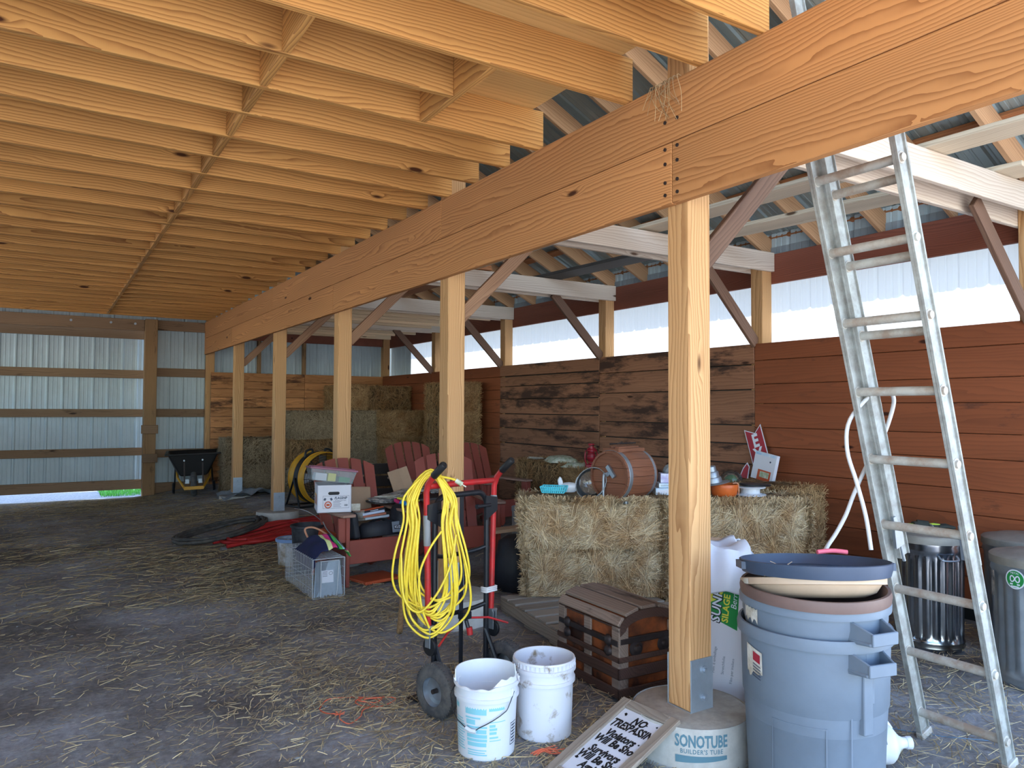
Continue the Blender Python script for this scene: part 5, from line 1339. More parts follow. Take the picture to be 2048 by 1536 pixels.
b = MB(); b.tube([(0.0, -0.15, 0.205), (0.0, -0.19, 0.205)], 0.016, 10); b.cbox((0.02, -0.17, 0.225), (0.03, 0.02, 0.10), 0, (0, R(-40), 0)); b.tube(smooth_path([(0, -0.19, 0.205), (-0.02, -0.20, 0.20), (-0.025, -0.20, 0.10), (-0.025, -0.20, 0.035)]), 0.009, 8); cr_ = b.build('crank', M['galv'], ch, smooth=40)
b = MB(); b.tube([(-0.025, -0.195, 0.035), (-0.03, -0.30, 0.03)], [0.013, 0.016], 10); b.build('crank_handle', M['trunk_dark'], cr_, smooth=40)
b = MB(); b.cbox((0, -0.0, 0.375), (0.15, 0.30, 0.03)); b.cbox((0.03, -0.0, 0.396), (0.035, 0.26, 0.016), 0, (0, 0, 0.1)); b.cbox((-0.04, 0.03, 0.397), (0.03, 0.24, 0.018), 0, (0, 0, -0.12)); b.build('lid_boards', M['churn_head'], ch, bevel=0.002)
b = MB(); b.tube([(-0.05, -0.1, 0.418), (0.03, 0.1, 0.425)], 0.006, 6); b.tube([(0.02, -0.1, 0.42), (-0.03, 0.02, 0.43)], 0.005, 6); b.build('clamp', M['trunk_iron'], ch)
for y in (-0.13, 0.13): b = MB(); b.cbox((0, y, 0.012), (0.28, 0.03, 0.024)); b.build('stand_foot', M['galv'], ch, bevel=0.004)
# turquoise basket
x, y = dg(0.34, 5.98)
tb = thing('berry_basket', 'turquoise plastic berry basket with ribbed sides', 'basket', (x, y, ZT+0.022), R(-45))
b = MB(); w, d, h = 0.10, 0.07, 0.05
for i in range(12):
    for sy in (-1, 1): xx = -w+2*w*i/11; b.add([(xx*0.85-.005, sy*d*0.85, 0.002), (xx*0.85+.005, sy*d*0.85, 0.002), (xx+.005, sy*d, h), (xx-.005, sy*d, h)], [(0, 1, 2, 3)])
for i in range(8):
    for sx in (-1, 1): yy = -d+2*d*i/7; b.add([(sx*w*.85, yy*.85-.005, .002), (sx*w*.85, yy*.85+.005, .002), (sx*w, yy+.005, h), (sx*w, yy-.005, h)], [(0, 1, 2, 3)])
b.box(-w*.86, w*.86, -d*.86, d*.86, 0, 0.003)
for z, k in ((h, 1.0), (h*0.5, 0.93)): 
    b.tube([(-w*k, -d*k, z), (w*k, -d*k, z), (w*k, d*k, z), (-w*k, d*k, z)], 0.004, 6, closed=True)
b.build('lattice_body', M['turq'], tb)
# white hen-shaped dish: a bowl with two upright tails
x, y = dg(0.47, 6.12)
hd2 = thing('dish', 'white covered dish with two upright ear-shaped ends', 'dish', (x, y, ZT+0.012), R(-30))
b = MB(); b.lathe([(0.001, 0), (0.05, 0.0), (0.075, 0.03), (0.08, 0.05), (0.065, 0.065), (0.04, 0.075), (0.001, 0.08)], 24, 0, Matrix.Diagonal((1.0, 0.75, 1, 1))); b.build('bowl', M['white_pl'], hd2, smooth=50)
for s in (-1, 1):
    b = MB(); poly = [(s*0.05, 0.04), (s*0.088, 0.05), (s*0.094, 0.095), (s*0.080, 0.125), (s*0.066, 0.12), (s*0.052, 0.085)]
    b.prism(poly if s > 0 else poly[::-1], -0.016, 0.016, 0, Matrix.Rotation(PI/2, 4, 'X')); b.build('ear', M['white_pl'], hd2, bevel=0.008, seg=2)
# clear glass dome lying on its side
x, y = dg(0.66, 5.99)
gd = thing('glass_bowl', 'clear glass bowl tipped on its side beside the churn', 'bowl', (x, y, ZT+0.075), rot=(R(62), R(8), R(-70)))
b = MB(); pf = [(0.13*math.sin(t_), 0.12*(1-math.cos(t_))-0.06) for t_ in np.linspace(0.05, PI/2, 12)]; b.lathe(pf+[(0.134, 0.06), (0.132, 0.064)]+[(r_-0.005, z+0.004) for r_, z in pf[::-1]], 36); b.build('bowl', M['glass'], gd, smooth=50)
b = MB(); b.tube([(0.132*math.cos(2*PI*i/36), 0.132*math.sin(2*PI*i/36), 0.062) for i in range(36)], 0.004, 6, closed=True); b.build('rim', M['clear'], gd, smooth=50)
# boxes right of the churn
def carton(nm, label, x, y, z, sx, sy, sz, rz, mat, cat='box', group=None, panel=None):
    t = thing(nm, label, cat, (x, y, z), rz, group); b = MB(); b.box(-sx/2, sx/2, -sy/2, sy/2, 0, sz); b.build('box', M[mat], t, bevel=0.002)
    if panel:
        b = MB(); b.box(-sx/2+0.012, sx/2-0.012, -sy/2-0.0012, -sy/2, 0.010, sz-0.012); b.build('printed_panel', M[panel], t)
    return t
x, y = dg(1.27, 6.10); carton('food_box', 'clear plastic box of pale blue packets at the bottom right of the churn', x, y, ZT, 0.22, 0.16, 0.055, R(-32), 'cool_print', panel='card_white')
x, y = dg(1.30, 6.14); carton('tray', 'pale blue tray lying on the packets right of the churn', x, y, ZT+0.056, 0.22, 0.16, 0.035, R(-30), 'cool_print', panel='clear')
x, y = dg(1.30, 6.15); carton('lilac_box', 'lilac and white printed box stacked on the blue tray', x, y, ZT+0.092, 0.17, 0.12, 0.075, R(-34), 'lilac', panel='lilac')
x, y = dg(1.33, 6.17)
t = thing('cake_cover', 'small clear domed container on top of the lilac box', 'container', (x, y, ZT+0.168)); b = MB(); b.lathe([(0.085, 0), (0.085, 0.02), (0.08, 0.035), (0.06, 0.06), (0.03, 0.075), (0.001, 0.08)], 28); b.build('dome', M['clear'], t, smooth=50); b = MB(); b.lathe([(0.001, 0), (0.088, 0), (0.088, 0.006), (0.001, 0.006)], 28); b.build('base', M['clear'], t)
# stacked round pans on a plate
x, y = dg(1.69, 5.95)
t = thing('orange_pot', 'orange glazed round pot with pink cord hanging over its rim', 'pot', (x, y, ZT+0.0))
b = MB(); b.lathe([(0.001, 0), (0.08, 0), (0.098, 0.02), (0.105, 0.07), (0.108, 0.095), (0.104, 0.1), (0.098, 0.095), (0.09, 0.02), (0.001, 0.012)], 36); b.build('pot_body', M['orange'], t, smooth=50)
b = MB()
for q in range(8):
    a = -1.1+0.10*q; b.tube(smooth_path([(0.07*math.cos(a), 0.07*math.sin(a), 0.104), (0.104*math.cos(a), 0.104*math.sin(a), 0.108), (0.112*math.cos(a+.05), 0.112*math.sin(a+.05), 0.07), (0.112*math.cos(a+.02), 0.112*math.sin(a+.02), 0.02+0.005*q)]), 0.003, 5)
b.build('pink_cord', M['strap'], t)
t = thing('tiered_pan', 'gray metal stepped cake pan set tilted on the orange pot', 'pan', (x-0.072, y+0.045, ZT+0.10), rot=(R(-6), R(-8), 0))
b = MB(); b.lathe([(0.001, 0.002), (0.125, 0.0), (0.128, 0.006), (0.07, 0.010), (0.068, 0.04), (0.064, 0.05), (0.056, 0.052), (0.054, 0.09), (0.050, 0.096), (0.042, 0.098), (0.040, 0.135), (0.034, 0.142), (0.001, 0.142)], 36); b.build('pan_body', M['pan'], t, smooth=35)
x, y = dg(1.93, 6.05)
t = thing('spool', 'white plastic spool lying flat on the hay', 'spool', (x, y, ZT)); b = MB(); b.lathe([(0.001, 0), (0.12, 0.0), (0.122, 0.01), (0.075, 0.018), (0.075, 0.055), (0.115, 0.06), (0.12, 0.068), (0.11, 0.072), (0.001, 0.074)], 36); b.build('spool_body', M['white_pl'], t, smooth=40)
t = thing('lid', 'black plastic lid lying on the white spool', 'lid', (x+0.06, y-0.0, ZT+0.076), rot=(R(2), R(3), 0)); b = MB(); b.lathe([(0.001, 0), (0.13, 0), (0.133, 0.012), (0.001, 0.016)], 36, 0, Matrix.Diagonal((1.2, 0.7, 1, 1))); b.build('disc', M['black_pl'], t, smooth=40)
# red sign and calendar on the dark bale
ex = thing('red_sign', 'red sign with white letters and a notched top leaning on the plank wall', 'sign', (5.90, 4.985, 0.90)); exv = [Vector((5.935, 5.107, 1.393)), Vector((5.935, 4.897, 1.447)), Vector((5.93, 4.72, 0.93)), Vector((5.93, 4.955, 0.90))]
up_ = ((exv[0]+exv[1])/2-(exv[2]+exv[3])/2).normalized(); rt_ = (exv[1]-exv[0]); rt_ = (rt_-up_*rt_.dot(up_)).normalized(); nn_ = rt_.cross(up_)
ex.rotation_euler = Matrix((rt_, up_, nn_)).transposed().to_euler(); ex.location = (exv[2]+exv[3])/2
Hx = 0.52; Wx = 0.105
def notched(w, h0, h1, nd): return [(-w, h0), (w, h0), (w, h1), (0.012, h1-nd), (-w, h1)]
b = MB(); b.prism(notched(Wx, 0.0, Hx, 0.065), -0.003, 0.0); b.build('white_border', M['sign_white'], ex)
b = MB(); b.prism(notched(Wx-0.009, 0.009, Hx-0.014, 0.060), -0.001, 0.0012); fx = b.build('red_face', M['sign_red'], ex)
b = MB()
for s, yy in (('E', 0.375), ('X', 0.237), ('A', 0.10)): v, f = text_geo(s, 0.178, 0, 0.006); b.add([(x_*0.85, y_+yy, 0.002) for x_, y_, z_ in v], f)
b.build('lettering', M['sign_white'], fx)
t = thing('calendar_box', 'white printed carton with a food picture leaning in front of the red sign', 'box', (5.84, 4.80, 0.905), rot=(R(-7), R(9), R(-94)))
b = MB(); b.box(-0.135, 0.135, -0.02, 0.02, 0, 0.265); b.build('box', M['card_white'], t, bevel=0.002)
b = MB(); b.box(-0.125, 0.125, -0.0215, -0.0205, 0.235, 0.26); b.build('blue_band', M['cool_print'], t); b = MB(); b.box(-0.06, 0.10, -0.0215, -0.0205, 0.0, 0.10); b.build('food_picture', M['terra'], t); b = MB(); b.box(-0.03, 0.08, -0.022, -0.0212, 0.03, 0.085); b.build('pale_picture', M['cream_print'], t)
b = MB(); b.tube([(0.07, -0.021, 0.19), (0.07, -0.0225, 0.19)], 0.009, 12); b.build('dark_dot', M['navy_ink'], t)
t = thing('small_sign', 'small magenta sign scrap with a white edge behind the clear dome', 'sign', (5.86, 5.05, 0.905), rot=(R(80), 0, R(-90)))
b = MB(); b.prism([(-0.05, 0.0), (0.06, 0.0), (0.065, 0.12), (0.03, 0.16), (-0.015, 0.10)], -0.003, 0.0); b.build('white_border', M['sign_white'], t); b = MB(); b.prism([(-0.04, 0.0), (0.05, 0.0), (0.055, 0.115), (0.028, 0.145), (-0.008, 0.09)], -0.001, 0.001); b.build('magenta_face', M['sign_red'], t)
t = thing('glass_dome', 'clear plastic dome over something green on the dark bale', 'dome', (5.52, 4.90, 0.902)); b = MB(); b.lathe([(0.11*math.cos(t_), 0.11*math.sin(t_)) for t_ in np.linspace(0, PI/2-0.02, 12)], 28); b.build('dome', M['glass'], t, smooth=50); b = MB(); b.lathe([(0.001, 0), (0.05, 0.0), (0.06, 0.03), (0.03, 0.06), (0.001, 0.065)], 12); b.build('green_contents', plain('dull_green', lin(70, 110, 66), 0.8, noise=0.3, nscale=20), t, smooth=40)
# lantern
ln_ = thing('lantern', 'red hurricane lantern standing on the hay bale by the plank wall', 'lantern', (5.44, 6.93, 0.88))
b = MB(); b.lathe([(0.001, 0), (0.075, 0), (0.078, 0.02), (0.07, 0.05), (0.035, 0.06), (0.03, 0.075), (0.001, 0.075)], 28); b.build('tank', M['red_glass'], ln_, smooth=40)
b = MB(); b.lathe([(0.034, 0.085), (0.055, 0.12), (0.056, 0.15), (0.042, 0.19), (0.036, 0.2)], 24); b.build('globe', M['red_glass'], ln_, smooth=50)
b = MB(); b.lathe([(0.04, 0.2), (0.05, 0.205), (0.045, 0.225), (0.03, 0.235), (0.028, 0.275), (0.04, 0.28), (0.036, 0.295), (0.001, 0.30)], 24); b.build('chimney', M['red_glass'], ln_, smooth=40)
for s in (-1, 1): b = MB(); b.tube(smooth_path([(s*0.062, 0, 0.045), (s*0.088, 0, 0.10), (s*0.086, 0, 0.19), (s*0.05, 0, 0.235), (s*0.03, 0, 0.24)]), 0.009, 8); b.build('side_tube', M['red_glass'], ln_, smooth=50)
b = MB(); b.tube(smooth_path([(-0.085, 0, 0.17), (-0.07, -0.03, 0.25), (0, -0.05, 0.275), (0.07, -0.03, 0.25), (0.085, 0, 0.17)]), 0.0025, 6)
for z in (0.11, 0.15, 0.18): b.tube([(0.062*math.cos(2*PI*i/20), 0.062*math.sin(2*PI*i/20), z) for i in range(20)], 0.002, 5, closed=True)
b.build('wire_bail', M['trunk_iron'], ln_)
# seed bags and papers
def bag(x, y, z, rz, sx, sy, sz, label, mat='cream_print'):
    b = MB(); n = 14; vs = []
    for j in range(n+1):
        for i in range(n+1):
            u, v = 2*i/n-1, 2*j/n-1
            hgt = sz*(max(0, 1-abs(u)**3)*max(0, 1-abs(v)**3))**0.5+0.006*math.sin(u*9+v*5)
            vs.append((sx/2*u, sy/2*v, max(0.002, hgt)))
    fs = [(j*(n+1)+i, j*(n+1)+i+1, (j+1)*(n+1)+i+1, (j+1)*(n+1)+i) for j in range(n) for i in range(n)]
    b.add(vs, fs); vs2 = [(p[0], p[1], 0.0) for p in vs]; b.add(vs2, [f[::-1] for f in fs])
    return tag(b.build('seed_bag', M[mat], None, (x, y, z), (0, 0, rz), smooth=60), label, 'bag', 'seed bags on the wall bales')
bag(5.50, 7.62, 0.915, R(70), 0.42, 0.36, 0.08, 'pale printed seed bag with green marks farther from the lantern')
bag(5.48, 7.22, 0.875, R(100), 0.34, 0.30, 0.06, 'pale printed seed bag next to the red lantern')
b = MB(); b.cbox((0, 0, 0.004), (0.2, 0.14, 0.006), 0, (0.05, 0.02, 0.3)); b.cbox((0.05, 0.08, 0.010), (0.18, 0.12, 0.006), 0, (0.0, 0.06, -0.4)); 
tag(b.build('papers', M['paper'], None, (5.50, 8.18, 0.925)), 'loose white papers on the left end of the wall bales', 'paper')
# black sack, gray can, plank by the bales
x, y = dg(0.03, 6.62)
b = MB(); b.lathe([(0.001, 0.0), (0.17, 0.0), (0.19, 0.06), (0.185, 0.2), (0.165, 0.33), (0.13, 0.42), (0.06, 0.47), (0.001, 0.48)], 22)
b.v = [(p[0]*(1+0.1*math.sin(p[2]*22+p[0]*14)), p[1]*(1+0.1*math.sin(p[2]*17+p[1]*19)), p[2]) for p in b.v]
tag(b.build('black_sack', M['bag_black'], None, (x, y, gz(x, y)), smooth=60), 'lumpy black sack left of the pallet hay bales', 'sack')
x, y = dg(-0.04, 6.72); 
b = MB(); b.cbox((0, 0, 0), (0.26, 0.10, 0.03), 0, (0.1, -0.12, -0.5)); o = b.build('kraft_flap', M['kraft'], None, (x, y, 0.50)); tag(o, 'strip of brown cardboard lying on the black sack', 'cardboard')
x, y = dg(0.13, 7.15); 
t = thing('gray_can', 'round gray can behind the left end of the hay bales', 'can', (x, y, gz(x, y))); b = MB(); b.lathe([(0.001, 0), (0.12, 0), (0.125, 0.02), (0.125, 0.60), (0.130, 0.61), (0.130, 0.65), (0.12, 0.65), (0.115, 0.1), (0.001, 0.08)], 32); b.build('can_body', M['tape'], t, smooth=35)
# ================================================================== RED BROWN CHAIRS
def make_chair(label):
    t = thing('slatted_chair', label, 'chair', (0, 0, 0), 0, 'red brown slatted chairs')
    W = 0.66
    # back: five slats fanned and rounded on top
    ang = R(22); Mx = Matrix.Translation((0, 0.52, 0.24)) @ Matrix.Rotation(-ang, 4, 'X')
    b = MB(); sw = 0.108; gp = 0.016
    for i in range(5):
        xc = (i-2)*(sw+gp); fan = (i-2)*0.012
        top = lambda x: 0.90-0.09*(abs(x)/0.30)**2.2
        xs = [xc-sw/2, xc-sw/4, xc, xc+sw/4, xc+sw/2]
        poly = [(xs[0]-fan*0.3, 0.0), (xs[-1]-fan*0.3, 0.0)]+[(x+fan, top(x)) for x in xs[::-1]]
        b.prism(poly, -0.011, 0.011, 0, Mx @ Matrix.Rotation(PI/2, 4, 'X'))
        for zz_ in (0.62, 0.30): b.tube([Mx @ Vector((xc+fan*0.5-.02, -0.0115, zz_)), Mx @ Vector((xc+fan*0.5-.02, -0.013, zz_))], 0.005, 6)
    b.build('backrest', M['chair'], t, bevel=0.004)
    b = MB(); b.box(-0.29, 0.29, 0.012, 0.032, 0.55, 0.63, 0, Mx); b.box(-0.30, 0.30, 0.012, 0.032, 0.18, 0.25, 0, Mx); b.build('back_rail', M['chair'], t, bevel=0.003)
    b = MB(); Ms_ = Matrix.Translation((0, 0.03, 0.385)) @ Matrix.Rotation(R(-14), 4, 'X')
    for i in range(6): b.box(-0.28, 0.28, 0.085*i, 0.085*i+0.075, -0.022, 0.0, 0, Ms_)
    b.build('seat', M['chair'], t, bevel=0.003)
    b = MB(); b.box(-0.29, 0.29, -0.012, 0.012, 0.19, 0.40); b.build('apron', M['chair'], t, bevel=0.004)
    for s in (-1, 1):
        b = MB(); b.box(s*0.31-0.018, s*0.31+0.018, -0.055, 0.045, 0, 0.615); b.build('front_leg', M['chair'], t, bevel=0.004)
        b = MB(); b.prism([(0.0, 0.30), (0.0, 0.395), (0.30, 0.32), (0.86, 0.08), (0.86, 0.0), (0.74, 0.0)], s*0.275-0.014, s*0.275+0.014, 0, Matrix(((0, 0, 1, 0), (1, 0, 0, 0), (0, 1, 0, 0), (0, 0, 0, 1)))); b.build('rear_leg', M['chair'], t, bevel=0.003)
        b = MB(); pl = [(s*0.31-0.06, -0.09), (s*0.31+0.055, -0.09), (s*0.31+0.07, -0.06), (s*0.31+0.07, 0.25), (s*0.31+0.03, 0.72), (s*0.31-0.03, 0.72), (s*0.31-0.07, 0.25), (s*0.31-0.07, -0.06)]
        b.prism(pl, 0.615, 0.638); b.build('arm', M['chair_edge'], t, bevel=0.004)
        b = MB(); b.prism([(-0.045, 0.61), (0.04, 0.61), (0.04, 0.42), (0.02, 0.39), (-0.02, 0.39), (-0.045, 0.42)], -0.014, 0.014, 0, Matrix.Translation((s*0.345, -0.02, 0)) @ Matrix.Rotation(PI/2, 4, 'X')); b.build('arm_bracket', M['chair'], t, bevel=0.004)
    return t
ch1 = make_chair('red brown slatted chair piled with bags and books, nearest the cage'); ch1.location = (2.60, 6.44, 0.0); ch1.rotation_euler = (0, 0, R(3))
dup(ch1, (3.58, 6.52, 0.015), R(-9), 'red brown slatted chair right behind the yellow cord and its post')
dup(ch1, (4.14, 8.30, 0.06), R(4), 'red brown slatted chair behind the leaning cardboard, farthest back')
dup(ch1, (4.87, 7.91, 0.05), R(8), 'red brown slatted chair just right of the cord post, near the wall bales')

# white carton and clear bin on the left arm
t = thing('paper_carton', 'white copy paper carton with a hand hole, standing on the chair arm', 'box', (2.27, 6.73, 0.642), R(-14))
sx, sy, sz = 0.30, 0.38, 0.245
b = MB(); b.box(-sx/2, sx/2, -sy/2, sy/2, 0, 0.005)
for x0, x1, y0, y1 in ((-sx/2, -sx/2+.006, -sy/2, sy/2), (sx/2-.006, sx/2, -sy/2, sy/2), (-sx/2, sx/2, -sy/2, -sy/2+.006), (-sx/2, sx/2, sy/2-.006, sy/2)): b.box(x0, x1, y0, y1, 0, sz)
b.build('box', M['card_white'], t)
def flat_text(s, size, x, y, z, mat, par, shear=0.0, bold=0.0, name='lettering', rz=0.0, sxx=1.0):
    v, f = text_geo(s, size, shear, bold); b = MB(); b.add([(p*sxx, q, r_) for p, q, r_ in v], f, 0, Matrix.Translation((x, y, z)) @ Matrix.Rotation(rz, 4, 'Z') @ Matrix.Rotation(PI/2, 4, 'X')); return b.build(name, M[mat], par)
yf = -sy/2-0.001
b = MB(); b.prism([(-0.045, 0.158), (0.035, 0.158), (0.045, 0.168), (0.045, 0.178), (0.035, 0.186), (-0.045, 0.186), (-0.055, 0.176), (-0.055, 0.168)], 0.0, 0.001, 0, Matrix.Translation((0.0, yf, 0)) @ Matrix.Rotation(PI/2, 4, 'X')); b.build('hand_hole', M['black_ink'], t)
fr_ = MB()
for x0, x1, z0, z1 in ((-0.10, 0.13, 0.038, 0.040), (-0.10, 0.13, 0.148, 0.150), (-0.10, -0.098, 0.038, 0.15), (0.128, 0.13, 0.038, 0.15)): fr_.box(x0, x1, yf, yf+0.0005, z0, z1)
for q in range(5): fr_.box(-0.01, 0.06-0.01*(q % 2), yf, yf+.0005, 0.05+0.012*q, 0.053+0.012*q)
for q in range(6): fr_.box(0.088+0.005*q, 0.091+0.005*q, yf, yf+.0005, 0.055, 0.072)
fr_.build('print_frame', M['navy_ink'], t)
flat_text('FLAGSHIP', 0.030, 0.055, yf, 0.128, 'navy_ink', t, 0.25, 0.001, sxx=0.85); flat_text('Premium Copy Paper', 0.014, 0.055, yf, 0.108, 'navy_ink', t, 0.0, 0.0, sxx=0.8)
b = MB(); b.lathe([(0.022, 0), (0.032, 0)], 20, 0, Matrix.Translation((-0.055, yf, 0.07)) @ Matrix.Rotation(PI/2, 4, 'X')); b.cbox((-0.055, yf, 0.07), (0.03, 0.001, 0.02)); b.build('round_emblem', M['terra'], t)
b = MB(); b.cbox((-0.083, yf, 0.12), (0.018, 0.001, 0.022), 0, (0, 0.5, 0)); b.cbox((-0.027, yf, 0.12), (0.018, 0.001, 0.022), 0, (0, -0.5, 0)); b.build('flag_print', M['navy'], t)
xl = -sx/2-0.001
b = MB(); b.box(xl, xl+.0005, -0.12, 0.10, 0.06, 0.16); b.build('yellow_print', M['yellow_paint'], t); b = MB(); b.box(xl-.0006, xl, -0.10, -0.03, 0.07, 0.15); b.box(xl-.0006, xl, 0.03, 0.085, 0.065, 0.12); b.build('red_print', M['sign_red'], t); b = MB(); b.box(xl-.0012, xl-.0006, -0.02, 0.02, 0.08, 0.14); b.build('white_print', M['sign_white'], t)
t = thing('storage_bin', 'clear plastic storage bin with a maroon lid, tilted on top of the white carton', 'storage bin', (2.24, 6.72, 0.905), rot=(R(-3), R(7), R(-10)))
b = MB(); b.prism([(-0.185, -0.14), (0.185, -0.14), (0.185, 0.14), (-0.185, 0.14)], 0, 0.004)
for j in range(1):
    lo = [(-0.18, -0.13), (0.18, -0.13), (0.18, 0.13), (-0.18, 0.13)]; hi = [(-0.205, -0.155), (0.205, -0.155), (0.205, 0.155), (-0.205, 0.155)]
    vs = [(p[0], p[1], 0.0) for p in lo]+[(p[0], p[1], 0.105) for p in hi]; b.add(vs, [(i, (i+1) % 4, 4+(i+1) % 4, 4+i) for i in range(4)])
b.build('bin_body', M['clear'], t, bevel=0.01, seg=2)
b = MB(); b.box(-0.215, 0.215, -0.165, 0.165, 0.105, 0.122); b.box(-0.19, 0.19, -0.14, 0.14, 0.122, 0.132); b.build('bin_lid', M['maroon'], t, bevel=0.008, seg=2)
b = MB(); b.box(-0.15, -0.05, -0.1, 0.08, 0.006, 0.07); b.build('white_contents', M['card_white'], t); b = MB(); b.box(-0.04, 0.03, -0.11, 0.08, 0.006, 0.075); b.build('yellow_contents', M['lime'], t); b = MB(); b.box(0.06, 0.16, -0.1, 0.09, 0.006, 0.05); b.build('green_contents', M['green'], t)

# contents of the near chair
SY = 6.62
t = thing('camera_bag', 'black nylon bag with a gray lettered label on the chair seat', 'bag', (2.68, 6.60, 0.385), rot=(R(-12), 0, R(8)))
b = MB(); b.lathe([(0.001, 0), (0.17, 0.0), (0.185, 0.03), (0.18, 0.10), (0.15, 0.135), (0.001, 0.14)], 18, 0, Matrix.Diagonal((1.1, 0.72, 1, 1))); b.build('bag_body', M['bag_black'], t, smooth=50)
for yy in (-0.02, 0.03): b = MB(); b.tube(smooth_path([(-0.18, yy, 0.04), (-0.1, yy-.02, 0.13), (0.05, yy, 0.155), (0.16, yy-.02, 0.10)]), 0.008, 6, 0, Matrix.Diagonal((1, 1, 1, 1))); b.build('bag_strap', M['black_pl'], t)
b = MB(); b.box(0.06, 0.20, -0.146, -0.138, 0.015, 0.115); lbk = b.build('bag_label', M['label_gray'], t, bevel=0.004)
b = MB(); b.box(0.08, 0.175, -0.148, -0.146, 0.045, 0.08); b.build('label_plate', M['black_ink'], lbk)
flat_text('KUZU', 0.032, 0.128, -0.1486, 0.0625, 'sign_white', lbk, 0, 0.0006)
t = thing('laptop_bag', 'upright black bag at the left side of the chair seat', 'bag', (2.43, 6.62, 0.375), rot=(R(-8), R(-6), R(6)))
b = MB(); b.cbox((0, 0.02, 0.12), (0.07, 0.26, 0.24)); b.build('bag_body', M['bag_black'], t, bevel=0.025, seg=3); b = MB(); b.tube(smooth_path([(-0.01, -0.07, 0.23), (0.0, -0.06, 0.27), (0.01, 0.06, 0.275), (0.01, 0.08, 0.23)]), 0.008, 6); b.build('bag_handle', M['black_pl'], t)
z = 0.53
for i, (mm, dx, th, lab) in enumerate((('book_gray', 0.03, 0.022, 'pale gray book at the bottom of the stack on the chair'), ('book_rust', 0.0, 0.020, 'rust brown book, second in the stack on the chair'), ('book_blue', -0.015, 0.024, 'pale blue book, third in the stack on the chair'), ('book_dark', -0.01, 0.018, 'dark book with white lettering near the top of the chair stack'), ('terra', -0.02, 0.012, 'thin orange book on top of the chair stack'))):
    t = thing('book', lab, 'book', (2.63+dx, 6.72, z), rot=(R(-10), R(-2), R(10+4*i)), group='books on the chair')
    b = MB(); b.box(-0.13, 0.13, -0.085, 0.09, 0, 0.002); b.box(-0.13, 0.13, -0.085, 0.09, th-0.002, th); b.box(-0.13, 0.13, -0.085, -0.082, 0, th); b.build('cover', M[mm], t)
    b = MB(); b.box(-0.127, 0.127, -0.080, 0.087, 0.002, th-0.002); b.build('pages', M['paper'], t)
    if mm == 'book_dark': b = MB(); b.box(-0.06, 0.04, -0.0856, -0.085, 0.006, 0.012); b.build('spine_print', M['sign_white'], t)
    z += th+0.001
t = thing('paper_bag', 'brown kraft paper bag standing against the chair back', 'paper bag', (2.62, 6.95, 0.40), rot=(R(-16), R(3), R(4))); b = MB(); b.cbox((0, 0, 0.21), (0.26, 0.05, 0.42)); b.build('bag_body', M['kraft'], t, bevel=0.012, seg=2)
t = thing('jacket', 'black crumpled garment hanging over the right arm of the near chair', 'garment', (2.88, 6.62, 0.40)); b = MB(); b.lathe([(0.001, 0.0), (0.10, 0.0), (0.11, 0.10), (0.085, 0.22), (0.05, 0.265), (0.001, 0.27)], 16)
b.v = [(p[0]*(0.75+0.12*math.sin(p[2]*30+p[1]*20)), p[1]*(1.3+0.1*math.sin(p[2]*24)), p[2]) for p in b.v]; b.build('cloth_body', M['bag_black'], t, smooth=60)
t = thing('leaflet', 'small white leaflet tucked beside the white carton', 'paper', (2.42, 6.56, 0.645), rot=(R(20), 0, R(-20))); b = MB(); b.box(-0.05, 0.05, -0.004, 0.0, 0, 0.07); b.build('sheet', M['paper'], t)
t = thing('phone_clip', 'small black clip hanging on the chair front board', 'clip', (2.88, 6.40, 0.24)); b = MB(); b.cbox((0, 0.0, 0.05), (0.03, 0.018, 0.07)); b.build('clip_body', M['black_pl'], t, bevel=0.004); b = MB(); b.tube([(0, 0.005, 0.085), (0, 0.012, 0.17)], 0.002, 5); b.build('clip_cord', M['black_pl'], t); b = MB(); b.tube([(0, -0.009, 0.01), (-0.012, -0.012, 0.002)], 0.006, 6); b.build('clip_tip', M['galv'], t)
t = thing('plastic_scrap', 'white plastic scrap caught at the chair leg', 'scrap', (2.33, 6.50, 0.30)); b = MB(); b.cbox((0, 0, 0.02), (0.05, 0.03, 0.05), 0, (0.3, 0.2, 0.1)); b.build('scrap_body', M['card_white'], t, bevel=0.006)
# plank bridging two chair arms, with magazines and papers
o = MB(); o.box(-0.46, 0.46, -0.16, 0.20, 0, 0.02); tag(o.build('board', M['dark_plank'], None, (3.16, 6.98, 0.655), (0, 0, R(3)), bevel=0.003), 'dark board bridging the arms of two chairs under the magazines', 'board')
pr = random.Random(15); z = 0.676
MAGS = ['torn magazine at the left end of the dark board', 'magazine with a pale cover in the middle of the dark board', 'dark magazine under the pale one on the dark board', 'rolled newspaper at the back of the dark board', 'gray brochure at the right end of the dark board', 'magazine with blue print on top of the heap']
for i, lab in enumerate(MAGS):
    t = thing('magazine', lab, 'magazine', (2.83+0.13*i+pr.uniform(-.03, .03), 6.95+pr.uniform(-.05, .06), z), rot=(R(pr.uniform(-5, 5)), R(pr.uniform(-6, 6)), R(pr.uniform(-40, 40))), group='magazines on the dark board')
    b = MB()
    for q in range(4): b.cbox((pr.uniform(-.012, .012), pr.uniform(-.012, .012), 0.006+0.007*q), (0.27, 0.2, 0.005), 0, (pr.uniform(-.06, .06), pr.uniform(-.06, .06), pr.uniform(-.25, .25)))
    b.build('pages', M['magazine' if i != 1 else 'paper'], t); z += 0.016
t = thing('toy_bag', 'bright blue and pink printed bag over the right end of the near chair', 'bag', (2.93, 6.80, 0.64), rot=(R(10), 0, R(20)))
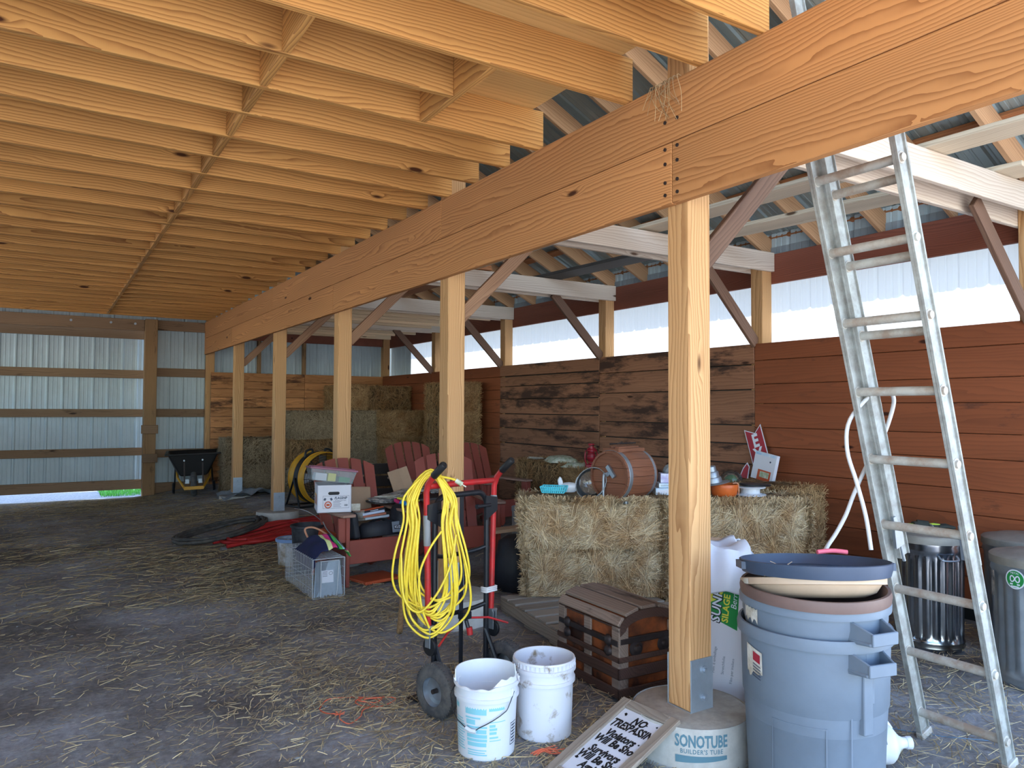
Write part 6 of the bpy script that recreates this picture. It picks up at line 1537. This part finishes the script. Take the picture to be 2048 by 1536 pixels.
b = MB(); b.cbox((-0.05, -0.10, -0.02), (0.07, 0.03, 0.20), 0, (0.2, 0.3, 0)); b.build('blue_part', plain('bright_blue', lin(40, 130, 210), 0.45), t, bevel=0.012, seg=2)
b = MB(); b.cbox((0.08, -0.06, 0.03), (0.24, 0.12, 0.035), 0, (0.1, 0.1, -0.1)); b.build('pink_part', M['pink'], t, bevel=0.012, seg=2)
b = MB(); b.cbox((0.09, -0.07, 0.062), (0.26, 0.09, 0.02), 0, (0.0, 0.14, 0.1)); b.build('yellow_part', M['lime'], t, bevel=0.008, seg=2)
b = MB(); b.cbox((0.06, -0.122, 0.03), (0.12, 0.01, 0.03), 0, (0.1, 0.1, -0.1)); b.build('teal_part', M['turq'], t, bevel=0.004)
t = thing('cardboard', 'creased brown cardboard sheet leaning in front of the far chair', 'cardboard', (3.17, 7.13, 0.70), rot=(R(-14), R(-14), R(5))); b = MB(); b.cbox((-0.05, 0, 0.13), (0.13, 0.006, 0.27), 0, (0, 0, 0.06)); b.cbox((0.065, 0.002, 0.13), (0.10, 0.006, 0.27), 0, (0, 0, -0.12)); b.build('sheet', M['kraft'], t)
t = thing('bottle', 'white capped bottle with a dark label lying behind the cord loops', 'bottle', (3.42, 7.02, 0.735), rot=(R(80), 0, R(40)))
b = MB(); b.lathe([(0.001, 0), (0.04, 0), (0.042, 0.15), (0.03, 0.17), (0.001, 0.17)], 20); b.build('bottle_body', M['white_pl'], t, smooth=40); b = MB(); b.lathe([(0.0425, 0.04), (0.0428, 0.12)], 20); b.build('bottle_label', M['navy_ink'], t, smooth=60); b = MB(); b.lathe([(0.034, 0.165), (0.034, 0.20), (0.001, 0.20)], 20); b.build('cap', M['white_pl'], t, smooth=40)
for k, (zz_, yy) in enumerate(((0.30, 9.62), (0.47, 9.63), (0.64, 9.64), (0.81, 9.62))):
    o = MB(); o.box(-0.75, 0.75, -0.02, 0.02, 0, 0.14); tag(o.build('dark_board', M['dark_plank'], None, (4.1, yy, 0.02+gz(4, 9.6)+zz_-0.30), (R(4), 0, R(2)), bevel=0.003), 'dark weathered board behind the chairs, %s of four stacked on edge' % (('lowest', 'second', 'third', 'topmost')[k]), 'board', 'dark boards behind the chairs')

# orange plastic pieces under and beside the chair
t = thing('planter', 'terracotta colored plastic planter beside the near chair leg', 'planter', (2.27, 7.05, gz(2.3, 7)+0.0), rot=(0, 0, R(20))); b = MB(); b.prism([(-0.12, 0), (0.10, 0), (0.14, 0.36), (-0.06, 0.44)], -0.1, 0.1, 0, Matrix.Rotation(PI/2, 4, 'X')); b.build('planter_body', M['terra'], t, bevel=0.01, seg=2)
t = thing('orange_tray', 'flat orange plastic tray pushed under the near chair', 'tray', (2.62, 6.50, 0.004), R(12)); b = MB(); b.prism([(-0.2, -0.12), (0.16, -0.12), (0.2, -0.06), (0.2, 0.2), (-0.2, 0.2)], 0, 0.03); b.build('tray_body', M['terra'], t, bevel=0.008, seg=2)

# ================================================================== PAILS, CAGE, STRIPED BAG
x, y = dg(-2.22, 7.72)
t = thing('pail', 'white pail with a pale blue rim on the earth floor behind the cage', 'pail', (2.13, 7.55, 0.01)); b = MB(); b.lathe([(0.001, 0.003), (0.12, 0), (0.125, 0.01), (0.142, 0.26), (0.130, 0.262), (0.115, 0.012), (0.001, 0.012)], 36); b.build('pail_body', M['dirty_white'], t, smooth=40); b = MB(); b.lathe([(0.142, 0.235), (0.156, 0.24), (0.158, 0.262), (0.15, 0.27), (0.132, 0.268), (0.128, 0.24)], 36); b.build('rim', M['blue_rim'], t, smooth=40)
t = thing('pail', 'black rubber feed pail with a thin bail behind the striped bag', 'pail', (2.16, 7.12, 0.01)); b = MB(); b.lathe([(0.001, 0.003), (0.12, 0), (0.125, 0.01), (0.15, 0.43), (0.162, 0.435), (0.163, 0.455), (0.15, 0.458), (0.138, 0.43), (0.115, 0.02), (0.001, 0.015)], 40); b.build('pail_body', M['black_worn'], t, smooth=40); b = MB(); b.tube(smooth_path([(0.158, -0.02, 0.44), (0.09, 0.02, 0.52), (-0.02, 0.06, 0.585), (-0.10, 0.10, 0.60)]), 0.004, 6); b.build('bail', M['galv'], t)
cg = thing('cage_trap', 'galvanized wire cage trap with a sheet metal door and label', 'cage', (2.04, 6.53, 0.0), R(0))
cw, cl, chh = 0.135, 0.41, 0.325
def wires(nm, pts_list, par, r=0.0022, mat='cage_wire'):
    b = MB()
    for p, q in pts_list: b.tube([p, q], r, 4, caps=False)
    return b.build(nm, M[mat], par)
L_ = []
for s in (-1, 1):
    for i in range(25): yy = -cl+2*cl*i/24; L_.append(((s*cw, yy, 0.004), (s*cw, yy, chh)))
    for z_ in (0.004, 0.08, 0.16, 0.24, chh): L_.append(((s*cw, -cl, z_), (s*cw, cl, z_)))
wires('side_mesh', L_, cg)
L_ = []
for z_ in (0.004, chh):
    for i in range(17): yy = -cl+2*cl*i/16; L_.append(((-cw, yy, z_), (cw, yy, z_)))
    for i in range(5): xx = -cw+2*cw*i/4; L_.append(((xx, -cl, z_), (xx, cl, z_)))
wires('top_mesh', L_, cg)
L_ = [((-cw+2*cw*i/9, cl, 0), (-cw+2*cw*i/9, cl, chh)) for i in range(10)]+[((-cw, cl, chh*j/10), (cw, cl, chh*j/10)) for j in range(11)]
wires('end_mesh', L_, cg)
b = MB(); 
for p, q in (((-cw, -cl, 0), (-cw, -cl, chh)), ((cw, -cl, 0), (cw, -cl, chh)), ((-cw, -cl, chh), (cw, -cl, chh)), ((-cw, -cl, 0), (cw, -cl, 0)), ((-cw*.5, -cl-.004, 0), (-cw*.5, -cl-.004, chh-.02)), ((cw*.5, -cl-.004, 0.0), (cw*.65, -cl-.004, chh-.02)), ((-cw*.55, -cl-.004, chh-.02), (cw*.6, -cl-.004, chh-.02))): b.tube([p, q], 0.004, 6)
b.build('front_frame', M['cage_wire'], cg)
b = MB(); b.add([(-cw*.82, -cl+.006, 0.01), (cw*.9, -cl+.16, 0.01), (cw*.62, -cl+.05, chh-.025), (-cw*.72, -cl+.004, chh-.02)], [(0, 1, 2, 3)]); b.add([(-cw+.01, -cl+.01, 0.004), (cw-.01, -cl+.01, 0.004), (cw-.03, -cl+.03, chh-.03), (-cw+.03, -cl+.03, chh-.03)], [(0, 1, 2, 3)])
dr = b.build('door', M['plate'], cg); dr.modifiers.new('thick', 'SOLIDIFY').thickness = 0.0015
b = MB(); b.cbox((-0.008, -cl+0.009, 0.175), (0.10, 0.001, 0.10), 0, (R(-5), 0, 0)); lb2 = b.build('label', M['sign_white'], dr); b = MB(); b.cbox((-0.008, -cl+0.0075, 0.152), (0.10, 0.001, 0.022), 0, (R(-5), 0, 0)); b.build('orange_band', M['terra'], lb2)
b = MB()
for q in range(4): b.cbox((-0.03, -cl+0.0085, 0.215-0.012*q), (0.04, 0.001, 0.004), 0, (R(-5), 0, 0))
b.tube([(0.02+0.016*math.cos(2*PI*i/14), -cl+0.008, 0.20+0.012*math.sin(2*PI*i/14)) for i in range(14)], 0.0015, 4, closed=True); b.build('fine_print', M['label_gray'], lb2)
tuft('hay_in_cage', '', 0.0, -cl+0.09, 0.004, 0.12, 130, 'hay', 0.06, (0.05, 0.12), cg)
# striped beach bag lying on the cage
bgt = thing('striped_bag', 'navy bag with bright stripes and tan straps draped over the cage', 'bag', (2.06, 6.52, 0.328), R(0))
cols = ['navy_cloth', 'lemon', 'pink', 'navy_cloth', 'grass_green', 'sky_cloth', 'navy_cloth', 'pink', 'lemon', 'grass_green']
edges = [-0.14, -0.02, 0.01, 0.045, 0.06, 0.095, 0.115, 0.127, 0.145, 0.155, 0.18]
nx_, ny_ = 44, 26; vs = []; fs = []; ms = []
xs = []
for i in range(10):
    k = 14 if i == 0 else 4
    for j in range(k): xs.append((edges[i]+(edges[i+1]-edges[i])*j/k, i))
xs.append((edges[-1], 9))
def bagz(x, v):
    yy = -0.40+0.56*v
    hgt = 0.14*math.sin(PI*min(1, max(0, (x+0.14)/0.315)))**0.6*math.sin(PI*min(1, v*0.9+0.08))**0.5+0.008*math.sin(x*60+v*8)+0.01*math.sin(v*14+x*20)
    xx = x
    zz_ = 0.006+hgt
    if x < -0.115: zz_ -= (-0.115-x)*5.2*(0.4+0.9*v*(1-v)*3); xx = -0.142
    yy -= 0.02*math.sin(x*25)
    return (xx, yy, zz_)
for v in range(ny_+1):
    for x, m_ in xs: vs.append(bagz(x, v/ny_))
k = len(xs)
b = MB()
b.v = vs
for v in range(ny_):
    for i in range(k-1): b.f.append((v*k+i, v*k+i+1, (v+1)*k+i+1, (v+1)*k+i)); b.m.append(xs[i][1])
bo_ = b.build('bag_cloth', [M[c] for c in cols], bgt, smooth=60); bo_.modifiers.new('thick', 'SOLIDIFY').thickness = 0.004
b = MB(); b.tube(smooth_path([(-0.05, 0.10, 0.10), (-0.07, 0.12, 0.17), (0.0, 0.14, 0.18), (0.07, 0.10, 0.15), (0.13, 0.0, 0.10)]), 0.009, 8); b.build('tan_strap', M['strap'], bgt, smooth=60)
b = MB(); b.tube(smooth_path([(0.10, 0.14, 0.22), (0.12, 0.06, 0.15), (0.155, -0.1, 0.09), (0.17, -0.2, 0.05)]), 0.005, 6); b.build('pale_strap', M['tape'], bgt, smooth=60)

# ================================================================== HOSES
def coil(name, mat, label, cx, cy, rx, ry, rot, n, r, seed, cat='hose', zb=0.02, jitter=0.12):
    pr = random.Random(seed); pts = []; N_ = 26
    for q in range(n):
        jx, jy = pr.uniform(-.05, .05), pr.uniform(-.05, .05); sx = rx*pr.uniform(1-jitter, 1+jitter*0.4); sy = ry*pr.uniform(1-jitter, 1+jitter*0.4)
        for i in range(N_):
            a = 2*PI*i/N_; x_, y_ = sx*math.cos(a)+jx, sy*math.sin(a)+jy
            X = cx+x_*math.cos(rot)-y_*math.sin(rot); Y = cy+x_*math.sin(rot)+y_*math.cos(rot)
            pts.append((X, Y, gz(X, Y)+zb+r*1.2*q*0.55+pr.uniform(0, .008)))
    b = MB(); b.tube(smooth_path(pts, 2), r, 8)
    return tag(b.build(name, M[mat], smooth=60), label, cat)
coil('hose', 'black_hose', 'coil of dusty black hose on the earth floor', 1.80, 9.40, 0.62, 0.34, R(35), 4, 0.02, 4, zb=0.06)
coil('hose', 'red_hose', 'heap of red hose loops spread in front of the round pier', 2.20, 9.05, 0.55, 0.36, R(28), 4, 0.019, 9, zb=0.02, jitter=0.35)
pr = random.Random(3); b = MB()
for q in range(6):
    y0 = 8.62+0.13*q; pts = [(1.72+pr.uniform(-.1, .3), y0-0.05, 0), (2.1, y0+pr.uniform(-.06, .1), 0), (2.6, y0+0.12+pr.uniform(-.1, .1), 0), (3.05, y0+0.2, 0)]
    b.tube(smooth_path([(x, y, gz(x, y)+0.03+0.03*pr.random()) for x, y, _ in pts], 6), 0.021, 8)
o = tag(b.build('hose', M['red_hose'], smooth=60), 'long straight runs of red hose leading behind the pails', 'hose')
b = MB(); b.tube([(1.66, 8.60, 0.035), (1.72, 8.62, 0.035)], 0.023, 10); b.build('hose_coupling', M['galv'], o)
tuft('hay_tuft', 'tuft of loose hay between the red hose and the pails', 2.12, 8.05, 0.02, 0.28, 260, 'hay', 0.06, (0.08, 0.22))

b = MB(); pr = random.Random(6)
for q in range(26):
    x0, y0 = 2.482+pr.uniform(-.004, .004), 2.60+pr.uniform(-.09, .09); L = pr.uniform(.05, .22)
    b.tube(smooth_path([(x0+.03, y0, 3.15), (x0-.006, y0, 3.15), (x0-.008, y0+pr.uniform(-.03, .03), 3.15-L*.5), (x0-.004, y0+pr.uniform(-.08, .08), 3.15-L)], 3), 0.0012, 4)
tag(b.build('hay_tuft', M['hay']), 'wisps of hay hanging over the girder edge above the near post', 'hay', kind='stuff')
b = MB(); b.tube(smooth_path([(3.75, 2.95, .012), (3.58, 2.62, .02), (3.55, 2.50, .012), (3.52, 2.25, .02), (3.70, 2.02, .006), (3.74, 1.93, .018), (3.86, 1.84, .01)], 6), 0.0018, 5)
tag(b.build('twine', plain('blue_twine', lin(84, 120, 150), 0.7), smooth=60), 'thin blue twine trailing over the floor under the ladder', 'twine')
# ================================================================== DRUM FAN
fx_, fy_ = dg(-2.76, 10.7)
fan = thing('drum_fan', 'yellow drum fan on a black wheeled stand behind the white carton', 'fan', (fx_, fy_, gz(fx_, fy_)-0.005), R(14))
# fan axis along local -y
Mf = Matrix.Translation((0, 0, 0.40)) @ Matrix.Rotation(PI/2, 4, 'X'); rf = 0.36
b = MB(); b.lathe([(rf, -0.20), (rf, 0.20)], 56, 0, Mf); b.lathe([(rf-0.008, 0.20), (rf-0.008, -0.20)], 56, 0, Mf); b.build('drum', M['yellow_paint'], fan, smooth=40)
for z_ in (-0.2, -0.07, 0.07, 0.2): b = MB(); b.tube([Mf @ Vector(((rf+.004)*math.cos(2*PI*i/56), (rf+.004)*math.sin(2*PI*i/56), z_)) for i in range(56)], 0.007, 8, closed=True); b.build('ring', M['yellow_paint'], fan, smooth=60)
b = MB(); b.lathe([(rf+0.003, -0.055), (rf+0.012, -0.045), (rf+0.012, 0.045), (rf+0.003, 0.055)], 56, 0, Mf); b.build('black_band', M['black_pl'], fan, smooth=40)
for s in (-1, 1):
    b = MB()
    for q in range(9): rq = 0.05+0.036*q; b.tube([Mf @ Vector((rq*math.cos(2*PI*i/40), rq*math.sin(2*PI*i/40), s*0.195)) for i in range(40)], 0.0025, 4, closed=True)
    for q in range(8): a = 2*PI*q/8; b.tube([Mf @ Vector((0.03*math.cos(a), 0.03*math.sin(a), s*0.197)), Mf @ Vector((rf*math.cos(a), rf*math.sin(a), s*0.197))], 0.004, 5)
    b.build('grille', M['black_metal'], fan)
b = MB(); b.lathe([(0.001, -0.1), (0.09, -0.1), (0.09, 0.06), (0.001, 0.06)], 24, 0, Mf); b.build('motor', M['black_pl'], fan, smooth=40)
for q in range(4):
    a = PI/2*q; b = MB(); vs = [Mf @ Vector((r_*math.cos(a+d_), r_*math.sin(a+d_), z_)) for r_, d_, z_ in ((0.06, -0.3, 0.07), (0.32, -0.28, 0.06), (0.33, 0.22, 0.12), (0.06, 0.3, 0.10))]; b.add(vs, [(0, 1, 2, 3)]); bl = b.build('blade', M['galv'], fan); bl.modifiers.new('thick', 'SOLIDIFY').thickness = 0.003
for s in (-1, 1):
    b = MB(); b.tube([(s*(rf+0.04), -0.18, 0.02), (s*(rf+0.04), -0.02, 0.40)], 0.014, 8); b.tube([(s*(rf+0.04), 0.18, 0.02), (s*(rf+0.04), -0.02, 0.40)], 0.014, 8); b.tube([(s*(rf+0.04), -0.02, 0.40), (s*(rf-0.0), -0.0, 0.40)], 0.018, 8); b.tube([(s*(rf+0.04), -0.2, 0.02), (s*(rf+0.04), 0.2, 0.02)], 0.014, 8); b.build('stand_leg', M['black_metal'], fan, smooth=40)
    b = MB(); b.tube(smooth_path([(s*0.10, 0, 0.755), (s*0.11, -0.0, 0.80), (s*0.2, 0.0, 0.775), (s*0.22, 0, 0.69)]), 0.016, 8); b.build('handle', M['black_pl'], fan, smooth=50)
b = MB(); b.tube([(-rf-.04, 0.18, 0.02), (rf+.04, 0.18, 0.02)], 0.014, 8); b.tube([(-rf-.04, -0.18, 0.02), (rf+.04, -0.18, 0.02)], 0.014, 8); b.build('stand_bar', M['black_metal'], fan)

# ================================================================== WHEELBARROW AND FILM
wbx, wby = 2.16, 13.45
wz = gz(wbx, wby)-0.09
wb_ = thing('wheelbarrow', 'black tub wheelbarrow with a yellow front bar by the back wall', 'wheelbarrow', (2.15, 13.42, gz(2.15, 13.4)), rot=(0, R(-2), R(-9)))
b = MB(); lo = [(-0.20, -0.14), (0.20, -0.14), (0.27, 0.5), (-0.27, 0.5)]; hi = [(-0.385, -0.22), (0.385, -0.22), (0.40, 0.9), (-0.40, 0.9)]; hi2 = [(-0.43, -0.26), (0.43, -0.26), (0.44, 0.94), (-0.44, 0.94)]
vs = [(p[0], p[1], 0.34) for p in lo]+[(p[0], p[1], 0.70) for p in hi]+[(p[0], p[1], 0.715) for p in hi2]+[(p[0], p[1], 0.695) for p in hi2]
b.add(vs, [(3, 2, 1, 0)]+[(i, (i+1) % 4, 4+(i+1) % 4, 4+i) for i in range(4)]+[(4+i, 4+(i+1) % 4, 8+(i+1) % 4, 8+i) for i in range(4)]+[(8+i, 8+(i+1) % 4, 12+(i+1) % 4, 12+i) for i in range(4)])
tb_ = b.build('tub', M['black_pl'], wb_, bevel=0.02, seg=2); tb_.modifiers.new('thick', 'SOLIDIFY').thickness = 0.006
for s in (-1, 1): b = MB(); b.tube([(s*0.14, -0.205, 0.60), (s*0.14, -0.225, 0.60)], 0.014, 10); b.build('bolt', M['plate'], wb_)
w_ = thing('wheel', None, None); w_.parent = wb_; w_.location = (0, -0.12, 0.205)
b = MB(); b.lathe([(0.10, -0.035), (0.15, -0.05), (0.19, -0.042), (0.203, -0.02), (0.205, 0), (0.203, 0.02), (0.19, 0.042), (0.15, 0.05), (0.10, 0.035)], 40, 0, Matrix.Rotation(PI/2, 4, 'Y')); b.build('tire', M['tire'], w_, smooth=50); b = MB(); b.lathe([(0.001, -0.03), (0.10, -0.034), (0.10, 0.034), (0.001, 0.03)], 28, 0, Matrix.Rotation(PI/2, 4, 'Y')); b.build('hub', M['plate'], w_, smooth=40)
b = MB(); b.cbox((0, -0.355, 0.16), (0.30, 0.03, 0.055)); b.tube([(-0.14, -0.35, 0.16), (-0.25, 0.12, 0.30), (-0.30, 1.25, 0.62)], 0.02, 8); b.tube([(0.14, -0.35, 0.16), (0.25, 0.12, 0.30), (0.30, 1.25, 0.62)], 0.02, 8); b.build('yellow_frame', M['yellow_paint'], wb_, bevel=0.004)
for s in (-1, 1):
    b = MB(); b.box(s*0.14-.012, s*0.14+.012, -0.19, -0.17, 0.24, 0.56); b.build('tub_strut', M['trunk_iron'], wb_)
    b = MB(); b.cbox((s*0.10, -0.10, 0.25), (0.07, 0.05, 0.08)); b.build('axle_block', M['plate'], wb_, bevel=0.005)
    b = MB(); b.tube([(s*0.29, 0.55, 0.42), (s*0.31, 0.45, 0.1)], 0.014, 8); b.lathe([(0.001, -0.02), (0.09, -0.02), (0.1, 0), (0.09, 0.02), (0.001, 0.02)], 24, 0, Matrix.Translation((s*0.32, 0.42, 0.10)) @ Matrix.Rotation(PI/2, 4, 'Y')); b.build('rear_leg', M['black_metal'], wb_, smooth=40)
def ff(u, v):
    x = 2.35+0.9*u; y = 12.0+0.75*v; return (x, y, gz(x, y)+0.02+0.10*max(0, math.sin(u*3.0+v))*abs(math.sin(u*7+v*5))*(1-v*0.3)+0.02*math.sin(u*23)*math.sin(v*19))
cloth('plastic_film', 'poly', 'crumpled gray plastic film on the floor at the back post', 'plastic film', ff, 40, 30, sm=30)

# ================================================================== LIGHT AND CAMERA
w = bpy.data.worlds.new('sky'); SC.world = w; w.use_nodes = True
nt = w.node_tree; bg = nt.nodes['Background']
sk = N(nt, 'ShaderNodeTexSky', sky_type='NISHITA'); sk.sun_disc = False; sk.sun_elevation = R(48); sk.sun_rotation = R(80); sk.air_density = 1.0; sk.dust_density = 1.0; sk.ozone_density = 1.0
nt.links.new(sk.outputs['Color'], bg.inputs['Color']); bg.inputs['Strength'].default_value = 0.34
sun = bpy.data.lights.new('sun', 'SUN'); sun.energy = 8.5; sun.angle = R(0.6); sun.color = (1.0, 0.95, 0.86)
so = bpy.data.objects.new('sun', sun); COL.objects.link(so)
d = Vector((0.72, -0.20, 0.74)).normalized()      # direction toward the sun
so.rotation_euler = d.to_track_quat('Z', 'Y').to_euler(); so.location = (20, 0, 20)

cam = bpy.data.cameras.new('camera'); co = bpy.data.objects.new('camera', cam); COL.objects.link(co)
cam.sensor_fit = 'HORIZONTAL'; cam.sensor_width = 36.0; cam.lens = 1491.73/2048*36.0; cam.clip_start = 0.05; cam.clip_end = 200
co.matrix_world = Matrix.Translation((0, 0, 1.5828)) @ Matrix.Rotation(-0.559610, 4, 'Z') @ Matrix.Rotation(PI/2+0.032810, 4, 'X') @ Matrix.Rotation(0.004562, 4, 'Z')
SC.camera = co
vs_ = SC.view_settings
vs_.view_transform = 'Standard'; vs_.look = 'None'; vs_.gamma = 1.0; vs_.use_curve_mapping = False
vs_.exposure = 1.98
cy_ = SC.cycles
cy_.use_denoising = True; cy_.max_bounces = 10; cy_.diffuse_bounces = 6; cy_.glossy_bounces = 4; cy_.transmission_bounces = 6; cy_.transparent_max_bounces = 10
cy_.sample_clamp_indirect = 8.0
try: cy_.denoiser = 'OPENIMAGEDENOISE'
except Exception: pass
